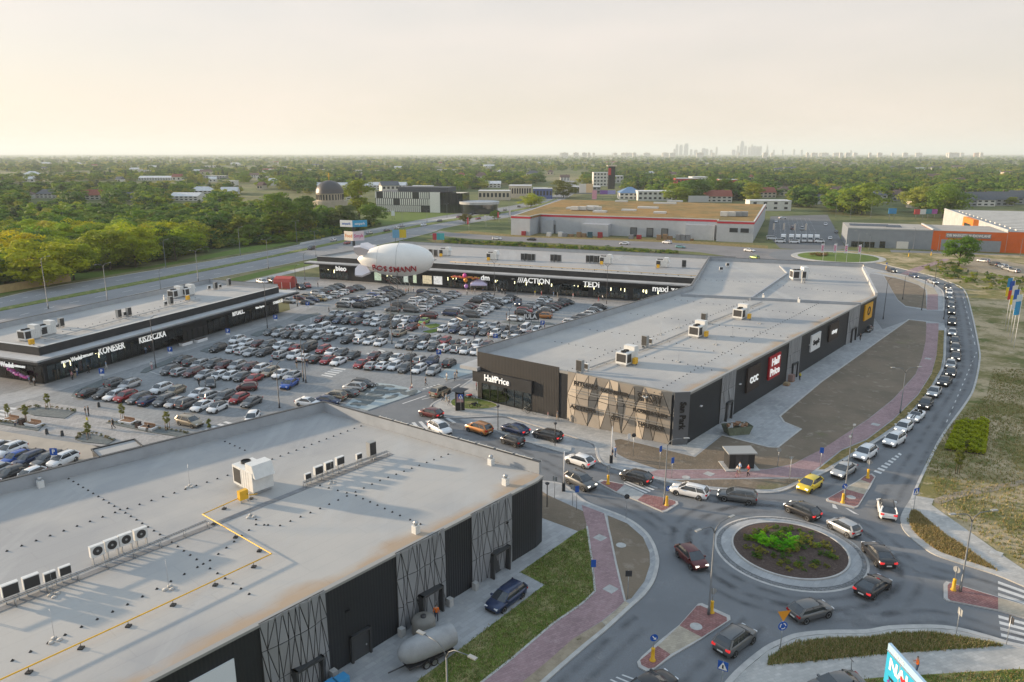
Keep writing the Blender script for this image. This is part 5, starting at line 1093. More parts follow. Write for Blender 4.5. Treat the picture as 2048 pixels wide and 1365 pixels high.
tpx(1127, 396, 360, 'rust-green tree beside the dual carriageway bend', crown=2, col=(0.218, 0.195, 0.027), rx=1.7)
tpx(1385, 405, 356, 'dark round tree behind the brown-roofed warehouse', crown=3, col=(0.091, 0.156, 0.020), rx=1.7)
tpx(1352, 408, 372, 'weeping yellow-green tree behind the warehouse', crown=1, col=(0.273, 0.312, 0.027), rx=1.8)
tpx(1430, 400, 350, 'big dark green tree right of the red building', crown=0, col=(0.109, 0.176, 0.020), rx=1.6)
tpx(1505, 412, 362, 'yellowish poplar behind the warehouse corner', crown=5, col=(0.309, 0.312, 0.036), rx=1.8)
tpx(1722, 430, 365, 'large light green tree behind the far lamp posts', crown=2, col=(0.237, 0.293, 0.027), rx=1.5)
tpx(1702, 430, 388, 'dark conifer behind the far lamp posts', crown=6, col=(0.055, 0.098, 0.023), rx=1.3)
tpx(1885, 436, 372, 'large green tree behind the orange hall corner', crown=4, col=(0.146, 0.215, 0.020), rx=1.5)
tpx(1840, 426, 368, 'sandy green tree between the hedged houses', crown=0, col=(0.273, 0.293, 0.041), rx=1.4)
tpx(2022, 412, 393, 'rounded small tree before the slate-roofed houses', crown=3, col=(0.200, 0.234, 0.027), rx=1.6)
# wood on the left of the carriageway
WOOD = 'trees of the wood beside the dual carriageway'
def inpoly(x, y, P):
    c = False; n = len(P); j = n - 1
    for i in range(n):
        if (P[i][1] > y) != (P[j][1] > y) and x < (P[j][0] - P[i][0]) * (y - P[i][1]) / (P[j][1] - P[i][1]) + P[i][0]: c = not c
        j = i
    return c
wood_poly = GP([(-260, 628), (0, 566), (130, 545), (300, 518), (385, 508), (400, 490), (470, 486), (520, 484), (640, 466), (690, 452), (640, 438), (560, 434), (430, 441), (200, 443), (0, 441), (-300, 446)])
wr = random.Random(5); cand = []
xs = [p[0] for p in wood_poly]; ys = [p[1] for p in wood_poly]
while len(cand) < 1000:
    x, y = wr.uniform(min(xs), max(xs)), wr.uniform(min(ys), max(ys))
    if not inpoly(x, y, wood_poly) or abs(x) / y > .86: continue
    if any((x - a) ** 2 + (y - b) ** 2 < 36 for a, b in cand[-300:]): continue
    cand.append((x, y))
cand.sort(key=lambda p: p[1])
WL = ['green broadleaf tree in the wood beside the dual carriageway', 'yellow-green tree in the wood beside the dual carriageway', 'dark green tree in the wood beside the dual carriageway']
for i, (x, y) in enumerate(cand[:240]):
    c = GREEN[wr.choice((0, 1, 2, 3, 3, 4, 5))]; k = 1 if c[0] > .25 else 2 if c[0] < .12 else 0
    tree(x, y, wr.uniform(8, 13) * (1 if y < 260 else 1.1), WL[k], group=WOOD, crown=wr.choice((0, 1, 2, 3, 4, 4, 5)), col=tuple(v * wr.uniform(.85, 1.2) for v in c), rx=wr.uniform(1.15, 1.6))
rest = cand[240:]
# --- masses nobody could count: points that carry tree crowns
srccol = bpy.data.collections.new('crown_sources')
def source(me, col, s=1.):
    me = me.copy(); me.materials.clear(); me.materials.append(leaf_mat('leaf_%02d%02d%02d' % tuple(int(c * 400) for c in col), .42, col)); o = bpy.data.objects.new('crown_source', me); srccol.objects.link(o); return o
SRC = []
for i, c in enumerate([(.14, .22, .02), (.22, .29, .02), (.10, .17, .024), (.31, .34, .02), (.075, .13, .026), (.24, .25, .028), (.13, .20, .028), (.32, .30, .035)]): SRC.append(source(LC[i % 4], c))
SRC.append(source(LC[4], (.15, .18, .03))); SRC.append(source(LC[5], (.045, .075, .03)))
def mass(name, pts, hts, wid, rng, m=None, label=None, src=None):
    me = bpy.data.meshes.new(name); k = len(pts); me.vertices.add(k); me.vertices.foreach_set('co', np.asarray(pts, float).ravel())
    at = me.attributes.new('sc', 'FLOAT_VECTOR', 'POINT'); h = np.asarray(hts); w_ = np.asarray(wid); at.data.foreach_set('vector', np.stack([h * w_, h * w_, h], 1).ravel())
    at = me.attributes.new('rt', 'FLOAT_VECTOR', 'POINT'); at.data.foreach_set('vector', np.stack([np.zeros(k), np.zeros(k), rng.uniform(0, 6.28, k)], 1).ravel())
    at = me.attributes.new('ix', 'INT', 'POINT'); at.data.foreach_set('value', rng.integers(0, 10, k).astype(np.int32))
    o = bpy.data.objects.new(name, me); COL.objects.link(o); struct(o, 'stuff')
    ng = bpy.data.node_groups.new(name + '_nodes', 'GeometryNodeTree'); ng.interface.new_socket('Geometry', in_out='INPUT', socket_type='NodeSocketGeometry'); ng.interface.new_socket('Geometry', in_out='OUTPUT', socket_type='NodeSocketGeometry')
    N, L = ng.nodes, ng.links; gi = N.new('NodeGroupInput'); go = N.new('NodeGroupOutput'); ip = N.new('GeometryNodeInstanceOnPoints'); ci = N.new('GeometryNodeCollectionInfo'); ci.inputs['Collection'].default_value = src or srccol; ci.inputs['Separate Children'].default_value = True; ci.inputs['Reset Children'].default_value = True
    ip.inputs['Pick Instance'].default_value = True
    def attr(nm, ty):
        a = N.new('GeometryNodeInputNamedAttribute'); a.data_type = ty; a.inputs['Name'].default_value = nm; return a.outputs['Attribute']
    e2r = N.new('FunctionNodeEulerToRotation'); L.new(attr('rt', 'FLOAT_VECTOR'), e2r.inputs[0])
    L.new(gi.outputs[0], ip.inputs['Points']); L.new(ci.outputs[0], ip.inputs['Instance']); L.new(attr('ix', 'INT'), ip.inputs['Instance Index']); L.new(e2r.outputs[0], ip.inputs['Rotation']); L.new(attr('sc', 'FLOAT_VECTOR'), ip.inputs['Scale']); L.new(ip.outputs[0], go.inputs[0])
    md = o.modifiers.new('scatter', 'NODES'); md.node_group = ng
    if label: o['label'] = label; o['category'] = 'woodland'
    return o
rng = np.random.default_rng(3)
mass('woodland', [(x, y, 0) for x, y in rest], rng.uniform(8, 13.5, len(rest)), rng.uniform(1.1, 1.6, len(rest)), rng, label='dense mixed wood rising behind the roadside trees')
# ================================================================ FAR BUILDINGS
BX = []      # keeps trees out of buildings: x, y, radius
def Y_at(v, z=0.): return G(1024, v, z)[1]
m_lgw = mat('light_wall', (.62, .61, .58), .8, var=.06, scale=.3); m_wall_c = mat('cream_wall', (.55, .48, .38), .8, var=.06, scale=.3)
m_rred = mat('red_tiles', (.26, .075, .05), .8, var=.2, scale=1.5); m_rgrey = mat('slate_tiles', (.085, .095, .11), .7, var=.2, scale=1.5); m_rbrown = mat('brown_tiles', (.14, .085, .07), .8, var=.2, scale=1.5); m_rwhite = mat('pale_sheet_roof', (.60, .61, .62), .6, var=.1, scale=.3)
m_win = mat('far_window', (.03, .035, .045), .1, spec=.8); m_grey = mat('grey_wall', (.30, .31, .32), .8)
def house(u, v, wpx, hm, label, wall=None, roof=None, rot=0., dep=9., rh=3.2, gable=True, stor=2, cat='house', name='house', wins=None, group=None):
    """house seen from the air: walls, gabled or hipped roof, window panes; width from its span in sight"""
    x, y = G(u, v); d = math.hypot(x, y); W_ = wpx * d / FOC * 1.0; a = R(rot)
    t = thing(name, label, cat, (x, y, 0), a, group); BX.append((x, y + dep * .4, max(W_, dep) * .62))
    MB().box(-W_ / 2, W_ / 2, 0, dep, 0, hm).build('wall', wall or m_lgw, t)
    o = .5; mb = MB()
    if rh <= .5: mb.box(-W_ / 2 - .2, W_ / 2 + .2, -.2, dep + .2, hm + .002, hm + rh)
    elif gable: mb.add([(-W_ / 2 - o, -o, hm - .1), (W_ / 2 + o, -o, hm - .1), (W_ / 2 + o, dep + o, hm - .1), (-W_ / 2 - o, dep + o, hm - .1), (-W_ / 2 - o, dep / 2, hm + rh), (W_ / 2 + o, dep / 2, hm + rh)], [(0, 1, 5, 4), (2, 3, 4, 5), (0, 4, 3), (1, 2, 5), (0, 3, 2, 1)])
    else: k = min(W_ / 2, dep / 2) * .85; mb.add([(-W_ / 2 - o, -o, hm - .1), (W_ / 2 + o, -o, hm - .1), (W_ / 2 + o, dep + o, hm - .1), (-W_ / 2 - o, dep + o, hm - .1), (-W_ / 2 + k, dep / 2, hm + rh), (W_ / 2 - k, dep / 2, hm + rh)], [(0, 1, 5, 4), (2, 3, 4, 5), (0, 4, 3), (1, 2, 5), (0, 3, 2, 1)])
    r = mb.build('roof', roof or m_rred, t)
    if rh > .5 and W_ < 40: MB().box(W_ * .18, W_ * .18 + .7, dep * .55, dep * .55 + .7, hm + rh * .4, hm + rh + .9).build('chimney', m_rbrown, r)
    n = wins or max(2, int(W_ / 4)); sh = hm / stor
    for s in range(stor):
        for k in range(n):
            xc = -W_ / 2 + (k + .5) * W_ / n; MB().box(xc - min(1.2, W_ / n * .3), xc + min(1.2, W_ / n * .3), -.06, -.01, s * sh + sh * .35, s * sh + sh * .8).build('window', m_win, t)
    return t
HS = [  # u, v(base), width px, wall height, label, wall, roof, rot, depth, roof height, gable
 (185,400,38,4,'red gabled house behind the left wood',m_lgw,m_rred,10,10,5,True),(92,397,36,4,'house with dark hipped roof at the far left',m_lgw,m_rgrey,-5,10,4,False),(52,398,20,4,'small brown-roofed house at the far left',m_lgw,m_rbrown,10,9,3,False),(258,402,26,4,'house with solar slate roof behind the left wood',m_lgw,m_rgrey,15,9,3.5,True),
 (368,402,54,4,'white sheet-roofed house behind the left wood',m_lgw,m_rwhite,-8,14,3,True),(402,390,40,4,'white hip-roofed house behind the left wood',m_lgw,m_rwhite,0,12,4,False),(458,391,30,4,'white gabled house at the wood edge',m_lgw,m_rwhite,6,10,4,True),(312,361,60,4,'long white greenhouse in the left fields',m_rwhite,m_rwhite,4,20,2.5,True),(285,348,22,7,'white block house in the left fields',m_lgw,m_rwhite,0,12,.4,True),
 (60,356,22,6,'white dome-like barn in the left fields',m_rwhite,m_rwhite,0,16,5,False),(428,359,40,5,'pale sheds beside the left fields',m_grey,m_rwhite,0,16,.4,True),(395,348,18,5,'white gable house before the pines',m_lgw,m_rwhite,0,10,4,True),(512,356,26,5,'brown-roofed house left of the crane',m_lgw,m_rbrown,0,12,3,True),(545,347,14,6,'white cottage by the far wood',m_lgw,m_rwhite,0,10,3,True),
 (662,381,58,5,'white townhouse row left of the olive tree',m_lgw,m_rwhite,0,14,3.5,True),(768,380,84,5,'white townhouse row behind the striped building',m_lgw,m_rwhite,0,14,3.5,True),(707,400,28,4,'red-roofed house beside the domed church',m_lgw,m_rred,4,10,4,True),(782,392,34,10,'white three-window gable house behind the striped building',m_lgw,m_rgrey,20,16,4,True),(845,384,40,6,'pale flat house behind the striped building',m_lgw,m_rwhite,0,14,.4,True),
 (640,345,50,6,'long white block in the middle woods',m_lgw,m_rwhite,0,14,.4,True),(715,349,14,8,'small white cube in the middle woods',m_lgw,m_rwhite,0,12,.4,True),(800,340,22,6,'white house on the wooded rise',m_lgw,m_rwhite,0,12,3,True),(895,345,40,6,'white flat blocks beyond the woods',m_lgw,m_rwhite,0,14,.4,True),(962,361,24,6,'big brown-roofed house in the middle woods',m_lgw,m_rbrown,0,14,6,False),(986,376,30,5,'white sheet-roofed shed near the carriageway',m_lgw,m_rwhite,0,14,3,True),
 (1066,356,26,7,'dark-roofed villa in the middle woods',m_lgw,m_rgrey,0,14,5,False),(1130,362,18,5,'brown-roofed house beside the carriageway',m_lgw,m_rbrown,0,12,4,True),(1300,352,16,5,'white house among trees beyond the warehouse',m_lgw,m_rwhite,0,10,3,True),
 (1438,405,48,5,'red-roofed manor with white gables behind the warehouse',m_lgw,m_rred,-4,14,5,True),(1535,396,34,5,'orange-roofed house right of the poplar',m_wall_c,m_rred,10,12,4.5,True),(1572,392,24,6,'brown brick house behind the far car park',m_wall_c,m_rbrown,0,12,3,False),(1637,409,24,4,'small white gabled house behind the far hedge',m_lgw,m_rgrey,6,9,4,True),(1678,390,22,5,'brick house among trees',m_rbrown,m_rbrown,0,11,3,True),
 (1757,405,28,6,'white house with slate hipped roof behind the billboards',m_lgw,m_rgrey,-6,12,4,False),(1800,402,30,6,'house with rose-brown roof behind the billboards',m_grey,m_rbrown,5,12,3.5,False),(1838,417,26,7,'cream villa with brown hipped roof beside the orange hall',m_wall_c,m_rbrown,-8,11,3,False),
 (1925,413,44,5,'slate-roofed terrace left of the white gable',m_grey,m_rgrey,-10,14,6,True),(1965,413,38,5,'slate-roofed terrace with white gable',m_lgw,m_rgrey,-10,14,6,True),(2003,412,36,5,'slate-roofed terrace at the far right',m_grey,m_rgrey,-10,14,6,True),(2046,409,34,5,'slate-roofed terrace cut by the right edge',m_grey,m_rgrey,-10,14,6,True),
 (1310,402,66,8,'white low commercial block behind the brown roof',m_lgw,m_rwhite,-2,20,.4,True),(1262,400,44,6,'blue-roofed pavilion behind the brown roof',m_lgw,mat('blue_sheet', (.10, .20, .36), .5),-3,26,5,False),(1170,388,60,7,'pale commercial shed before the tower',m_grey,m_rwhite,-3,20,.4,True),(1236,367,20,10,'pale block right of the red and black tower',m_lgw,m_rwhite,0,14,.4,True)]
for h in HS: house(h[0], h[1], h[2], h[3], h[4], h[5], h[6], h[7], h[8], h[9], h[10])
for i, (u, v, wp, c) in enumerate(((1375, 372, 40, 'wide red shop hall behind the dark tree'), (1458, 375, 30, 'red shop hall right of the dark tree'), (1400, 368, 30, 'pale roofed hall behind the red shop'))):
    house(u, v, wp, 9, c, mat('shop_red', (.42, .03, .035), .6) if i < 2 else m_lgw, m_rwhite, 0, 24, .4, True, 1, 'building', 'shop_hall')
house(1203, 373, 32, 17, 'grey office block with rows of small windows beside the tower', m_grey if False else m_lgw, m_rwhite, 0, 18, .4, True, 4, 'building', 'office_block', 5)
house(1040, 396, 44, 11, 'cream building with tall pilastered windows beside the carriageway', m_wall_c, m_rwhite, -3, 22, .4, True, 1, 'building', 'office_building', 9)
house(988, 401, 62, 8, 'long cream building before the pilastered one', m_wall_c, m_rwhite, -3, 18, .4, True, 1, 'building', 'office_building', 8)
house(1085, 398, 38, 9, 'blue glass showroom beside the carriageway', mat('blue_glass', (.08, .12, .30), .2), m_rwhite, -3, 20, .4, True, 1, 'building', 'showroom', 6)
house(1540, 422, 76, 7, 'white modern flat-roofed house behind the far car park', m_lgw, m_rwhite, -4, 14, .4, True, 2, 'house', 'modern_house', 4)
# tower, black with red board
x, y = G(1222, 378); t = thing('advertising_tower', 'black tower with red board and antennas above the shops', 'tower', (x, y, 0)); BX.append((x, y, 14))
MB().box(-4, 4, -3, 3, 0, 26).build('shaft', M_BLACK, t); MB().box(-5.5, 5.5, -4.5, 4.5, 26, 27.5).build('platform', m_wall_c, t); MB().box(-4.2, -1, -3.2, -3.02, 16, 24).build('board', M_RED, t)
MB().tube([(0, 0, 27.5), (0, 0, 42)], [.5, .15], 6).build('antenna', M_STEEL, t)
# striped building
x0, y0 = G(752, 423); x1, y1 = G(881, 426); SB = Wall((x0, y0), (x1, y1)); t = thing('office_building', 'three-storey building with black and white vertical stripes and dark glass corner', 'building'); BX += [((x0 + x1) / 2, y0 + 10, 36), (x1 + 8, y1 + 8, 20)]
zt = 14.2; MB().prism([(x0, y0), (x1, y1), tuple(Vector((x1, y1)) - SB.n * 26), tuple(Vector((x0, y0)) - SB.n * 26)], 0, zt).build('wall', mat('stripe_dark', (.03, .032, .035), .5), t)
m_sw = mat('stripe_white', (.78, .77, .74), .6); wr2 = random.Random(2)
for r_ in range(3):
    n = 27
    for k in range(n):
        if wr2.random() < .0 or (r_ == 2 and k in (1, 2, 3, 19, 20, 21)) or (r_ == 1 and k in (9, 10, 11)) or (r_ == 0 and k > 22): continue
        a = (k + (r_ % 2) * .4) * SB.L * .84 / n; mb = MB(); SB.box(mb, a, a + SB.L * .84 / n * .56, r_ * zt / 3 + .15, (r_ + 1) * zt / 3 - .1, .02, .35); mb.build('fin', m_sw, t)
mb = MB(); SB.box(mb, SB.L * .845, SB.L, 0, zt + .1, .02, .4); mb.build('white_panel', m_sw, t)
mb = MB(); SB.box(mb, SB.L + .02, SB.L + 17, 0, zt - .3, -14, .3); o = mb.build('glass_corner', M_GLASS, t)
for k in range(7): mb = MB(); SB.box(mb, SB.L + k * 2.6, SB.L + k * 2.6 + .2, 0, zt - .3, .3, .45); mb.build('mullion', m_mull, o)
mb = MB(); SB.box(mb, SB.L * .3, SB.L + 4, zt, zt + 3.2, -22, -6); mb.build('roof_storey', m_rgrey, t)
# round dealership
x, y = G(958, 428); t = thing('car_dealership', 'round glass dealership with pale ring roof right of the striped building', 'building', (x, y + 6, 0)); BX.append((x, y, 20))
MB().lathe([(13, 0), (13, 6.5), (.1, 6.5)], 28, 0, (0, 0), False).build('glazing', M_GLASS, t); MB().lathe([(14, 6.5), (14.2, 8.2), (12, 8.3), (.1, 8.2)], 28, 0, (0, 0), False).build('roof', m_canopy, t)
# domed church
x, y = G(663, 447); t = thing('church', 'round stone church with a large dark dome', 'church', (x, y, 0)); BX.append((x, y, 20)); k = 26 * math.hypot(x, y) / FOC
mst = mat('sandstone', (.42, .37, .29), .85, var=.12, scale=.4)
MB().lathe([(k * 1.25, 0), (k * 1.25, 13.5), (k * 1.02, 13.5)], 24, 0, (0, 0), False).build('wall', mst, t)
MB().lathe([(k * .98, 13.4), (k * .98, 18), (.1, 18)], 28, 0, (0, 0), False).build('drum', mst, t)
for i in range(28):
    a = 2 * math.pi * i / 28; MB().prism([(math.cos(a + d_) * k * q, math.sin(a + d_) * k * q) for q, d_ in ((.97, -.05), (1.0, -.05), (1.0, .05), (.97, .05))], 14.2, 17.4).build('drum_window', m_win, t)
MB().lathe([(k * 1.02, 18.01)] + [(k * math.cos(j * math.pi / 20), 18.2 + k * .88 * math.sin(j * math.pi / 20)) for j in range(10)] + [(.05, 18.2 + k * .88)], 32).build('dome', mat('dome_metal', (.09, .085, .085), .45, .5), t)
MB().tube([(0, 0, 18 + k * .88), (0, 0, 22.5 + k * .88)], .25, 5).box(-1, 1, -.2, .2, 20.5 + k * .88, 20.9 + k * .88).build('cross', M_YEL, t)
# ---------------------------------------------------------------- warehouse with a brown-green roof
wh = thing('warehouse', 'large pale warehouse with red stripe and brown planted roof', 'warehouse')
fpw = [(-.5, 386), (9.2, 381.6), (14.6, 396), (100.6, 363), (98, 356.4), (113.7, 350.4), (161, 476), (34, 524)]
m_ww = clad('warehouse_cladding', (.46, .49, .53), R(-21), 1.0, .3); MB().prism(fpw, 0, 9.6, bottom=False).build('wall', m_ww, wh); BX += [(40, 440, 70), (90, 430, 80), (130, 440, 60)]
MB().prism([(p[0] * .985 + 1.2, p[1] * .998 + 1.2) for p in fpw], 9.0, 9.64, bottom=False).build('roof', layered('sedum_roof', (.31, .175, .05), [((.16, .125, .04), .05, .42, .62, 6), ((.33, .22, .09), .2, .5, .7, 6)], .95), wh)
m_wr = mat('red_band', (.50, .02, .04), .5)
loop = fpw[:7]
MB().ribbon(loop, .05, .12, 8.6, 9.5).build('red_band', m_wr, wh); MB().ribbon(loop, .4, .2, 9.66, 10.0).build('coping', m_lgw, wh)
WHF = Wall(fpw[2], fpw[3])
for f in (.06, .53, .62, .70): mb = MB(); WHF.box(mb, WHF.L * f, WHF.L * f + 3.4, 0, 4.6, .05, .3); d = mb.build('loading_dock', m_join, wh); mb = MB(); WHF.box(mb, WHF.L * f + .4, WHF.L * f + 3, .8, 4.2, .3, .34); mb.build('shutter', mat('shutter_grey', (.13, .14, .15), .6), d)
mb = MB(); WHF.box(mb, WHF.L * .02, WHF.L * .09, 0, 7, .04, 2.5); mb.build('dock_porch', m_ww, wh); mb = MB(); WHF.box(mb, WHF.L * .27, WHF.L * .42, 0, 6, .04, 6); mb.build('annex', m_ww, wh)
mb = MB(); WHF.box(mb, WHF.L * .835, WHF.L * .985, 0, 7.2, .04, 4); mb.build('annex', m_ww, wh)
RB = Wall(fpw[4], fpw[5])
for f in (.35, .65): mb = MB(); RB.box(mb, RB.L * f, RB.L * f + 3.8, 4.6, 6.6, .04, .15); mb.build('window', m_win, wh)
m_sky = mat('skylight', (.55, .57, .58), .4)
for (u, v, w_, d_) in ((1145, 418, 22, 5), (1185, 415, 22, 4), (1243, 404, 24, 3), (1200, 425, 26, 4), (1330, 408, 44, 3), (1296, 417, 40, 4), (1258, 422, 28, 4), (1320, 427, 24, 4), (1350, 404, 30, 3)):
    x, y = G(u, v, 9.7); sc_ = w_ / 2 * y / FOC; mb = MB().box(-sc_, sc_, -d_ / 2, d_ / 2, 9.65, 10.6); mb.build('skylight', m_sky, wh, (x, y, 0), R(-21))
for i, u in enumerate((1150, 1165, 1182, 1195)):
    x, y = G(u, 421, 9.7); t = thing('roof_air_handler', f'pale air handler, {ORD[i]} in the row on the planted warehouse roof', 'air handler', (x, y, 9.66), R(-21), 'air handlers on the warehouse roof'); MB().box(-2.2, 2.2, -1.5, 1.5, .3, 2.2).build('casing', m_lgw, t); MB().box(-1.8, 1.8, -1.2, 1.2, 0, .3).build('base', m_join, t)
for i, u in enumerate((1448, 1464, 1476, 1488)):
    x, y = G(u, 433, 9.7); t = thing('roof_air_handler', f'air handler, {ORD[i]} in the row at the right end of the warehouse roof', 'air handler', (x, y, 9.66), R(-21), 'air handlers on the warehouse roof'); MB().box(-1.8, 1.8, -1.8, 1.8, .2, 2.4).build('casing', m_lgw if i < 2 else m_grey, t); MB().box(-1.5, 1.5, -1.5, 1.5, 0, .2).build('base', m_join, t)
# pallets, crates and bins stacked in the delivery yard
yr = random.Random(4); cols = {'red': (.35, .03, .04), 'dark teal': (.03, .10, .13), 'timber': (.28, .18, .10), 'white': (.6, .6, .6), 'grey': (.25, .26, .28), 'blue': (.05, .13, .3)}
for i, (u, c, h, n_) in enumerate([(1048, 'red', 2.2, 1), (1098, 'white', 2, 1), (1121, 'white', 2.4, 1), (1130, 'grey', 1.8, 1), (1142, 'timber', 1.4, 2), (1158, 'timber', 2.6, 2), (1168, 'timber', 2, 2), (1180, 'dark teal', 2.8, 1), (1200, 'red', 2.8, 1), (1262, 'grey', 2, 1), (1278, 'red', 2, 1), (1318, 'timber', 2.4, 2), (1330, 'timber', 2.8, 2), (1340, 'timber', 2.0, 2), (1356, 'grey', 3, 1), (1366, 'grey', 3, 1), (1376, 'grey', 3, 1), (1382, 'timber', 1, 1)]):
    x, y = G(u, 471 + (u - 1040) * .032); o = thing('crate_stack' if c != 'timber' else 'pallet_stack', f'{c} stack, {ORD[i]} from the left along the warehouse docks', 'stack', (x, y, 0), R(-21), 'stacks in the delivery yard')
    k = max(2, int(h / .5))
    for j in range(k): MB().box(-1.1, 1.1, -.9, .9, j * h / k + .03, (j + 1) * h / k - .03).build('pallet' if c == 'timber' else 'crate', mat('stack_' + c, cols[c], .8), o, (yr.uniform(-.1, .1), 0, 0))
hr_ = random.Random(14); FH = []
while len(FH) < 58:
    u, v = hr_.uniform(20, 2040), hr_.uniform(322, 384)
    if (u < 640 and v > 384) or (560 < u < 1120 and v > 362) or (1120 < u < 1330 and v > 345) or (1330 < u and v > 372) or any(abs(u - q[0]) < 16 and abs(v - q[1]) < 7 for q in FH): continue
    FH.append((u, v))
for i, (u, v) in enumerate(sorted(FH)):
    k = hr_.randrange(5); house(u, v, hr_.uniform(9, 24), hr_.uniform(4, 6.5), f"{('white sheet', 'red tiled', 'slate', 'brown tiled', 'flat white')[k]} roofed far house, {ORD[i]} from the left among the distant woods", m_lgw if k != 3 else m_wall_c, (m_rwhite, m_rred, m_rgrey, m_rbrown, m_rwhite)[k], hr_.uniform(-20, 20), 11, .4 if k == 4 else hr_.uniform(2.5, 4.5), hr_.random() < .6, 1, wins=2, group='far houses among the woods')
# ---------------------------------------------------------------- grey hall and orange hall
gh = thing('retail_hall', 'grey hall with solar panels beside the orange building-supply hall', 'building'); HA, HB, HC = (151.1, 335), (183.2, 323.6), (252, 299)
HW = Wall(HA, HB); up = -HW.n
def quad(a, b, dep): return [a, b, tuple(Vector(b) + up * dep), tuple(Vector(a) + up * dep)]
m_gc = clad('grey_hall_cladding', (.25, .28, .32), R(-20), .8, .3); MB().prism(quad(HA, HB, 32), 0, 8.2, bottom=False).build('wall', m_gc, gh); MB().prism(quad(HA, HB, 32), 8.21, 8.3, bottom=False).build('roof', mat('pebble_roof', (.36, .34, .31), .9, var=.1, scale=.2), gh)
MB().ribbon([HA, HB], .3, .1, 8.2, 8.7).build('coping', m_canopy, gh); BX += [(170, 345, 40), (215, 335, 60), (240, 360, 70)]
for (u, v, w_) in ((1720, 452, 36), (1757, 453, 40), (1788, 455, 28)):
    x, y = G(u, v, 8.4); sc_ = w_ / 2 * y / FOC
    for k in range(3): MB().add([(-sc_, k * 2.2, 8.4), (sc_, k * 2.2, 8.4), (sc_, k * 2.2 + 1.9, 8.9), (-sc_, k * 2.2 + 1.9, 8.9)], [(0, 1, 2, 3)]).build('solar_panel', mat('solar_panel', (.03, .035, .05), .25), gh, (x, y, 0), R(-20))
for f, w_, h in ((.06, 5, 2.6), (.22, 4, 2.6), (.40, 2.2, 3), (.60, 4.6, 3.2)): mb = MB(); HW.box(mb, HW.L * f, HW.L * f + w_, .1, h, .04, .2); mb.build('entrance', M_GLASS if f != .60 else m_lgw, gh)
oh = thing('retail_hall', 'orange building-supply hall with white striped skylight roof', 'building'); OW = Wall(HB, HC)
m_or = clad('orange_cladding', (.62, .115, .012), R(-20), .8, .3); P1 = [HB, tuple(Vector(HB) + OW.d * 28), tuple(Vector(HB) + OW.d * 28 + up * 30), tuple(Vector(HB) + up * 30)]
P2 = [tuple(Vector(HB) + OW.d * 28.05), HC, tuple(Vector(HC) + up * 135), tuple(Vector(HB) + OW.d * 28.05 + up * 135)]
MB().prism(P1, 0, 8.4, bottom=False).build('wall', m_or, oh); MB().prism(P1, 8.41, 8.5, bottom=False).build('roof', MATS['pebble_roof'], oh)
MB().prism(P2, 0, 8.8, bottom=False).build('wall', m_or, oh); MB().prism(P2, 8.81, 8.9, bottom=False).build('roof', mat('hall_roof', (.34, .34, .33), .9, var=.1, scale=.2), oh)
MB().ribbon([P1[0], P1[3]], .2, .5, 8.5, 9.1).build('fire_wall', m_canopy, oh); MB().ribbon([P2[0], P2[3]], .2, .5, 8.9, 9.6).build('fire_wall', m_canopy, oh)
for k in range(14): 
    a = Vector(P2[0]) + OW.d * 4 + up * (6 + k * 8.5); b = a + OW.d * 60; MB().ribbon([tuple(a), tuple(b)], 1.2, 1.2, 8.9, 9.5).build('skylight', m_lgw, oh)
mb = MB(); OW.box(mb, 5, 22, 5.6, 7.6, .04, .25); sb_ = mb.build('sign_board', mat('sign_grey', (.22, .22, .22), .6), oh); OW.sign('OBI MARKETY BUDOWLANE', 1.5, M_WHITE, oh, 13.5, 6.6, .3, .03, .85)
mb = MB(); OW.box(mb, 3.5, 26, .1, 4.8, .03, .12); mb.build('gate_panel', m_gc, oh)
LO = Wall(tuple(Vector(P2[3])), tuple(Vector(P2[0])))
mb = MB(); LO.box(mb, 0, LO.L, 0, 8.85, .02, .12); mb.build('side_cladding', m_canopy, oh)
mb = MB(); LO.box(mb, 62, 84, 0, 9.6, .13, 2.5); mb.build('entrance_porch', mat('orange_paint', (.72, .20, .02), .6), oh); mb = MB(); LO.box(mb, 66, 80, 2, 7, 2.5, 2.6); mb.build('porch_glazing', M_GLASS, oh)
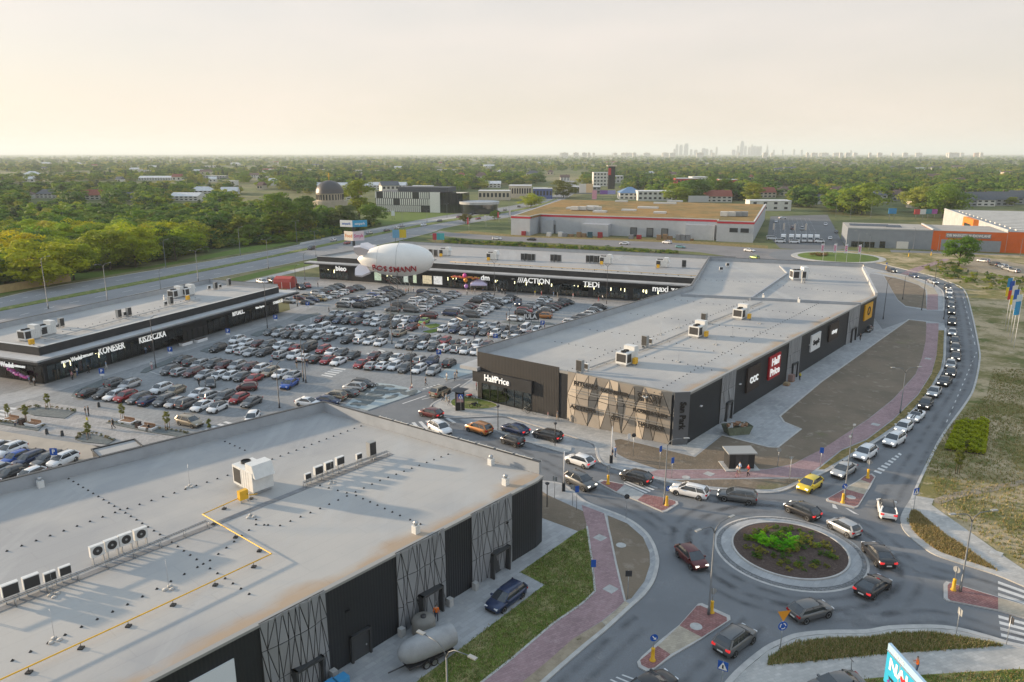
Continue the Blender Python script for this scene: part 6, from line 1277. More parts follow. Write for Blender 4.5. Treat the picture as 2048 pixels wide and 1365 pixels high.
# ---------------------------------------------------------------- skyline and far blocks
m_far = mat('far_tower', (.38, .40, .42), .6); m_far2 = mat('far_block', (.55, .52, .48), .8); m_far3 = mat('far_block_rose', (.5, .3, .2), .8)
TW = [(1343,5,288),(1351,6,289),(1361,8,286),(1338,3,297),(1371,4,298),(1380,6,299),(1395,8,296),(1402,4,297),(1410,4,299),(1420,3.5,293),(1461,3.5,291),(1468.5,7,281),(1476,4,291),(1483,3,293),(1488,4,288),(1494,6,291),(1500,4,292),(1505,4,291.5),(1518,5,286),(1453,7,299),(1531,3,299),(1548,3,299),(1570,3.5,298),(1585,4,299),(1680,4,300)]
dep = 13000.
for i, (u, w_, tv) in enumerate(TW):
    h = (311.7 - tv) * dep / FOC * .9; W_ = w_ * dep / FOC; x = (u - 1024) / FOC * dep; t = thing('skyscraper', ('spired tower' if u == 1518 else 'tallest slab tower' if tv == 281 else 'distant tower') + f', {ORD[sorted(TW).index(TW[i])]} from the left on the city skyline', 'skyscraper', (x, dep, 0), 0, 'towers of the far skyline')
    if u == 1518: MB().box(-W_ / 2, W_ / 2, -20, 20, 0, h * .45).build('shaft', m_far, t); MB().box(-W_ * .3, W_ * .3, -14, 14, h * .45, h * .7).build('upper_shaft', m_far, t); MB().add([(-12, -8, h * .7), (12, -8, h * .7), (12, 8, h * .7), (-12, 8, h * .7), (0, 0, h)], [(0, 1, 4), (1, 2, 4), (2, 3, 4), (3, 0, 4)]).build('spire', m_far, t)
    else: MB().box(-W_ / 2, W_ / 2, -20, 20, 0, h * .88).build('shaft', m_far, t); MB().box(-W_ * .38, W_ * .38, -15, 15, h * .88, h).build('crown_storeys', m_far, t)
br_ = random.Random(9); blocks = []
for k in range(44):
    u = br_.choice((br_.uniform(1120, 1345), br_.uniform(1380, 1700), br_.uniform(1640, 2060), br_.uniform(1640, 2060))); blocks.append((u, br_.uniform(4, 14), br_.uniform(302.5, 306)))
blocks += [(1655, 16, 300), (1928, 16, 301), (1148, 10, 301), (1885, 12, 303)]
blocks.sort()
for i, (u, w_, tv) in enumerate(blocks):
    d = br_.uniform(6500, 9500); h = CAM_H + (307 - tv) / FOC * d * 1.03; h = max(12, min(h, 46)); W_ = w_ * d / FOC; x = (u - 1024) / FOC * d
    t = thing('apartment_block', f'pale distant apartment block, {ORD[i]} from the left low on the horizon', 'apartment block', (x, d, 0), 0, 'apartment blocks along the horizon')
    MB().box(-W_ / 2, W_ / 2, -8, 8, 0, h).build('wall', m_far3 if u == 1928 else m_far2, t); MB().box(-W_ * .2, W_ * .1, -4, 4, h, h + 3).build('roof_storey', m_far2, t)
# ---------------------------------------------------------------- far woods
def vmax(u):
    for a, b in ((640, 430), (700, 406), (760, 398), (930, 384), (1000, 380), (1180, 372), (1300, 384), (1520, 402), (1660, 416), (1800, 428), (1885, 428), (3000, 410)):
        if u < a: return b
fr_ = np.random.default_rng(21); pts, hts = [], []
tries = 0
BXa = np.array(BX)
while len(pts) < 17000 and tries < 130000:
    tries += 1
    u = fr_.uniform(-200, 2250); v = 311 + 119 * fr_.random() ** 1.55
    if v > vmax(u): continue
    x, y = G(u, v)
    if 1080 < u < 1165 and v > 352: continue
    n_ = noise.noise((x * .0045, y * .0022, 3.1)); lim = -.02 if u > 1150 else (.02 if u > 640 else .10)
    if u < 640 and v < 345: lim = .0
    if u < 520 and 345 < v < 385 and noise.noise((x * .004, y * .002, 8)) > -.12: continue
    if n_ < lim - .36 + (.25 if 320 < v < 330 and fr_.random() < .3 else 0): continue
    dx = x - BXa[:, 0] ; dy = BXa[:, 1] - y
    if np.any((np.abs(x - BXa[:, 0] * (y / BXa[:, 1])) < BXa[:, 2] * 1.05) & (dy > -BXa[:, 2]) & (dy < np.minimum(BXa[:, 1] * .3, 190))): continue
    pts.append((x, y, 0)); hts.append(fr_.uniform(7, 14.5) * (1.15 if y > 2500 else 1))
hts = np.array(hts); mass('distant_woods', pts, hts, fr_.uniform(1.1, 1.7, len(pts)), fr_, label='hazy woods stretching to the horizon')
# ---------------------------------------------------------------- air: closed box of thin haze round camera, ground and everything on it
hz = MB().box(-44000, 44000, -900, 58000, -1.0, 330).build('haze', None)
hz.data.materials.clear(); hm = bpy.data.materials.new('haze_air'); hm.use_nodes = True; N, L = hm.node_tree.nodes, hm.node_tree.links
N.remove(N['Principled BSDF']); pv = N.new('ShaderNodeVolumePrincipled'); pv.inputs['Color'].default_value = (.86, .94, 1.0, 1); pv.inputs['Density'].default_value = 8.5e-5; pv.inputs['Anisotropy'].default_value = .1
L.new(pv.outputs[0], N['Material Output'].inputs['Volume']); hz.data.materials.append(hm); struct(hz, 'stuff')
# ================================================================ ROOF EQUIPMENT
def height_for(u, v, vt, z0=0.):
    x, y = G(u, v, z0); lo, hi = z0, 60
    for _ in range(45):
        mdl = (lo + hi) / 2; dz = CAM_H - mdl; d = y * _c + dz * _s; vv = 682.5 + FOC * (-y * _s + dz * _c) / d
        lo, hi = (mdl, hi) if vv > vt else (lo, mdl)
    return lo
m_unit = mat('unit_white', (.66, .67, .66), .5, var=.05, scale=2); m_grill = mat('unit_grille', (.035, .035, .036), .6); m_unitg = mat('unit_grey', (.30, .31, .31), .5)
A49 = R(49.3)
def rtu(u, v, ang, label, s=1., zr=7.72, L=3.6, W_=2.2, H_=2.3, group='rooftop air units'):
    x, y = G(u, v, zr); t = thing('rooftop_unit', label, 'rooftop unit', (x, y, zr), ang, group)
    MB().box(-L / 2 * s, L / 2 * s, -W_ / 2 * s, W_ / 2 * s, .35 * s, H_ * s).build('casing', m_unit, t)
    h = MB(); x0, x1 = L / 2 * s * .35, L / 2 * s; y0, y1 = -W_ / 2 * s * .96, W_ / 2 * s * .96; z0, z1 = H_ * s + .01, H_ * s + .75 * s
    h.add([(x0, y0, z0), (x1 + .5 * s, y0, z0 - .5 * s), (x1 + .5 * s, y1, z0 - .5 * s), (x0, y1, z0), (x0, y0, z1), (x1, y0, z1), (x1, y1, z1), (x0, y1, z1)], [(0, 1, 5, 4), (1, 2, 6, 5), (2, 3, 7, 6), (3, 0, 4, 7), (4, 5, 6, 7)]); h.build('intake_hood', m_unit, t)
    for k in (-.62, -.12):
        MB().lathe([(.48 * s, 0), (.48 * s, .22 * s), (.42 * s, .22 * s), (.42 * s, .06 * s), (.02, .06 * s)], 14, 0, (0, 0), False).build('fan', m_grill, t, (k * L / 2 * s, 0, H_ * s + .002))
    MB().box(-L / 2 * s - .02, -L / 2 * s, -W_ * .42 * s, W_ * .42 * s, .7 * s, H_ * .9 * s).build('grille', m_grill, t); MB().box(-L * .45 * s, -L * .1 * s, -W_ / 2 * s - .02, -W_ / 2 * s, .6 * s, H_ * .9 * s).build('grille', m_grill, t)
    MB().box(-L / 2 * s * .9, L / 2 * s * .9, -W_ / 2 * s * .85, W_ / 2 * s * .85, 0, .34 * s).build('base_frame', M_STEEL, t)
    for k in range(4): MB().box(-L * .05 * s + k * .42 * s, -L * .05 * s + k * .42 * s + .015, -W_ / 2 * s - .012, -W_ / 2 * s, .4 * s, H_ * .97 * s).build('panel_joint', m_unitg, t)
    return t
def ybox(u, v, ang, label, zr=7.72):
    x, y = G(u, v, zr); t = thing('gas_cabinet', label, 'cabinet', (x, y, zr), ang, 'yellow gas cabinets on the roofs'); MB().box(-.45, .45, -.25, .25, .3, 1.25).build('cabinet', M_YEL, t); MB().box(-.4, -.3, -.2, .2, 0, .3).box(.3, .4, -.2, .2, 0, .3).build('feet', M_STEEL, t); MB().box(.30, .34, -.27, -.25, .7, .9).build('latch', M_BLACK, t)
def acu(u, v, ang, label, kind='fan', zr=7.72, lift=.7, s=1., group='outdoor air units on the roofs'):
    x, y = G(u, v, zr + lift); t = thing('air_conditioner', label, 'air conditioner', (x, y, zr), ang, group); L, D, H_ = (.95 * s, .36 * s, .85 * s) if kind != 'vrf' else (1.0 * s, .75 * s, 1.7 * s)
    MB().box(-L / 2, L / 2, -D / 2, D / 2, lift, lift + H_).build('casing', m_unit if kind != 'vrf' else m_unitg, t)
    if kind == 'fan':
        f = MB(); c = [(.34 * s * math.cos(a * math.pi / 9), -D / 2 - .012, lift + H_ / 2 + .34 * s * math.sin(a * math.pi / 9)) for a in range(18)]; f.add(c, [list(range(18))]); g = f.build('fan_grille', m_grill, t)
        c = [(.09 * s * math.cos(a * math.pi / 4), -D / 2 - .02, lift + H_ / 2 + .09 * s * math.sin(a * math.pi / 4)) for a in range(8)]; MB().add(c, [list(range(8))]).build('hub', m_unitg, g)
    else: MB().box(-L * .46, L * .46, -D / 2 - .015, -D / 2, lift + .06, lift + H_ - .08).build('coil_grille', m_grill, t)
    [MB().box(L * k_ - .03, L * k_ + .03, -D / 2, D / 2, 0, lift).build('stand', M_STEEL, t) for k_ in (-.37, .37)]; return t
rtu(508, 975, A49 - math.pi / 2, 'big white rooftop unit with hood and twin fans on the near roof', 1.05); ybox(487, 1004, A49, 'yellow gas cabinet beside the big unit on the near roof')
for i, (u, v) in enumerate(((195, 1103), (224, 1091), (252, 1080), (282, 1069))): acu(u, v + 8, A49, f'white fan air conditioner, {ORD[i]} of four in line on the near roof', 'fan', s=1.15)
for i, (u, v) in enumerate(((22, 1190), (64, 1174), (101, 1161), (131, 1149))): acu(u, v, A49, f'white grilled air conditioner, {ORD[i]} at the left edge of the near roof', 'coil', s=1.2 if i < 2 else .9, lift=.6)
for i, (u, v) in enumerate(((616, 958), (637, 948), (658, 939), (680, 929), (718, 918))): acu(u, v, A49, f'white air conditioner, {ORD[i]} along the tray right of the big unit', 'coil', s=1.05 if 0 < i < 4 else .75, lift=.55)
acu(743, 909, A49, 'tall grey condenser at the right end of the tray on the near roof', 'vrf', lift=.45, s=.9)
def tray(pts, zr, label, zz=.75, wd=.42):
    P = [G(u, v, zr + zz) for u, v in pts]; t = thing('cable_tray', label, 'cable tray', (P[0][0], P[0][1], zr), 0, 'cable trays on the roofs'); o = Vector(P[0]); Q = [tuple(Vector(p) - o) for p in P]
    MB().ribbon(Q, wd / 2, -wd / 2 + .05, zz, zz + .07).build('side_rail', M_STEEL, t); MB().ribbon(Q, -wd / 2 + .05, wd / 2, zz, zz + .07).build('side_rail', M_STEEL, t); L = (Vector(Q[-1]) - Vector(Q[0])).length; n = max(2, int(L / 2.2)); d = (Vector(Q[-1]) - Vector(Q[0])) / n; nn = Vector((-d.y, d.x)).normalized()
    MB().ribbon(Q, .08, .10, zz - .03, zz).build('cables', M_BLACK, t)
    for k in range(n + 1):
        c = Vector(Q[0]) + d * k; m = MB()
        for s_ in (-1, 1): p = c + nn * s_ * wd * .42; m.tube([(p.x, p.y, 0), (p.x, p.y, zz)], .035, 4)
        m.build('leg', M_STEEL, t)
tray([(-40, 1222), (150, 1150), (300, 1090), (415, 1042)], 7.72, 'long steel cable tray under the air conditioners on the near roof'); tray([(608, 966), (690, 935), (776, 903)], 7.72, 'short steel cable tray right of the big unit', .55)
# yellow gas pipe
def gas(pts, zr, label, h=.45, r=.055):
    P = [G(u, v, zr + h) for u, v in pts]; t = thing('gas_pipe', label, 'pipe', (P[0][0], P[0][1], zr), 0, 'yellow gas pipes'); o = Vector(P[0]); Q = [Vector(p) - o for p in P]
    MB().tube([(q.x, q.y, h) for q in Q], r, 7).build('pipe', M_YEL, t)
    for a, b in zip(Q[:-1], Q[1:]):
        n = max(1, int((b - a).length / 3.2))
        for k in range(n): c = a.lerp(b, (k + .5) / n); MB().tube([(c.x, c.y, 0), (c.x, c.y, h)], .025, 4).box(c.x - .18, c.x + .18, c.y - .18, c.y + .18, 0, .1).build('pipe_support', M_BLACK, t)
gas([(515, 988), (488, 992), (405, 1029), (543, 1108), (300, 1222), (0, 1360), (-120, 1415)], 7.72, 'yellow gas pipe zigzagging over the near roof')
# small roof pieces
def vent(u, v, label, zr=7.72, s=1.):
    x, y = G(u, v, zr); t = thing('roof_vent', label, 'vent', (x, y, zr), A49, 'small roof vents'); MB().box(-.28 * s, .28 * s, -.28 * s, .28 * s, 0, .75 * s).build('shaft', m_unit, t); MB().lathe([(.12 * s, .75 * s), (.22 * s, .9 * s), (.26 * s, 1.05 * s), (.05, 1.18 * s)], 10).build('cowl', M_STEEL, t)
for u, v, l in ((832, 1066, 'white vent near the stained edge of the near roof'), (1011, 970, 'white vent near the corner of the near roof'), (82, 975, 'white vent by the parapet of the near roof'), (982, 930, 'white hose box by the east parapet of the near roof'), (1598, 605, 'small vent beside the step of the long roof'), (1527, 597, 'small vent on the far field of the long roof'), (237, 632, 'small vent on the left shop roof'), (330, 600, 'small vent near the unit row of the left shop roof')): vent(u, v, l, 7.72 if v > 640 or u > 1000 else 6.6)
def rod(u, v, label, zr=7.72, h=2.6):
    x, y = G(u, v, zr); t = thing('lightning_rod', label, 'lightning rod', (x, y, zr), rnd.uniform(0, 3), 'lightning rods on the roofs'); MB().tube([(0, 0, .1), (0, 0, h)], [.018, .008], 4).build('rod', M_STEEL, t)
    for k in range(3): a = k * 2.094; MB().lathe([(.02, .0), (.19, 0), (.19, .1), (.03, .12)], 10).build('foot', M_CONC, t, (.3 * math.cos(a), .3 * math.sin(a), 0))
for i, (u, v) in enumerate(((380, 974), (502, 1034), (664, 966), (110, 1282), (338, 1178), (108, 1192))): rod(u, v, f'lightning rod on three weights, {ORD[i]} on the near roof by the dotted lines')
for i, (u, v) in enumerate(((1290, 795), (1357, 724), (1432, 690), (1465, 674), (1520, 648), (1358, 656), (1321, 670))): rod(u, v, f'lightning rod on three weights, {ORD[i]} up the long roof', h=3.4)
def dots(parent, lines, zr, sp=1.05):
    mb = MB()
    for ln in lines:
        P = [Vector(G(u, v, zr)) for u, v in ln]
        for a, b in zip(P[:-1], P[1:]):
            n = max(1, int((b - a).length / sp))
            for k in range(n):
                c = a.lerp(b, k / n); mb.add([(c.x - .1, c.y - .1, zr + .005), (c.x + .1, c.y - .1, zr + .005), (c.x + .1, c.y + .1, zr + .005), (c.x - .1, c.y + .1, zr + .005), (c.x, c.y, zr + .16)], [(0, 1, 4), (1, 2, 4), (2, 3, 4), (3, 0, 4)])
    o = mb.build('conductor_support', M_BLACK, parent); struct(o, 'stuff')
dots(b1, [[(128, 953), (240, 1020), (320, 1070), (420, 1138), (515, 1200)], [(14, 1103), (230, 1026), (475, 945), (735, 848)], [(25, 1322), (255, 1210), (420, 1122), (512, 1050), (560, 1052), (640, 1018), (760, 962), (910, 904)], [(640, 972), (712, 992), (800, 1032), (862, 1058)], [(450, 884), (500, 906)], [(512, 1040), (545, 1062)]], 7.72)
dots(b2, [[(1135, 742), (1232, 700), (1380, 648), (1510, 596)], [(1262, 812), (1430, 718), (1536, 660), (1640, 606)], [(1110, 684), (1240, 706), (1345, 722), (1440, 745)], [(1180, 660), (1300, 676), (1410, 700), (1500, 715)], [(1262, 628), (1400, 645), (1520, 665), (1590, 678)], [(1350, 600), (1480, 615), (1600, 628), (1690, 640)], [(1400, 560), (1536, 566)], [(1545, 570), (1720, 590)], [(1590, 545), (1725, 560)]], 7.72, 1.4)
dots(b3, [[(905, 527), (1120, 537), (1330, 550)], [(1250, 512), (1180, 545)]], 7.0, 2.2); dots(b4, [[(110, 668), (240, 635), (400, 594)], [(180, 655), (330, 620)]], 6.6, 1.6)
for i, (u, v) in enumerate(((1253, 728), (1395, 673), (1481, 637))):
    rtu(u, v, A49, f'white rooftop unit, {ORD[i]} from the near end of the long roof', .95); ybox(u + 17, v + 3, A49, f'yellow gas cabinet at the {ORD[i]} white unit of the long roof')
for i, (u, v) in enumerate(((1160, 742), (1172, 738), (1290, 691), (1300, 687), (1408, 644))): acu(u, v, A49 - math.pi / 2, f'dark condenser, {ORD[i]} from the near end along the long roof tray', 'vrf' if i in (0, 2, 4) else 'coil', lift=.4, s=1.05)
tray([(1180, 736), (1300, 694), (1405, 650), (1525, 604)], 7.72, 'cable tray running down the middle of the long roof', .35)
rtu(1597, 560, R(0), 'pale rooftop unit at the far end of the long roof', 1.15); acu(1607, 556, 0, 'dark condenser on the pale unit at the far end of the long roof', 'vrf', lift=1.4)
for i, (u, v) in enumerate(((1455, 532), (1442, 540))): acu(u, v, 0, f'{ORD[i]} small pale unit by the far inner corner of the long roof', 'coil')
for i, (u, v) in enumerate(((1046, 518), (1053, 518), (1060, 519), (1067, 519), (1105, 520), (1112, 520), (1119, 521), (1176, 522), (1184, 522), (1192, 523), (1200, 523), (1368, 532), (862, 509), (872, 510))): acu(u, v + 2, R(-21), f'dark condenser, {ORD[i]} listed along the rear shop roof', 'vrf', zr=7.0, lift=.3, s=1.25)
for i, (u, v) in enumerate(((890, 512), (985, 520), (1211, 528), (1324, 535), (741, 508))): rtu(u, v, R(-21), f'white rooftop unit, {ORD[i]} of the rear shop roof', 1.0, 7.0); ybox(u - 8, v + 3, R(-21), f'yellow gas cabinet at the {ORD[i]} unit of the rear shop roof', 7.0)
gas([(900, 524), (1010, 529), (1200, 540), (1395, 552)], 7.0, 'long yellow gas pipe along the rear shop roof', .3)
for i, (u, v) in enumerate(((352, 596), (375, 592), (60, 680), (92, 671))): rtu(u, v, AX, f'pale rooftop unit, {ORD[i]} of the left shop roof', .9, 6.6)
for i, (u, v) in enumerate(((238, 634), (250, 631), (258, 630), (331, 610), (342, 607), (418, 578), (431, 577), (440, 575), (458, 570), (113, 655), (123, 652))): acu(u, v, AX, f'small air conditioner, {ORD[i]} listed along the left shop roof', 'coil' if i % 2 else 'vrf', zr=6.6, lift=.3, s=.95)
ybox(64, 692, AX, 'yellow gas cabinet at the corner of the left shop roof', 6.6); ybox(376, 602, AX, 'yellow gas cabinet in the middle of the left shop roof', 6.6)
tray([(90, 680), (240, 640), (400, 598)], 6.6, 'cable tray along the left shop roof', .4)
# ================================================================ STREET FURNITURE
def lamp(u, v, vt, label, arms=2, dirn=0., m=None, reach=1.9, group='street lamps', r=.09):
    x, y = G(u, v); h = height_for(u, v, vt); t = thing('street_lamp', label, 'street lamp', (x, y, 0), dirn, group); m = m or M_POLE
    MB().tube([(0, 0, 0), (0, 0, .8), (0, 0, .85), (0, 0, h - .9)], [r * 1.5, r * 1.5, r, r * .6], 8).build('pole', m, t)
    for s_ in ((-1, 1) if arms == 2 else (1,)):
        MB().tube([(0, 0, h - .95), (s_ * .25, 0, h - .45), (s_ * .7, 0, h - .12), (s_ * reach, 0, h)], [r * .6, r * .55, r * .5, r * .4], 6).build('arm', m, t)
        a, b = sorted((s_ * reach, s_ * (reach + .65))); MB().box(a, b, -.14, .14, h - .03, h + .06).build('lamp_head', m_unitg, t)
    MB().box(-.22, .22, -.22, .22, 0, .03).build('base_plate', m, t); return t
lamp(1417, 1232, 1047, 'twin-arm street lamp on the island below the near roundabout', 2, R(35)); lamp(1920, 1186, 1025, 'twin-arm street lamp on the island right of the near roundabout', 2, R(10)); lamp(1328, 1011, 877, 'single-arm street lamp on the island left of the near roundabout', 1, R(0)); lamp(1688, 1002, 862, 'twin-arm street lamp on the island above the near roundabout', 2, R(60)); lamp(1800, 828, 735, 'twin-arm street lamp beside the curved pink path', 2, R(5))
x, y = G(893, 1318, 8.2); _v = 682.5 + FOC * (-y * _s + CAM_H * _c) / (y * _c + CAM_H * _s); _u = 1024 + FOC * x / (y * _c + CAM_H * _s); lamp(_u, _v, 1290, 'twin-arm street lamp at the bottom edge beside the grey tank', 2, R(-35))
for i, (u, v, vt, l) in enumerate(((97, 618, 515, 'at the tan hoarding'), (216, 606, 528, 'behind the left shop roof'), (322, 582, 538, 'second behind the left shop roof'), (397, 563, 500, 'at the end of the left shop roof'), (537, 538, 478, 'left of the airship on the verge'), (632, 514, 462, 'behind the airship tail'), (332, 537, 480, 'on the far verge by the slender trees'), (481, 512, 455, 'on the far verge by the dark wood'), (594, 486, 442, 'on the far verge left of the pylon'), (854, 444, 420, 'before the striped building'), (894, 436, 408, 'by the glass corner'), (1018, 447, 400, 'by the round dealership'), (1113, 405, 375, 'on the bend of the carriageway'), (805, 460, 425, 'behind the blue and yellow sign'))):
    lamp(u, v, vt, f'street lamp of the dual carriageway {l}', 1 if i in (0, 2, 6, 7) else 2, R(-22 + 90), None, 2.0, 'street lamps of the dual carriageway', .11)
for i, (u, v, vt) in enumerate(((312, 737, 632), (559, 816, 722), (612, 766, 682), (607, 763, 660), (784, 688, 556), (797, 627, 542), (535, 657, 560), (595, 613, 530), (823, 776, 700), (989, 592, 522), (1034, 645, 558), (1019, 684, 613), (1213, 608, 528), (610, 560, 505))):
    lamp(u, v, vt, f'slim dark car park lamp, {ORD[i]} listed from the plaza to the rear shops', 2 if i in (9, 10, 11, 12) else 1, R(20), M_DPOLE, .7, 'slim lamps of the car park', .085)
for u, v, vt, l in ((996, 862, 812, 'short dark lamp at the left end of the drop-off island'), (1110, 893, 846, 'short dark lamp at the right end of the drop-off island'), (1094, 1016, 966, 'short dark lamp at the corner of the near building')):
    x, y = G(u, v); h = height_for(u, v, vt); t = thing('path_lamp', l, 'lamp', (x, y, 0), 0, 'short dark path lamps'); MB().tube([(0, 0, 0), (0, 0, h - .25)], .06, 8).build('pole', M_DPOLE, t); MB().lathe([(.06, h - .3), (.26, h - .12), (.26, h), (.02, h + .03)], 12).build('lamp_head', M_DPOLE, t)
for i, (u, v, vt) in enumerate(((1766, 640, 556), (1805, 600, 548), (1843, 622, 555), (1868, 575, 530), (1887, 640, 560), (1715, 500, 462), (1738, 500, 468), (1826, 500, 455), (1875, 505, 470), (2040, 512, 475), (1700, 440, 402), (1741, 437, 400), (1671, 436, 405))):
    lamp(u, v, vt, f'distant street lamp, {ORD[i]} listed around the far roundabout and halls', 1, R(30 * i), M_DPOLE if i < 5 else M_POLE, 1.3, 'street lamps around the far roundabout', .09)
# yellow keep-right bollards
def keepright(u, v, label, face, arrow_=True, back=False):
    x, y = G(u, v); t = thing('keep_right_bollard', label, 'bollard', (x, y, .13), face, 'yellow keep-right bollards'); MB().lathe([(.26, 0), (.26, .08), (.17, .12), (.15, 1.05), (.17, 1.15), (.12, 1.22), (.01, 1.22)], 14).build('bollard', M_YEL, t); MB().tube([(0, 0, 1.2), (0, 0, 2.5)], .03, 6).build('post', M_STEEL, t)
    c = [(.34 * math.cos(a * math.pi / 10), 0, 2.2 + .34 * math.sin(a * math.pi / 10)) for a in range(20)]
    m = MB(); m.add([(p[0], -.055, p[2]) for p in c], [list(range(20))]); d = m.build('sign_face', M_BLUE, t); m = MB(); m.add([(p[0], -.04, p[2]) for p in c], [list(range(20))[::-1]]); m.build('sign_back', m_unitg, t)
    a = MB(); a.add([(-.16, -.06, 2.34), (-.10, -.06, 2.40), (.08, -.06, 2.16), (.02, -.06, 2.10)], [(0, 1, 2, 3)]); a.add([(.2, -.06, 2.0), (.18, -.06, 2.25), (-.06, -.06, 2.04)], [(0, 1, 2)]); a.build('arrow', M_WHITE, d)
for u, v, l, f in ((1216, 970, 'yellow keep-right bollard at the left tip of the access road island', R(200)), (1333, 1013, 'yellow keep-right bollard beside the single-arm lamp', R(40)), (1735, 958, 'yellow keep-right bollard at the upper tip of the top island', R(150)), (1685, 1008, 'yellow keep-right bollard beside the lamp of the top island', R(10)), (1906, 1183, 'yellow keep-right bollard on the right island', R(-60 + 180)), (1423, 1228, 'yellow keep-right bollard beside the lamp of the lower island', R(180)), (1305, 1324, 'yellow keep-right bollard at the lower tip of the lower island', R(10)), (1817, 514, 'yellow keep-right bollard at the far roundabout exit', 0), (1862, 512, 'yellow keep-right bollard on the far east road', 0), (1772, 540, 'yellow keep-right bollard where the curved road begins', 0)): keepright(u, v, l, f)
def sign(u, v, vt, label, kind='square', col=None, face=0., w_=.62):
    x, y = G(u, v); h = height_for(u, v, vt); t = thing('road_sign', label, 'road sign', (x, y, .1), face, 'road signs'); MB().tube([(0, 0, 0), (0, 0, h)], .035, 6).build('post', M_STEEL, t); k = w_ / 2
    sh = {'square': [(-k, -k), (k, -k), (k, k), (-k, k)], 'tri': [(-k * 1.1, k * .9), (0, -k), (k * 1.1, k * .9)], 'round': [(k * math.cos(a * math.pi / 9), k * math.sin(a * math.pi / 9)) for a in range(18)], 'tall': [(-k * .8, -k * 1.3), (k * .8, -k * 1.3), (k * .8, k * 1.3), (-k * .8, k * 1.3)]}[kind]
    n = len(sh); MB().add([(a, -.06, h - k + b) for a, b in sh] + [(a, -.04, h - k + b) for a, b in sh], [list(range(n)), list(range(n, 2 * n))[::-1]] + [(i, i + n, (i + 1) % n + n, (i + 1) % n) for i in range(n)]).build('sign_plate', col or M_BLUE, t); return t, h - k
def psign(u, v, l, i):
    t, z = sign(u, v, v - 14 - (v - 600) * .06, l, 'square', M_BLUE, 0, 1.0); text('P', .8, M_WHITE, t, (0, -.08, z), (math.pi / 2, 0, 0), 'lettering', .01, 'CENTER', .03)
    MB().box(-.4, .4, -.06, -.03, z - .95, z - .55).build('plate', M_WHITE, t)
for i, (u, v, l) in enumerate(((206, 762, 'nearest the left shop corner'), (342, 716, 'between the first and second aisle'), (457, 677, 'before the third double row'), (552, 648, 'beside the fifth double row'), (616, 620, 'by the coffee shop terrace'), (878, 722, 'above the navy SUV near the gravel bed'), (991, 688, 'beside the long building parapet'), (1085, 660, 'right of the banner trailer'), (112, 932, 'over the corner row at the near parapet'))): psign(u, v, f'blue parking sign {l}', i)
def warn(u, v, vt, l, face=0.):
    t, z = sign(u, v, vt, l, 'square', M_BLUE, face, .8); MB().add([(-.36, -.075, z - .32), (.36, -.075, z - .32), (0, -.075, z + .36)], [(0, 1, 2)]).build('symbol', M_WHITE, t); MB().box(-.06, .06, -.085, -.08, z - .22, z + .1).build('symbol', M_BLACK, t)
warn(1827, 1020, 978, 'blue pedestrian crossing sign at the mouth of the curved road', R(20)); warn(1442, 1385, 1325, 'blue pedestrian crossing sign at the bottom edge', R(-30)); warn(922, 826, 790, 'blue pedestrian crossing sign on the planted island', 0)
for u, v, vt, l, k, c, f in ((1186, 1160, 1123, 'blue and white cycle path sign on the pink path', 'tall', M_BLUE, 0), (1255, 1200, 1143, 'dark-backed sign at the bend of the pavement', 'square', M_DPOLE, 0), (1343, 958, 918, 'blue sign at the start of the upper pink path', 'tall', M_BLUE, R(30)), (1319, 938, 895, 'blue sign on the bare ground by the corner', 'tall', M_BLUE, R(40)), (1640, 936, 898, 'blue sign beside the pink path at the queue', 'tall', M_BLUE, R(-20)), (1578, 968, 915, 'pale give-way sign back beside the yellow hatchback', 'tri', m_unitg, R(180)), (1555, 936, 897, 'slim pale post on the bare ground', 'round', m_unitg, 0), (1109, 998, 955, 'large grey sign back beside the access road', 'square', m_unitg, R(150)), (1145, 1013, 972, 'grey sign back left of the blue board', 'square', m_unitg, R(150)), (1153, 1022, 975, 'blue board at the crossing of the access road', 'tall', M_BLUE, R(20)), (1252, 1040, 990, 'dark-backed signs at the roundabout entry', 'round', M_DPOLE, 0), (1257, 890, 870, 'white round-logo sign on the bare ground', 'tall', M_WHITE, R(25)), (1266, 914, 868, 'brown slim post beside the white sign', 'round', M_DPOLE, 0), (1912, 1269, 1220, 'slim pale post on the lower right verge', 'square', m_unitg, R(90)), (2012, 1292, 1236, 'slim dark post at the right crossing', 'square', M_DPOLE, R(90))): sign(u, v, vt, l, k, c, f)
t, z = sign(1560, 1301, 1245, 'roundabout sign with orange triangle on the lower verge', 'round', M_BLUE, R(10), .85); k = .6; MB().add([(-k, -.06, z + 1.45), (k, -.06, z + 1.45), (0, -.06, z + .42)], [(0, 1, 2)]).build('triangle_plate', mat('sign_orange', (.75, .30, .02), .5), t)
a = MB(); 
for q in range(3):
    for s_ in range(5): th = q * 2.094 + s_ * .3; a.add([(r_ * math.cos(b), -.075, z + r_ * math.sin(b)) for r_, b in ((.2, th), (.3, th), (.3, th + .26), (.2, th + .26))], [(0, 1, 2, 3)])
a.build('symbol', M_WHITE, t)
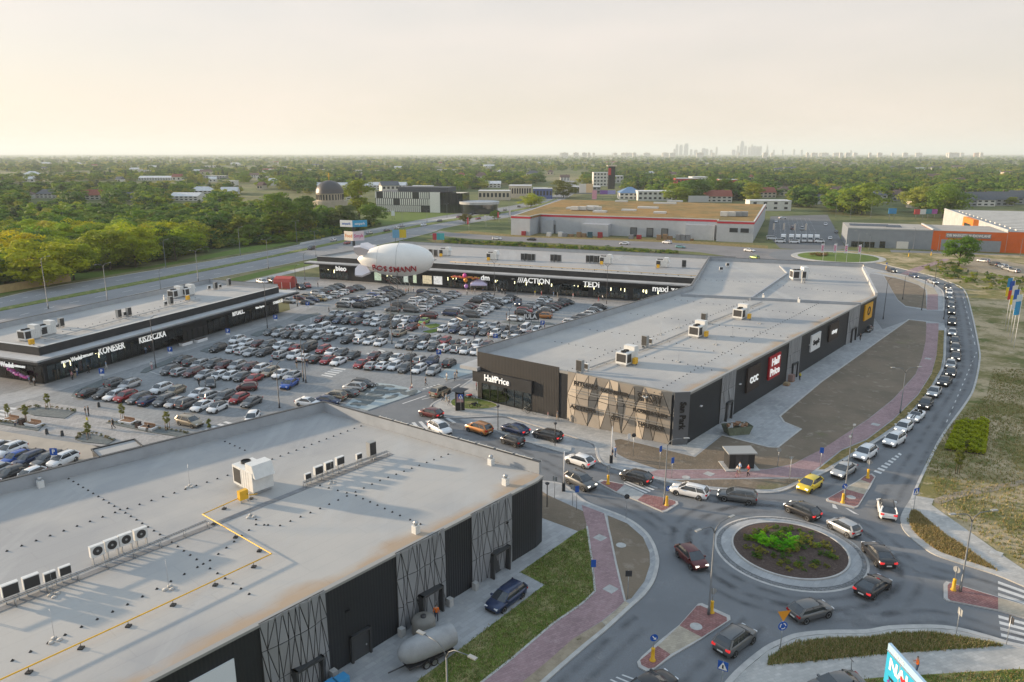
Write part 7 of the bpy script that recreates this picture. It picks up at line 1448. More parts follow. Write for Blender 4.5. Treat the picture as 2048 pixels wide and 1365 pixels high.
# ---- flags
def flag(u, v, vt, label, cols, fw=1.3, fh=3.2, txt=None, grp='flags', tc=None, lean=0.):
    x, y = G(u, v); h = height_for(u, v, vt); t = thing('flag', label, 'flag', (x, y, 0), lean, grp); MB().tube([(0, 0, 0), (0, 0, h)], [.06, .035], 6).build('pole', M_WHITE, t); n = len(cols)
    for i, c in enumerate(cols):
        z1 = h - .15 - fh * i / n; z0 = h - .15 - fh * (i + 1) / n; m = MB(); k = 6; vs = []
        for j in range(k + 1):
            f = j / k; yy = .12 * math.sin(f * 5 + i); vs += [(-.05 - fw * f, yy, z0 - .08 * f), (-.05 - fw * f, yy, z1 - .08 * f)]
        m.add(vs, [(2 * j, 2 * j + 1, 2 * j + 3, 2 * j + 2) for j in range(k)], 0, True); m.build('cloth', mat('flag_%02d%02d%02d' % tuple(int(q * 99) for q in c), c, .8), t)
    if txt: text(txt, fw * .85, tc or M_WHITE, t, (-fw / 2 - .05, -.2, h - .15 - fh / 2), (math.pi / 2, math.pi / 2, 0), 'lettering', .005, 'CENTER', .03)
pk = mat('flag_pink_ink', (.65, .03, .22), .7)
for i, (u, v, vt) in enumerate(((1645, 526, 487), (1670, 527, 487), (1692, 528, 488), (1719, 529, 489))): flag(u, v, vt, f'white flag with pink letters, {ORD[i]} on the far roundabout', [(.72, .70, .70)], 1.1, 3.4, 'JULA', 'pink lettered flags on the far roundabout', pk)
for i, (u, v, vt, c, cn) in enumerate(((2010, 655, 555, [(.03, .25, .5), (.75, .6, .03)], 'blue and yellow'), (2014, 664, 561, [(.02, .08, .4), (.55, .04, .04)], 'blue over red'), (2019, 673, 570, [(.75, .7, .6), (.78, .6, .03)], 'white over yellow'), (2022, 686, 578, [(.03, .12, .45), (.7, .7, .7)], 'blue and white'), (2027, 699, 588, [(.6, .68, .72), (.04, .30, .58), (.04, .30, .58)], 'pale and bright blue'))): flag(u, v, vt, f'{cn} flag in the row on the dry field', c, 1.2, 4.4, None, 'coloured flags on the dry field')
for i, (u, v, vt, c) in enumerate(((938, 466, 435, (.6, .05, .06)), (972, 455, 430, (.72, .68, .68)), (998, 444, 424, (.6, .05, .06)), (1021, 440, 420, (.72, .6, .6)), (1548, 470, 446, (.6, .52, .45)), (1568, 470, 446, (.6, .52, .45)), (1590, 471, 447, (.6, .52, .45)), (1612, 471, 447, (.6, .52, .45)))): flag(u, v, vt, f'{"red" if c[1] < .1 else "pale"} flag, {ORD[i]} from the left along the far road and car park', [c], .9, 3.4, None, 'flags along the far road')
# ---- billboards and pylons
t = thing('billboard', 'bright blue billboard with white letters at the lower right corner', 'billboard'); BB = Wall(G(1777, 1290, 6.6), G(1868, 1392, 6.6)); bb_m = mat('billboard_blue', (.02, .34, .56), .5, col2=(.03, .42, .66), scale=.3); m = MB(); BB.box(m, 0, BB.L, 3.6, 6.2, -.2, 0); pn = m.build('panel', bb_m, t); m = MB(); BB.box(m, 0, BB.L, 6.23, 6.75, -.2, .02); m.build('top_strip', mat('billboard_pale', (.35, .52, .68), .5), t); m = MB(); BB.box(m, 0, BB.L, 6.2, 6.23, -.25, .1); m.build('ledge', M_STEEL, t)
BB.sign('NAJ', 1.25, M_WHITE, pn, 1.5, 5.35, .02, .05, 1.05, extrude=.01); BB.sign('4.09', .62, mat('ink_purple', (.16, .03, .25), .6), pn, .95, 3.95, .02, .02, extrude=.01); BB.sign('WIELKIE OTWARCIE', .3, m_ban, pn, 1.9, 4.3, .02, .01, extrude=.01); BB.sign('San Park', .32, M_WHITE, pn, 1.4, 6.48, .04, .01, extrude=.01)
a = MB(); c = [BB.p(3.25 + .42 * math.cos(q * math.pi / 8), 4.35 + .42 * math.sin(q * math.pi / 8), .03) for q in range(16)]; a.add(c, [list(range(16))]); a.build('red_balloon', M_RED, pn)
a = MB(); hp = [(0, -.34), (.3, .02), (.3, .2), (.16, .28), (0, .14), (-.16, .28), (-.3, .2), (-.3, .02)]; a.add([BB.p(2.1 + p_, 5.2 + q_, .05) for p_, q_ in hp], [list(range(8))]); a.build('heart', M_RED, pn)
for f in (.3, .9): q = BB.p(BB.L * f, 0, -.1); m = MB().tube([(q[0], q[1], 0), (q[0], q[1], 6.4)], .12, 8); m.build('post', M_POLE, t)
def bboard(u0, v0, u1, v1, vb, label, cols, txt=None, th=.3, tc=None, tsz=None):
    """free-standing board: top corners u0,v0 / u1,v0.., foot at vb"""
    x, y = G((u0 + u1) / 2, vb); z1 = height_for((u0 + u1) / 2, vb, v0); z0 = height_for((u0 + u1) / 2, vb, v1); W_ = (u1 - u0) * math.hypot(y, x) / FOC; t = thing('billboard', label, 'billboard', (x, y, 0)); n = len(cols)
    for i, c in enumerate(cols): MB().box(-W_ / 2 + W_ * i / n, -W_ / 2 + W_ * (i + 1) / n - .02, -th / 2, th / 2, z0, z1).build('panel', mat('board_%02d%02d%02d' % tuple(int(q * 99) for q in c), c, .5), t)
    for s_ in (-.3, .3): MB().tube([(W_ * s_, th * .6, 0), (W_ * s_, th * .6, z0 + .5)], .12, 6).build('post', M_POLE, t)
    if txt: text(txt, tsz or (z1 - z0) * .45, tc or M_WHITE, t, (0, -th / 2 - .03, (z0 + z1) / 2), (math.pi / 2, 0, 0), 'lettering', .01, 'CENTER', .03)
    return t
bboard(13, 522, 43, 542, 556, 'orange and white roadside billboard behind the tan hoarding', [(.55, .16, .06), (.55, .16, .06), (.7, .72, .72)], '200 x', tc=M_WHITE)
bboard(786, 460, 813, 476, 490, 'blue and yellow roadside board behind the rear shops', [(.15, .38, .62), (.7, .5, .03)]); bboard(866, 467, 889, 480, 492, 'teal board with red corner at the cross road', [(.5, .05, .08), (.05, .40, .45), (.08, .45, .5)])
bboard(1158, 368, 1185, 386, 405, 'white and orange pylon board before the tower', [(.7, .66, .64), (.7, .5, .3)]); bboard(1184, 381, 1193, 399, 408, 'white and pink pylon right of the board', [(.65, .3, .4)]); bboard(1200, 381, 1230, 389, 402, 'violet banner board before the tower', [(.22, .10, .4), (.3, .3, .6)])
bboard(1377, 392, 1416, 405, 410, 'grey grid back of a large billboard behind the brown roof', [(.45, .46, .48), (.45, .46, .48), (.45, .46, .48)]); bboard(1776, 417, 1790, 428, 440, 'blue billboard beyond the grey hall', [(.04, .25, .5)]); bboard(1828, 419, 1848, 429, 440, 'red and white billboard beyond the grey hall', [(.55, .06, .06), (.7, .7, .68)]); bboard(1852, 419, 1871, 428, 440, 'teal billboard beyond the grey hall', [(.05, .25, .3), (.4, .1, .35)]); bboard(783, 422, 790, 432, 440, 'white logo board on the lawn before the striped building', [(.75, .78, .78)])
x, y = G(708, 492); t = thing('advertising_pylon', 'tall pylon with two V-shaped pairs of advertising boards', 'pylon', (x, y, 0)); zt = height_for(708, 492, 441); MB().box(-.5, .5, -.5, .5, 0, zt).build('column', M_DPOLE, t); k = y / FOC
for (z1, z0, w_, c1, c2, tx) in ((zt, zt - 3.0, 27, (.75, .76, .76), (.05, .35, .62), ('sanpark', 'sanpark')), (zt - 5.0, zt - 9.2, 20, (.78, .70, .6), (.75, .62, .68), ('Food', 'Smyk'))):
    for s_, c, tt in ((-1, c1, tx[0]), (1, c2, tx[1])):
        W_ = w_ * k; d = Wall((0, -1.2), (s_ * W_, 1.5)) if s_ > 0 else Wall((s_ * W_, 1.5), (0, -1.2)); m = MB(); d.box(m, 0, d.L, z0, z1, -.3, 0); p_ = m.build('board', mat('pyl_%d%d' % (int(c[0] * 99), int(c[2] * 99)), c, .5), t); d.sign(tt, (z1 - z0) * .5, M_BLUE if c[0] > .7 and z1 == zt else M_WHITE if z1 == zt else mat('ink_orange', (.7, .2, .03), .6) if s_ < 0 else pk, p_, d.L / 2, (z0 + z1) / 2, .03, .03, extrude=.01)
HD = Wall(G(-80, 602), G(143, 564)); t = thing('hoarding', 'long tan board hoarding in front of the yellow-green tree', 'hoarding'); n = 16
for i in range(n): m = MB(); HD.box(m, HD.L * i / n, HD.L * (i + 1) / n - .03, .2, 2.6, -.06, 0); m.build('panel', mat('osb_board', (.42, .31, .15), .8, var=.08, scale=1), t)
# ================================================================ AIRSHIP
ax_, ay_ = G(800, 590); ay_ -= 4; zc = height_for(800, 594, 519) ; L = 155 * math.hypot(ax_, ay_) / FOC; rr_ = L * .213
t = thing('airship', 'white tethered advertising airship with dark red lettering floating over the car park', 'airship', (ax_ - .2, ay_, zc), R(-3)); prof = []
for i in range(25):
    f = i / 24; s_ = (max(0, 1 - ((f - .56) / .44) ** 2) ** .5 if f > .56 else max(0, 1 - ((.56 - f) / .56) ** 2) ** .72); prof.append((L * (f - .5), rr_ * s_))
m = MB(); k = 28; m_hull = mat('airship_skin', (.80, .79, .76), .45, var=.03, scale=.3)
for px_, r_ in prof:
    for j in range(k): a_ = 2 * math.pi * j / k; m.v.append((px_, r_ * math.cos(a_), r_ * math.sin(a_)))
for i in range(24):
    for j in range(k): j2 = (j + 1) % k; m.f.append([i * k + j, i * k + j2, (i + 1) * k + j2, (i + 1) * k + j][::-1]); m.m.append(0); m.sm.append(True)
m.build('hull', m_hull, t)
for i in (7, 13):
    q = MB(); px_, r_ = prof[i]; q.tube([(px_ + .15 * math.sin(a_), (r_ + .01) * math.cos(a_), (r_ + .01) * math.sin(a_)) for a_ in [j * math.pi / 14 for j in range(29)]], .05, 4); q.build('seam_strap', m_unitg, t)
for a_ in (.75, 2.35, 3.9, 5.5):
    c, s_ = math.cos(a_), math.sin(a_); q = MB(); out = [(-.36, .55, .10), (-.30, 1.0, .14), (-.40, 1.28, .13), (-.49, 1.22, .10), (-.50, .75, .12), (-.46, .4, .10)]
    vs = [(L * f, (rr_ * h) * c + w_ * s_ * rr_ * .6 * sg, (rr_ * h) * s_ - w_ * c * rr_ * .6 * sg) for sg in (1, -1) for f, h, w_ in out]; n = len(out); q.add(vs, [list(range(n)), list(range(n, 2 * n))[::-1]] + [(i, i + n, (i + 1) % n + n, (i + 1) % n) for i in range(n)], 0, False); q.build('fin', mat('fin_skin', (.74, .70, .72), .6), t)
MB().tube([(L * .49, 0, 0), (L * .53, 0, .05)], [.25, .05], 6).build('nose_cone', m_unitg, t)
# lettering wrapped to the lower flank, one letter after another
ink = mat('lettering_red', (.36, .02, .03), .5); word = 'ROSSMANN'; n = len(word)
for i, ch in enumerate(word):
    f = .255 + i * .072; px_ = L * (f - .5); r_ = np.interp(px_, [p[0] for p in prof], [p[1] for p in prof]); sl = (np.interp(px_ + .5, [p[0] for p in prof], [p[1] for p in prof]) - np.interp(px_ - .5, [p[0] for p in prof], [p[1] for p in prof]))
    th = R(222); yy, zz = (r_ + .2) * math.cos(math.pi + R(27)), -(r_ + .2) * math.sin(R(27)); text(ch, rr_ * .5, ink, t, (px_, yy, zz), (math.pi / 2 + R(27) , -sl * .45, sl * .8), 'letter', .16, 'CENTER', .012, 1.0)
gx, gy = G(808, 588)
for i, (fx, du) in enumerate(((-.22, 0), (-.12, .6), (-.02, 1.0), (.06, 1.6), (.14, 2.2))):
    px_ = L * fx; q = MB().tube([(px_, -rr_ * .35, -rr_ * .85), (gx + du - (ax_ - .2), gy - ay_, -zc + .6)], .035, 4); q.build('tether', M_WHITE if i else mat('rope_red', (.4, .08, .06), .8), t)
# ================================================================ LARGE ODD PIECES
gt = Wall(G(796, 1318, 1.5), G(905, 1272, 1.5)); t = thing('tank_trailer', 'grey capsule-shaped trailer parked on the service yard', 'trailer', (gt.A.x, gt.A.y, .12), gt.ang); L = gt.L; m = MB(); k = 18; m_tk = mat('tank_cover', (.30, .31, .32), .6, var=.12, scale=.8); pr = [(0, .02), (.03, .45), (.1, .8), (.22, .98), (.4, 1.05), (.8, 1.05), (.95, 1.0), (1.0, .92), (1.0, .02)]
for f, r_ in pr:
    for j in range(k): a_ = 2 * math.pi * j / k; m.v.append((L * f, r_ * math.cos(a_), 1.6 + r_ * 1.02 * math.sin(a_)))
for i in range(len(pr) - 1):
    for j in range(k): j2 = (j + 1) % k; m.f.append([i * k + j, i * k + j2, (i + 1) * k + j2, (i + 1) * k + j][::-1]); m.m.append(0); m.sm.append(i < 6)
m.build('tank', m_tk, t); MB().box(L * .12, L * .95, -.75, .75, .45, .62).build('chassis', M_DPOLE, t)
for f in (.42, .56):
    for s_ in (-1, 1): link('wheel', car_proto('SUV', False)['wheel'], t, (L * f, s_ * .82, .335), 0 if s_ > 0 else math.pi)
MB().tube([(L * .12, 0, .5), (-.9, 0, .45)], .06, 6).build('drawbar', M_DPOLE, t)
x, y = G(848, 1268); t = thing('round_tank', 'short round grey tank behind the capsule trailer', 'tank', (x, y, .12), gt.ang); MB().lathe([(1.0, 0), (1.05, .1), (1.05, 1.3), (.85, 1.55), (.02, 1.6)], 22).build('shell', mat('tank_brownish', (.22, .21, .19), .7, var=.1, scale=1), t); MB().lathe([(.25, 1.58), (.25, 1.75), (.02, 1.78)], 12).build('hatch', M_DPOLE, t)
for i, (u, v) in enumerate(((660, 1388), (683, 1376))):
    x, y = G(u, v); t = thing('crate_stack', f'blue plastic crate stack, the {("left", "right")[i]} of the two by the near wall', 'crates', (x, y, .12), A49, 'blue crate stacks'); [MB().box(-.55, .55, -.4, .4, j * .3 + .01, j * .3 + .28).build('crate', mat('crate_blue', (.05, .28, .55), .5), t) for j in range(3)]
x, y = G(1473, 868); t = thing('skip', 'green skip heaped with cardboard beside the long building', 'skip', (x, y, .12), R(12)); m = MB(); m.add([(-1.6, -.9, 0), (1.6, -.9, 0), (1.6, .9, 0), (-1.6, .9, 0), (-2.1, -1.05, 1.3), (2.1, -1.05, 1.3), (2.1, 1.05, 1.3), (-2.1, 1.05, 1.3)], [(0, 3, 2, 1), (0, 1, 5, 4), (1, 2, 6, 5), (2, 3, 7, 6), (3, 0, 4, 7)]); m.build('body', mat('skip_green', (.14, .16, .11), .7, var=.2, scale=2), t)
for k in range(14): a = MB().box(-.3, .3, -.25, .25, 0, .35); a.build('cardboard', M_WOOD if k % 3 else M_CONC, t, (rnd.uniform(-1.5, 1.5), rnd.uniform(-.7, .7), 1.0 + rnd.uniform(0, .35)), 0, (rnd.uniform(-.6, .6), rnd.uniform(-.6, .6), rnd.uniform(0, 3)))
x, y = G(1477, 934); t = thing('transformer_kiosk', 'small dark transformer kiosk beside the upper pink path', 'kiosk', (x, y, .12), R(2)); MB().box(-1.7, 1.7, -1.1, 1.1, .1, 2.2).build('housing', M_DARK, t); MB().box(-1.95, 1.95, -1.35, 1.35, 2.2, 2.36).build('roof', m_unitg, t); MB().box(-2.3, 2.3, -1.8, 1.5, 0, .1).build('plinth', M_CONC, t)
for s_ in (-.85, .02): MB().box(s_, s_ + .82, -1.14, -1.1, .2, 2.1).build('door', mat('door_grey', (.05, .053, .058), .5), t)
for i, (u, v, l) in enumerate(((1582, 764, 'shrink-wrapped pallet of bricks beside the long building'), (1573, 772, 'low pallet of timber beside the long building'), (1690, 684, 'small pallet beside the far bay of the long building'))): x, y = G(u, v); t = thing('pallet_load', l, 'pallet', (x, y, .12), A49); MB().box(-.6, .6, -.5, .5, 0, .15).build('pallet', M_WOOD, t); MB().box(-.55, .55, -.45, .45, .155, 1.3 if i == 0 else .5).build('load', mat('load_%d' % i, (.28, .19, .17) if i == 0 else (.35, .26, .15), .8), t)
for u, v, vt, l in ((1127, 984, 905, 'white raised barrier arm beside the near building'), (1222, 928, 855, 'white raised barrier arm beside the forecourt')):
    x, y = G(u, v); h = height_for(u, v, vt); t = thing('barrier', l, 'barrier', (x, y, .1)); MB().box(-.2, .2, -.2, .2, 0, 1.1).build('housing', M_DARK, t); MB().tube([(0, 0, 1.0), (.02, 0, h)], .06, 6).build('arm', M_WHITE, t)
x, y = G(571, 575); t = thing('marquee', 'long red marquee beyond the left shops', 'marquee', (x, y, 0), R(-8)); W_ = 36 * y / FOC; m_rt = mat('marquee_red', (.45, .07, .055), .7, var=.08, scale=.5); m = MB(); pf = [(-2.5, 0), (-2.5, 2.0), (-1.9, 3.0), (0, 3.6), (1.9, 3.0), (2.5, 2.0), (2.5, 0)]; n = len(pf); m.add([(-W_ / 2, a, b) for a, b in pf] + [(W_ / 2, a, b) for a, b in pf], [(i, i + 1, i + 1 + n, i + n) for i in range(n - 1)] + [list(range(n))[::-1], list(range(n, 2 * n))]); m.build('cover', m_rt, t)
for f in (-.5, 0, .5): MB().box(W_ * f - .06, W_ * f + .06, -2.56, -2.5, 0, 2.1).build('post', M_WHITE, t)
x, y = G(958, 582); t = thing('gazebo', 'white and lilac pop-up gazebo before the shops', 'gazebo', (x, y, 0)); k = 2.6; MB().add([(-k, -k, 2.4), (k, -k, 2.4), (k, k, 2.4), (-k, k, 2.4), (0, 0, 3.9), (-k, -k, 2.0), (k, -k, 2.0), (k, k, 2.0), (-k, k, 2.0)], [(0, 1, 4), (1, 2, 4), (2, 3, 4), (3, 0, 4), (5, 6, 1, 0), (6, 7, 2, 1), (7, 8, 3, 2), (8, 5, 0, 3)]).build('roof', mat('gazebo_cloth', (.62, .55, .72), .7), t)
for sx in (-1, 1):
    for sy in (-1, 1): MB().tube([(sx * k * .97, sy * k * .97, 0), (sx * k * .97, sy * k * .97, 2.4)], .05, 5).build('leg', M_STEEL, t)
t = thing('balloon_garland', 'orange and yellow balloon garland over the shop entrance', 'balloons'); br2 = random.Random(3); tt0 = BW.tz(913, 549)[0]; tt1 = BW.tz(966, 551)[0]
for i in range(44): q = BW.p(tt0 + (tt1 - tt0) * i / 43, 4.15 + br2.uniform(-.25, .25), 3.35 + br2.uniform(-.1, .2)); MB().lathe([(.02, -.3), (.2, -.22), (.3, 0), (.2, .22), (.02, .3)], 8).build('balloon', mat('balloon_%d' % (i % 3), [(.6, .16, .03), (.65, .36, .05), (.6, .10, .12)][i % 3], .3), t, q)
for i, (u, v, c, l) in enumerate(((939, 548, (.75, .08, .35), 'large pink balloon above the garland'), (941, 557, (.75, .30, .03), 'large orange balloon below the pink one'), (942, 569, (.42, .22, .6), 'large lilac balloon beside the gazebo'))):
    tt, zz = BW.tz(u, v); t = thing('balloon', l, 'balloon', BW.p(tt, zz, 3.6)); MB().lathe([(.02, -.75), (.35, -.6), (.62, -.2), (.62, .25), (.35, .58), (.02, .68)], 12).build('envelope', mat('bigballoon_%d' % i, c, .3), t); MB().tube([(0, 0, -.75), (0, 0, -1.6)], .012, 3).build('string', M_WHITE, t)
t = thing('balloon_garland', 'pink balloon garland at the corner cafe', 'balloons'); 
for i in range(46): f = i / 45; q = SE4.p(SE4.L - 14 + 11 * f, 2.3 + 1.0 * math.sin(f * 5), .9 + br2.uniform(-.2, .3)); MB().lathe([(.02, -.28), (.2, -.2), (.28, 0), (.2, .2), (.02, .28)], 8).build('balloon', mat('balloon_pink%d' % (i % 2), [(.65, .10, .42), (.6, .25, .6)][i % 2], .3), t, (q[0], q[1], q[2] + br2.uniform(-.3, .3)))
x, y = G(1063, 645); t = thing('banner_stand', 'black JULA banner on a wire frame at the end of a parking row', 'banner', (x, y, .1), R(-2)); W_ = 30 * y / FOC; MB().box(-W_ / 2, W_ / 2, -.04, .04, .5, 2.1).build('frame', M_DPOLE, t); text('JULA', 1.5, M_WHITE, t, (-.3, -.09, 1.35), (math.pi / 2, 0, 0), 'lettering', .02, 'CENTER', .05)
for s_ in (-.5, 0, .5): MB().tube([(W_ * s_, 0, 0), (W_ * s_, 0, 2.3)], .05, 5).build('post', M_DPOLE, t)
x, y = G(920, 822); t = thing('info_totem', 'black information totem on the planted island', 'totem', (x, y, .15), R(10)); MB().box(-.75, .75, -.25, .25, .0, 3.2).build('body', M_BLACK, t); MB().box(-.55, .55, -.27, -.25, 1.4, 2.8).build('poster', mat('totem_poster', (.35, .36, .4), .5, col2=(.6, .25, .2), scale=2), t); MB().add([(-1.6, -.6, 3.5), (.2, -1.2, 3.25), (1.6, .2, 3.5), (-.2, .8, 3.7)], [(0, 1, 2, 3)]).build('sail_roof', M_DPOLE, t)
# bollards, planters, benches, bins
for i, (u, v) in enumerate(((198, 815), (94, 869), (125, 873), (268, 897), (304, 900))): x, y = G(u, v); t = thing('stone_bollard', f'dark stone bollard, {ORD[i]} listed round the plaza', 'bollard', (x, y, .01), 0, 'stone bollards of the plaza'); MB().lathe([(.26, 0), (.24, .1), (.19, .8), (.15, .88), (.01, .9)], 10).build('shaft', mat('bollard_stone', (.05, .052, .055), .8), t); MB().lathe([(.3, 0), (.3, .04), (.05, .04)], 10).build('base_ring', M_CONC, t)
for i, (u, v, l) in enumerate(((255, 848, 'left'), (296, 860, 'right'), (24, 844, 'far left'), (68, 853, 'second'))):
    x, y = G(u, v); t = thing('planter_bench', f'white planter bench with timber seat, {l} one on the plaza', 'bench', (x, y, .01), R(-21), 'planter benches on the plaza'); m = MB(); m.add([(-1.25, -.5, 0), (1.25, -.5, 0), (1.25, .5, 0), (-1.25, .5, 0), (-1.4, -.6, .5), (1.4, -.6, .5), (1.4, .6, .5), (-1.4, .6, .5)], [(0, 1, 5, 4), (1, 2, 6, 5), (2, 3, 7, 6), (3, 0, 4, 7), (4, 5, 6, 7)]); m.build('body', M_WHITE, t)
    for k in range(5): MB().box(-1.1, 1.1, -.42 + k * .17, -.42 + k * .17 + .13, .505, .56).build('slat', M_WOOD, t)
    MB().box(-1.1, 1.1, .42, .5, .56, .95).build('backrest', M_WOOD, t)
x, y = G(277, 857); t = thing('litter_bin', 'dark litter bin between the two right planter benches', 'bin', (x, y, .01), R(-21)); MB().box(-.4, .4, -.3, .3, 0, 1.0).build('body', mat('bin_brown', (.05, .03, .028), .6), t); MB().box(-.44, .44, -.34, .34, 1.0, 1.08).build('lid', M_BLACK, t)
x, y = G(45, 851); t = thing('litter_bin', 'dark litter bin between the left planter benches', 'bin', (x, y, .01), R(-21)); MB().box(-.4, .4, -.3, .3, 0, 1.0).build('body', MATS['bin_brown'], t); MB().box(-.44, .44, -.34, .34, 1.0, 1.08).build('lid', M_BLACK, t)
for i, (u, v, l) in enumerate(((372, 690, 'left white planter'), (402, 683, 'right white planter'))): x, y = G(u, v); t = thing('planter_box', f'{l} box before the left shops', 'planter', (x, y, .01), AX); MB().box(-1.5, 1.5, -.5, .5, 0, .6).build('box', M_WHITE, t); MB().box(-1.4, 1.4, -.4, .4, .6, .64).build('soil', m_soil, t)
# utility covers
for i, (u, v) in enumerate(((1200, 1078), (1221, 1181), (1418, 950), (1751, 851), (1856, 719), (1992, 1109), (1242, 1093), (1392, 1256), (1702, 997), (1372, 957), (1605, 1286))): struct(MB().lathe([(.55, .145), (.5, .15), (.02, .15)] if i > 5 else [(.8, .145), (.75, .152), (.02, .152)], 4 if i < 6 else 14, 0, G(u, v), False).build('utility_cover', M_CONC))
# two-wheelers
def twowheel(u, v, ang, label, col, kind, big=1.):
    x, y = G(u, v); t = thing(kind, label, kind.replace('_', ' '), (x, y, .16), ang); r_ = .30 * big if kind != 'bicycle' else .34
    for sx in (-.62, .62): 
        m = MB(); m.tube([(sx + r_ * math.cos(a * math.pi / 8), 0, r_ + r_ * math.sin(a * math.pi / 8)) for a in range(17)], .055 if kind != 'bicycle' else .022, 5); m.build('wheel', M_TYRE, t)
    if kind == 'bicycle': MB().tube([(-.62, 0, .34), (-.1, 0, .35), (.35, 0, .85), (-.2, 0, .8), (-.62, 0, .34)], .022, 5).build('frame', col, t); MB().tube([(-.1, 0, .35), (-.25, 0, .95)], .02, 5).box(-.36, -.14, -.07, .07, .93, .99).build('saddle', M_BLACK, t); MB().tube([(.62, 0, .34), (.38, 0, 1.0)], .022, 5).tube([(.38, -.28, 1.0), (.38, .28, 1.0)], .018, 5).build('handlebar', M_BLACK, t)
    else: MB().tube([(-.75, 0, .62), (-.2, 0, .68), (.1, 0, .78), (.38, 0, .66)], [.1, .16, .19, .10], 8).build('body', col, t); MB().box(-.25, .15, -.16, .16, .25, .58).build('engine', M_DPOLE, t); MB().tube([(.62, 0, .3), (.36, 0, 1.0)], .04, 5).tube([(.36, -.34, 1.02), (.36, .34, 1.02)], .02, 5).build('fork', M_STEEL, t); MB().tube([(-.7, 0, .72), (.0, 0, .78)], [.07, .12], 6).build('seat', M_BLACK, t)
twowheel(941, 800, R(-20), 'red motorcycle by the shop window', M_RED, 'motorcycle'); twowheel(950, 817, R(5), 'black scooter on the planted island', M_BLACK, 'motor_scooter'); twowheel(538, 709, R(70), 'dark motorcycle in the third double row', M_DPOLE, 'motorcycle')
for i, (u, v) in enumerate(((1052, 826), (1062, 830), (1071, 812))): twowheel(u, v, R(-40 + i * 15), f'{("silver", "black", "white")[i]} bicycle leaning by the glass shop corner', [M_STEEL, M_BLACK, M_WHITE][i], 'bicycle')
x, y = G(1690, 1348); t = thing('kick_scooter', 'grey electric kick scooter standing on the lower pavement', 'scooter', (x, y, .13), R(5)); MB().box(-.45, .45, -.09, .09, .10, .16).build('deck', M_DPOLE, t); MB().tube([(.5, 0, .12), (.42, 0, 1.15)], .035, 6).build('stem', m_unitg, t); MB().tube([(.42, -.27, 1.15), (.42, .27, 1.15)], .025, 6).build('handlebar', M_BLACK, t)
for sx in (-.5, .52): MB().tube([(sx + .1 * math.cos(a * math.pi / 6), 0, .11 + .1 * math.sin(a * math.pi / 6)) for a in range(13)], .03, 5).build('wheel', M_TYRE, t)
# ================================================================ SMALL PLANTS
def sapling(u, v, vt, label, col=(.16, .17, .03)):
    x, y = G(u, v); h = height_for(u, v, vt); t = thing('sapling', label, 'sapling', (x, y, .1), rnd.uniform(0, 6), 'staked saplings'); a = link('crown', CR[5], t); a.scale = (h * .62, h * .62, h * .8); a.location = (0, 0, h * .22); a.color = (*col, 1); MB().tube([(0, 0, 0), (0, 0, h * .8)], [.045, .02], 5).build('trunk', M_BARK, t)
    for s_ in (-1, 1): MB().tube([(s_ * .35, 0, 0), (s_ * .35, 0, h * .42)], .04, 5).build('stake', M_WOOD, t)
for i, (u, v, vt) in enumerate(((97, 820, 787), (53, 845, 810), (17, 838, 808), (246, 842, 808), (336, 862, 823), (420, 868, 838), (178, 880, 845), (1914, 950, 900), (1932, 905, 880))): sapling(u, v, vt, f'staked sapling, {ORD[i]} listed from the plaza to the dry field')
def shrub(x, y, r_, label, col, group, z=0., tall=1.):
    t = thing('shrub', label, 'shrub', (x, y, z), rnd.uniform(0, 6), group); a = link('foliage', LC[rnd.randrange(4)], t); a.scale = (r_ * 2, r_ * 2, r_ * 1.5 * tall); a.color = (*col, 1); MB().tube([(0, 0, -.05), (0, 0, r_ * .6)], .02, 4).build('stem', M_BARK, t); return t
pr_ = random.Random(8); n = 0
for k in range(120):
    a = pr_.uniform(0, 6.28); r_ = 4.6 * math.sqrt(pr_.uniform(.02, 1)); 
    if k < 30: x, y = C1[0] - 1.2 + pr_.uniform(-2.1, 2.1), C1[1] + .4 + pr_.uniform(-1.5, 1.7); shrub(x, y, pr_.uniform(.4, .65), 'bright green leafy clump in the middle of the near roundabout', (.20, .48, .012), 'bright clumps on the near roundabout', .55)
    else: shrub(C1[0] + r_ * math.cos(a), C1[1] + r_ * math.sin(a), pr_.uniform(.28, .5), 'low dark green shrub on the mulch of the near roundabout', pr_.choice(((.12, .20, .025), (.10, .17, .025), (.26, .24, .04), (.19, .24, .03))), 'low shrubs on the near roundabout', .62 - .02 * r_ ** 2)
for k in range(24): 
    a = pr_.uniform(0, 6.28); r_ = pr_.uniform(0, 5); shrub(C2.x - 7 + r_ * math.cos(a), C2.y + .5 * r_ * math.sin(a), pr_.uniform(.6, 1.0), 'sandy ornamental grass tuft on the far roundabout', (.32, .22, .10), 'ornamental tufts on the far roundabout', .7)
for i, q in enumerate((((40, 822), (75, 816), (150, 824)), ((0, 846), (45, 850), (86, 854)), ((153, 880), (172, 868), (228, 882)), ((222, 846), (300, 856), (376, 868)))):
    P = sub(GP(q), 8)
    for j, p in enumerate(P): shrub(p[0] + pr_.uniform(-.2, .2), p[1] + pr_.uniform(-.2, .2), pr_.uniform(.22, .38), f'small yellowing shrub edging the {("upper left", "lower left", "lower middle", "right")[i]} plaza bed', pr_.choice(((.16, .15, .04), (.10, .12, .03), (.2, .15, .05))), 'shrubs edging the plaza beds', .1)
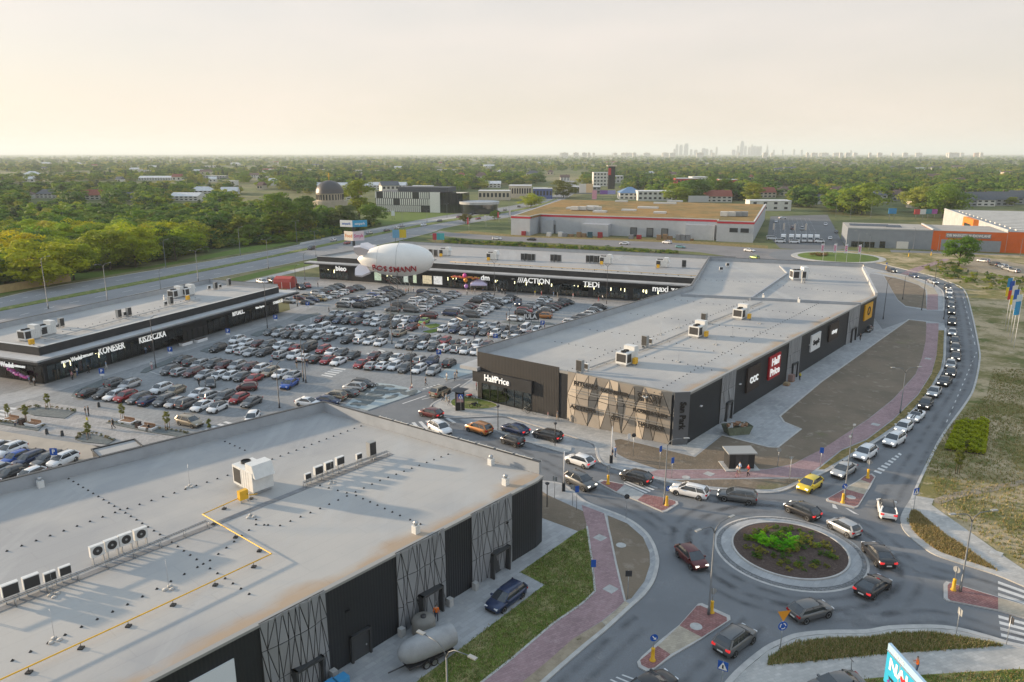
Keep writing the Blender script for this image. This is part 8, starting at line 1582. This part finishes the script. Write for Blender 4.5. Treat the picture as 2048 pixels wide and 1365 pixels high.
for k in range(46): 
    P = GP([(742, 768), (836, 783), (735, 820), (695, 811)]); a, b = pr_.random(), pr_.random(); q = Vector(P[0]).lerp(Vector(P[1]), a).lerp(Vector(P[3]).lerp(Vector(P[2]), a), b); o = MB().lathe([(pr_.uniform(.5, 1.1), 0), (.3, .05), (.02, .06)], 9, 0, (0, 0), False); t = o.build('stone_patch', m_slate, None, (q.x, q.y, .101), pr_.uniform(0, 3)); t.scale = (1.6, .8, 1); struct(t)
# planted hedge block on the dry field
HP = GP([(1888, 902), (1912, 848), (1978, 846), (1970, 912)]); hr = np.random.default_rng(5); k = 9000; a, b = hr.random(k), hr.random(k); P0, P1_, P2_, P3 = [np.array(p) for p in HP]; Q_ = (P0 * (1 - a)[:, None] + P1_ * a[:, None]) * (1 - b)[:, None] + (P3 * (1 - a)[:, None] + P2_ * a[:, None]) * b[:, None]
zz = hr.uniform(.15, 1.0, k) * (0.75 + .35 * np.sin(Q_[:, 0] * 2.2) * np.cos(Q_[:, 1] * 1.7)); C_ = np.c_[Q_, zz + .1]; Nn = hr.normal(size=(k, 3)) * .6 + np.array([0, 0, 1]); Nn /= np.linalg.norm(Nn, axis=1, keepdims=True)
t = thing('hedge_block', 'square yellow-green planting block on the dry field', 'hedge'); o = link('foliage', quads_mesh('foliage', C_, Nn, .16, hr, M_LEAF), t); o.color = (.46, .44, .015, 1); MB().prism([tuple(p) for p in HP], .05, .12).build('soil', m_soil, t)
# grasses on the verges: blades nobody could count
def blades(name, poly_px, n, h, cols, seed, z=.12, world=False):
    P = poly_px if world else GP(poly_px); r_ = np.random.default_rng(seed); xs = [p[0] for p in P]; ys = [p[1] for p in P]; V, F_, M_ = [], [], []
    while len(F_) < n:
        x, y = r_.uniform(min(xs), max(xs)), r_.uniform(min(ys), max(ys))
        if not inpoly(x, y, P): continue
        if noise.noise((x * .5, y * .5, seed)) < -.7: continue
        for j in range(5):
            a = r_.uniform(0, 6.28); hh = h * r_.uniform(.4, 1.2); ox, oy = r_.normal(0, .10, 2); k = len(V); w_ = .035; V += [(x + ox - w_ * math.sin(a), y + oy + w_ * math.cos(a), z), (x + ox + w_ * math.sin(a), y + oy - w_ * math.cos(a), z), (x + ox + hh * .5 * math.cos(a), y + oy + hh * .5 * math.sin(a), z + hh)]; F_.append((k, k + 1, k + 2)); M_.append(int(r_.integers(0, len(cols))))
    me = bpy.data.meshes.new(name); me.from_pydata(V, [], F_); [me.materials.append(c) for c in cols]; me.polygons.foreach_set('material_index', M_); o = link(name, me); return struct(o, 'stuff')
bl = [mat('blade_dry', (.34, .24, .09), .8), mat('blade_olive', (.19, .19, .045), .8), mat('blade_green', (.12, .18, .03), .8), mat('blade_straw', (.42, .33, .17), .8)]
SEV = [(1540, 1318), (1571, 1297), (1601, 1286), (1661, 1280), (1736, 1279), (1786, 1270), (1861, 1268), (1961, 1284), (2008, 1294), (1761, 1311), (1536, 1333)]
blades('tall_grass', SEV, 26000, .26, bl, 1); blades('dry_grass', [(1824, 1022), (1836, 1027), (1886, 1070), (1936, 1102), (1992, 1143), (1911, 1116), (1866, 1098), (1828, 1066), (1818, 1045)], 15000, .32, [bl[0], bl[0], bl[1], bl[3]], 2)
blades('grass', [(1156, 1067), (1174, 1060), (1184, 1125), (1190, 1185), (1164, 1210), (1106, 1250), (1024, 1320), (965, 1365), (900, 1415), (770, 1415), (835, 1365), (1024, 1222), (1089, 1172), (1042, 1147)], 26000, .14, [bl[2], bl[2], bl[1], bl[3]], 3)
blades('field_grass', [(1850, 930), (1900, 850), (1975, 790), (1985, 740), (2150, 740), (2150, 1190), (2060, 1140), (1885, 1018), (1872, 995)], 42000, .28, [bl[0], bl[1], bl[2], bl[3], bl[1]], 4, .09)
blades('field_grass', [(1500, 1388), (1756, 1360), (2031, 1343), (2100, 1345), (2100, 1420), (1480, 1420)], 9000, .2, bl, 6)
# scrub along the edges of the wood and the field
def scrub(name, px, n, hmin, hmax, seed, label):
    P = GP(px); r_ = np.random.default_rng(seed); xs = [p[0] for p in P]; ys = [p[1] for p in P]; pts = []
    while len(pts) < n:
        x, y = r_.uniform(min(xs), max(xs)), r_.uniform(min(ys), max(ys))
        if inpoly(x, y, P): pts.append((x, y, 0))
    return mass(name, pts, r_.uniform(hmin, hmax, n), r_.uniform(1.2, 2.2, n), r_, label=label)
scrub('undergrowth', [(-160, 605), (0, 575), (130, 552), (300, 525), (400, 506), (410, 500), (300, 512), (130, 538), (0, 560), (-160, 585)], 330, 1.5, 4.2, 31, 'dense undergrowth at the foot of the roadside wood')
scrub('undergrowth', [(420, 500), (640, 480), (740, 456), (730, 448), (640, 466), (420, 488)], 200, 2, 5, 32, 'undergrowth at the foot of the dark wood')
scrub('wild_scrub', [(1840, 536), (1890, 520), (1915, 530), (1935, 545), (2060, 560), (2060, 585), (1960, 580), (1925, 570), (1880, 552)], 160, .5, 1.6, 33, 'low wild scrub on the dry field by the bend')
scrub('hedge_scrub', [(880, 490), (1024, 496), (1150, 502), (1270, 509), (1350, 511), (1355, 506), (1290, 502), (1150, 494), (1024, 488), (900, 481)], 500, .6, 1.6, 34, 'weedy strip behind the rear shops')
# ================================================================ PEOPLE
def body_mesh(pose):
    """one continuous figure grown over a joint skeleton"""
    J = {'pel': (0, 0, .95), 'wai': (0, 0, 1.12), 'che': (.01, 0, 1.34), 'nec': (.02, 0, 1.5), 'hed': (.04, 0, 1.62), 'top': (.045, 0, 1.73)}
    if pose == 'walk': J.update(hl=(.0, .1, .9), kl=(.16, .1, .5), al=(.10, .1, .08), tl=(.27, .1, .05), hr=(.0, -.1, .9), kr=(.02, -.1, .48), ar=(-.28, -.1, .14), tr=(-.14, -.1, .05), sl=(.0, .19, 1.42), el=(-.10, .25, 1.16), wl=(.02, .26, .94), sr=(.0, -.19, 1.42), er=(.10, -.25, 1.17), wr=(.26, -.22, 1.0))
    elif pose == 'sit': J.update(pel=(0, 0, .5), wai=(0, 0, .68), che=(.03, 0, .9), nec=(.05, 0, 1.06), hed=(.08, 0, 1.18), top=(.085, 0, 1.29), hl=(.02, .1, .5), kl=(.42, .11, .5), al=(.42, .11, .1), tl=(.58, .11, .05), hr=(.02, -.1, .5), kr=(.42, -.11, .5), ar=(.42, -.11, .1), tr=(.58, -.11, .05), sl=(.03, .19, .98), el=(.06, .24, .74), wl=(.3, .14, .66), sr=(.03, -.19, .98), er=(.06, -.24, .74), wr=(.3, -.14, .66))
    elif pose == 'phone': J.update(hl=(0, .1, .9), kl=(.03, .11, .5), al=(-.02, .12, .09), tl=(.15, .13, .05), hr=(0, -.1, .9), kr=(.02, -.11, .5), ar=(-.02, -.12, .09), tr=(.15, -.13, .05), sl=(0, .19, 1.42), el=(.02, .26, 1.15), wl=(.26, .12, 1.22), sr=(0, -.19, 1.42), er=(.02, -.26, 1.15), wr=(.26, -.1, 1.22))
    else: J.update(hl=(0, .1, .9), kl=(.03, .11, .5), al=(-.02, .12, .09), tl=(.15, .13, .05), hr=(0, -.1, .9), kr=(.02, -.11, .5), ar=(-.02, -.12, .09), tr=(.15, -.13, .05), sl=(0, .19, 1.42), el=(-.03, .25, 1.14), wl=(.04, .27, .88), sr=(0, -.19, 1.42), er=(-.03, -.25, 1.14), wr=(.04, -.27, .88))
    rad = dict(pel=(.15, .12), wai=(.14, .11), che=(.17, .12), nec=(.06, .06), hed=(.095, .085), top=(.07, .065), hl=(.095, .095), hr=(.095, .095), kl=(.065, .065), kr=(.065, .065), al=(.045, .045), ar=(.045, .045), tl=(.045, .03), tr=(.045, .03), sl=(.065, .065), sr=(.065, .065), el=(.045, .045), er=(.045, .045), wl=(.035, .03), wr=(.035, .03))
    E_ = [('pel', 'wai'), ('wai', 'che'), ('che', 'nec'), ('nec', 'hed'), ('hed', 'top'), ('pel', 'hl'), ('hl', 'kl'), ('kl', 'al'), ('al', 'tl'), ('pel', 'hr'), ('hr', 'kr'), ('kr', 'ar'), ('ar', 'tr'), ('che', 'sl'), ('sl', 'el'), ('el', 'wl'), ('che', 'sr'), ('sr', 'er'), ('er', 'wr')]
    for s_ in 'lr':
        w_, e_ = Vector(J['w' + s_]), Vector(J['e' + s_]); d = (w_ - e_).normalized(); J['f' + s_] = tuple(w_ + d * .13); rad['f' + s_] = (.03, .015); E_.append(('w' + s_, 'f' + s_)); J['th' + s_] = tuple(w_ + d * .06 + Vector((.05, 0, .01))); rad['th' + s_] = (.012, .012); E_.append(('w' + s_, 'th' + s_))
    ks = list(J); me = bpy.data.meshes.new('person'); me.from_pydata([J[k] for k in ks], [(ks.index(a), ks.index(b)) for a, b in E_], []); o = bpy.data.objects.new('tmp_person', me); COL.objects.link(o); o.modifiers.new('skin', 'SKIN'); sv = me.skin_vertices[0].data if me.skin_vertices else None
    if sv is None: 
        me.attributes; 
    for i, k in enumerate(ks): me.skin_vertices[0].data[i].radius = rad[k]; me.skin_vertices[0].data[i].use_root = (k == 'pel')
    ss = o.modifiers.new('sub', 'SUBSURF'); ss.levels = 1; ss.render_levels = 1
    dg = bpy.context.evaluated_depsgraph_get(); dg.update(); r_ = bpy.data.meshes.new_from_object(o.evaluated_get(dg)); bpy.data.objects.remove(o, do_unlink=True)
    r_.materials.clear()
    for _ in range(5): r_.materials.append(M_BLACK)
    zh, zn, zp = J['hed'][2], J['nec'][2], J['pel'][2]
    for p in r_.polygons:
        c = p.center; p.use_smooth = True; dist = min(((Vector(J[k]) - c).length, k) for k in ks)[1]
        p.material_index = 3 if (dist in ('hed', 'top') and (c.z > zh + .05 or c.x < J['hed'][0] - .045)) else 0 if dist in ('hed', 'top', 'nec', 'wl', 'wr', 'fl', 'fr', 'thl', 'thr') else 4 if dist in ('tl', 'tr') else 2 if dist in ('hl', 'hr', 'kl', 'kr', 'al', 'ar') or (dist == 'pel') else 1
    return r_
POSE = {k: body_mesh(k) for k in ('stand', 'walk', 'sit', 'phone')}
SKIN = mat('skin', (.45, .28, .20), .6); HAIR = mat('hair', (.05, .035, .025), .7); SHOE = mat('shoe', (.05, .05, .05), .7)
CL = {n: mat('cloth_' + n, c, .85) for n, c in dict(black=(.015, .015, .017), white=(.65, .65, .64), red=(.5, .04, .04), blue=(.08, .16, .35), navy=(.02, .03, .07), grey=(.2, .2, .21), orange=(.72, .16, .02), beige=(.42, .34, .25), pink=(.55, .28, .30), yellow=(.7, .6, .04), denim=(.06, .10, .18), green=(.1, .2, .08), lightblue=(.3, .42, .6)).items()}
def person(u, v, top, legs, pose, ang, label, s=1., z=.13):
    x, y = G(u, v, z); t = link('person', POSE[pose], None, (x, y, z), R(ang)); t.scale = (s, s, s); tag(t, label, 'person', 'people about the retail park')
    for i, m in enumerate((SKIN, CL[top], CL[legs], HAIR, SHOE)): t.material_slots[i].link = 'OBJECT'; t.material_slots[i].material = m
    return t
PP = [(1832,1350,'orange','denim','phone',160,'person in orange jacket and jeans looking down beside the billboard'),(873,1244,'orange','navy','stand',90,'person in orange high-visibility vest behind the capsule trailer'),(1599,762,'yellow','black','stand',200,'person in yellow vest beside the pallets'),(1720,682,'black','black','walk',230,'person in black walking along the far service yard'),(1224,918,'navy','black','stand',200,'dark-clothed person at the barrier by the forecourt'),(1230,915,'blue','denim','stand',20,'person in blue at the barrier by the forecourt'),
 (1474,955,'white','pink','walk',180,'person in white walking on the upper pink path'),(1479,948,'lightblue','beige','walk',180,'person in light blue behind the one in white'),(1496,953,'red','black','walk',180,'person in red shirt on the upper pink path'),(1096,837,'pink','white','walk',150,'child in pink on the forecourt',.65),(1115,842,'grey','beige','walk',150,'person with backpack on the forecourt'),
 (172,833,'black','grey','stand',30,'dark-clothed person, left of the pair on the plaza'),(178,832,'black','black','stand',200,'dark-clothed person, right of the pair on the plaza'),(176,853,'yellow','white','walk',0,'person in yellow on the plaza'),(227,858,'black','black','walk',180,'person in black striding on the plaza'),(298,862,'black','black','sit',250,'person in black sitting on the right planter bench'),(36,852,'grey','navy','sit',250,'person sitting on the left planter bench'),(213,739,'lightblue','white','walk',20,'person in pale blue pushing a pram before the shops'),(137,752,'white','denim','walk',200,'person in white by the cafe windows'),(145,760,'pink','black','stand',0,'person in pink in the group by the cafe'),(151,757,'black','beige','stand',90,'person in black in the group by the cafe'),(155,752,'white','blue','stand',180,'person in white shirt in the group by the cafe'),(178,747,'black','black','walk',40,'dark-clothed person before the lit shop window'),(304,740,'white','pink','walk',100,'person in white beside the car park lamp'),(292,709,'lightblue','denim','walk',60,'person in light blue at the shop door'),(298,705,'red','navy','walk',60,'person in red at the shop door'),(70,772,'white','black','stand',0,'person in white at the corner cafe'),(60,770,'blue','grey','stand',50,'person in blue at the corner cafe'),(399,774,'black','black','walk',260,'person in black walking in the first aisle'),(543,735,'blue','white','walk',270,'person in blue crossing the third double row'),(594,737,'black','beige','walk',270,'person in black walking by the lamp, left of two'),(614,735,'black','denim','walk',270,'person in black walking by the lamp, right of two'),
 (852,772,'black','black','walk',180,'person in black crossing the access road'),(825,780,'white','pink','sit',200,'person resting at the tip of the gravel bed'),(894,763,'white','beige','walk',200,'person in white at the upper gravel bed'),(910,762,'grey','black','walk',200,'person in grey at the upper gravel bed'),(914,757,'black','beige','walk',200,'person in black at the upper gravel bed'),(886,803,'beige','black','walk',330,'person in beige on the forecourt kerb'),(893,806,'white','beige','walk',330,'person in white, left of two on the forecourt kerb'),(898,812,'white','grey','walk',330,'person in white, right of two on the forecourt kerb'),(953,782,'pink','black','stand',0,'person at the glass shop entrance'),(761,668,'pink','black','walk',250,'person in pink in the fourth aisle'),(838,661,'orange','white','walk',250,'person in orange at the green lawn strips'),(845,659,'white','pink','walk',250,'person in white at the green lawn strips'),(849,656,'red','beige','walk',250,'person in red at the green lawn strips'),(977,679,'pink','beige','walk',250,'person in pink between the rows near the long building'),(988,680,'beige','beige','walk',250,'person in beige between the rows near the long building'),(949,682,'navy','navy','walk',100,'dark-clothed person near the long building rows'),(1013,638,'black','black','stand',0,'person in black beside the white car near the banner'),(658,626,'black','black','walk',10,'person in black walking past the fifth double row'),(1089,662,'black','pink','stand',0,'person beside the parking sign by the parapet'),(636,575,'black','black','stand',0,'person in black before the rear shop corner'),
 (806,586,'white','beige','stand',0,'person in white holding the airship ropes'),(812,588,'pink','beige','stand',60,'person in pink holding the airship ropes'),(817,587,'beige','black','stand',120,'person in beige under the airship'),(822,586,'grey','grey','stand',180,'person in grey under the airship'),(827,585,'white','denim','stand',240,'person in white under the airship'),(934,590,'white','black','walk',0,'person in white before the gazebo'),(944,587,'black','beige','stand',0,'person in black at the gazebo'),(950,588,'white','navy','stand',0,'person in white at the gazebo'),(966,588,'blue','black','stand',0,'person in blue at the gazebo'),(993,585,'white','white','walk',0,'person in white right of the gazebo'),(998,586,'grey','denim','walk',0,'person in grey right of the gazebo'),(1004,588,'white','black','walk',0,'person in white by the lamp right of the gazebo'),(1010,590,'black','black','walk',0,'person in black by the lamp right of the gazebo'),(1070,592,'yellow','white','stand',0,'person in yellow before the middle shop'),(1083,593,'pink','red','stand',0,'person in pink before the middle shop'),(1107,594,'blue','lightblue','stand',0,'person in blue before the middle shop'),(1115,596,'grey','beige','walk',0,'person in grey before the middle shop'),(1146,598,'pink','white','walk',0,'person in pink at the goods stands'),(1205,602,'white','black','walk',0,'person in white at the right goods stands'),(1197,603,'black','red','walk',0,'person in black at the right goods stands')]
for q in PP: person(q[0], q[1], q[2], q[3], q[4], q[5], q[6], q[7] if len(q) > 7 else 1., .02 if q[1] < 870 and not (1090 < q[0] < 1300) else .13)
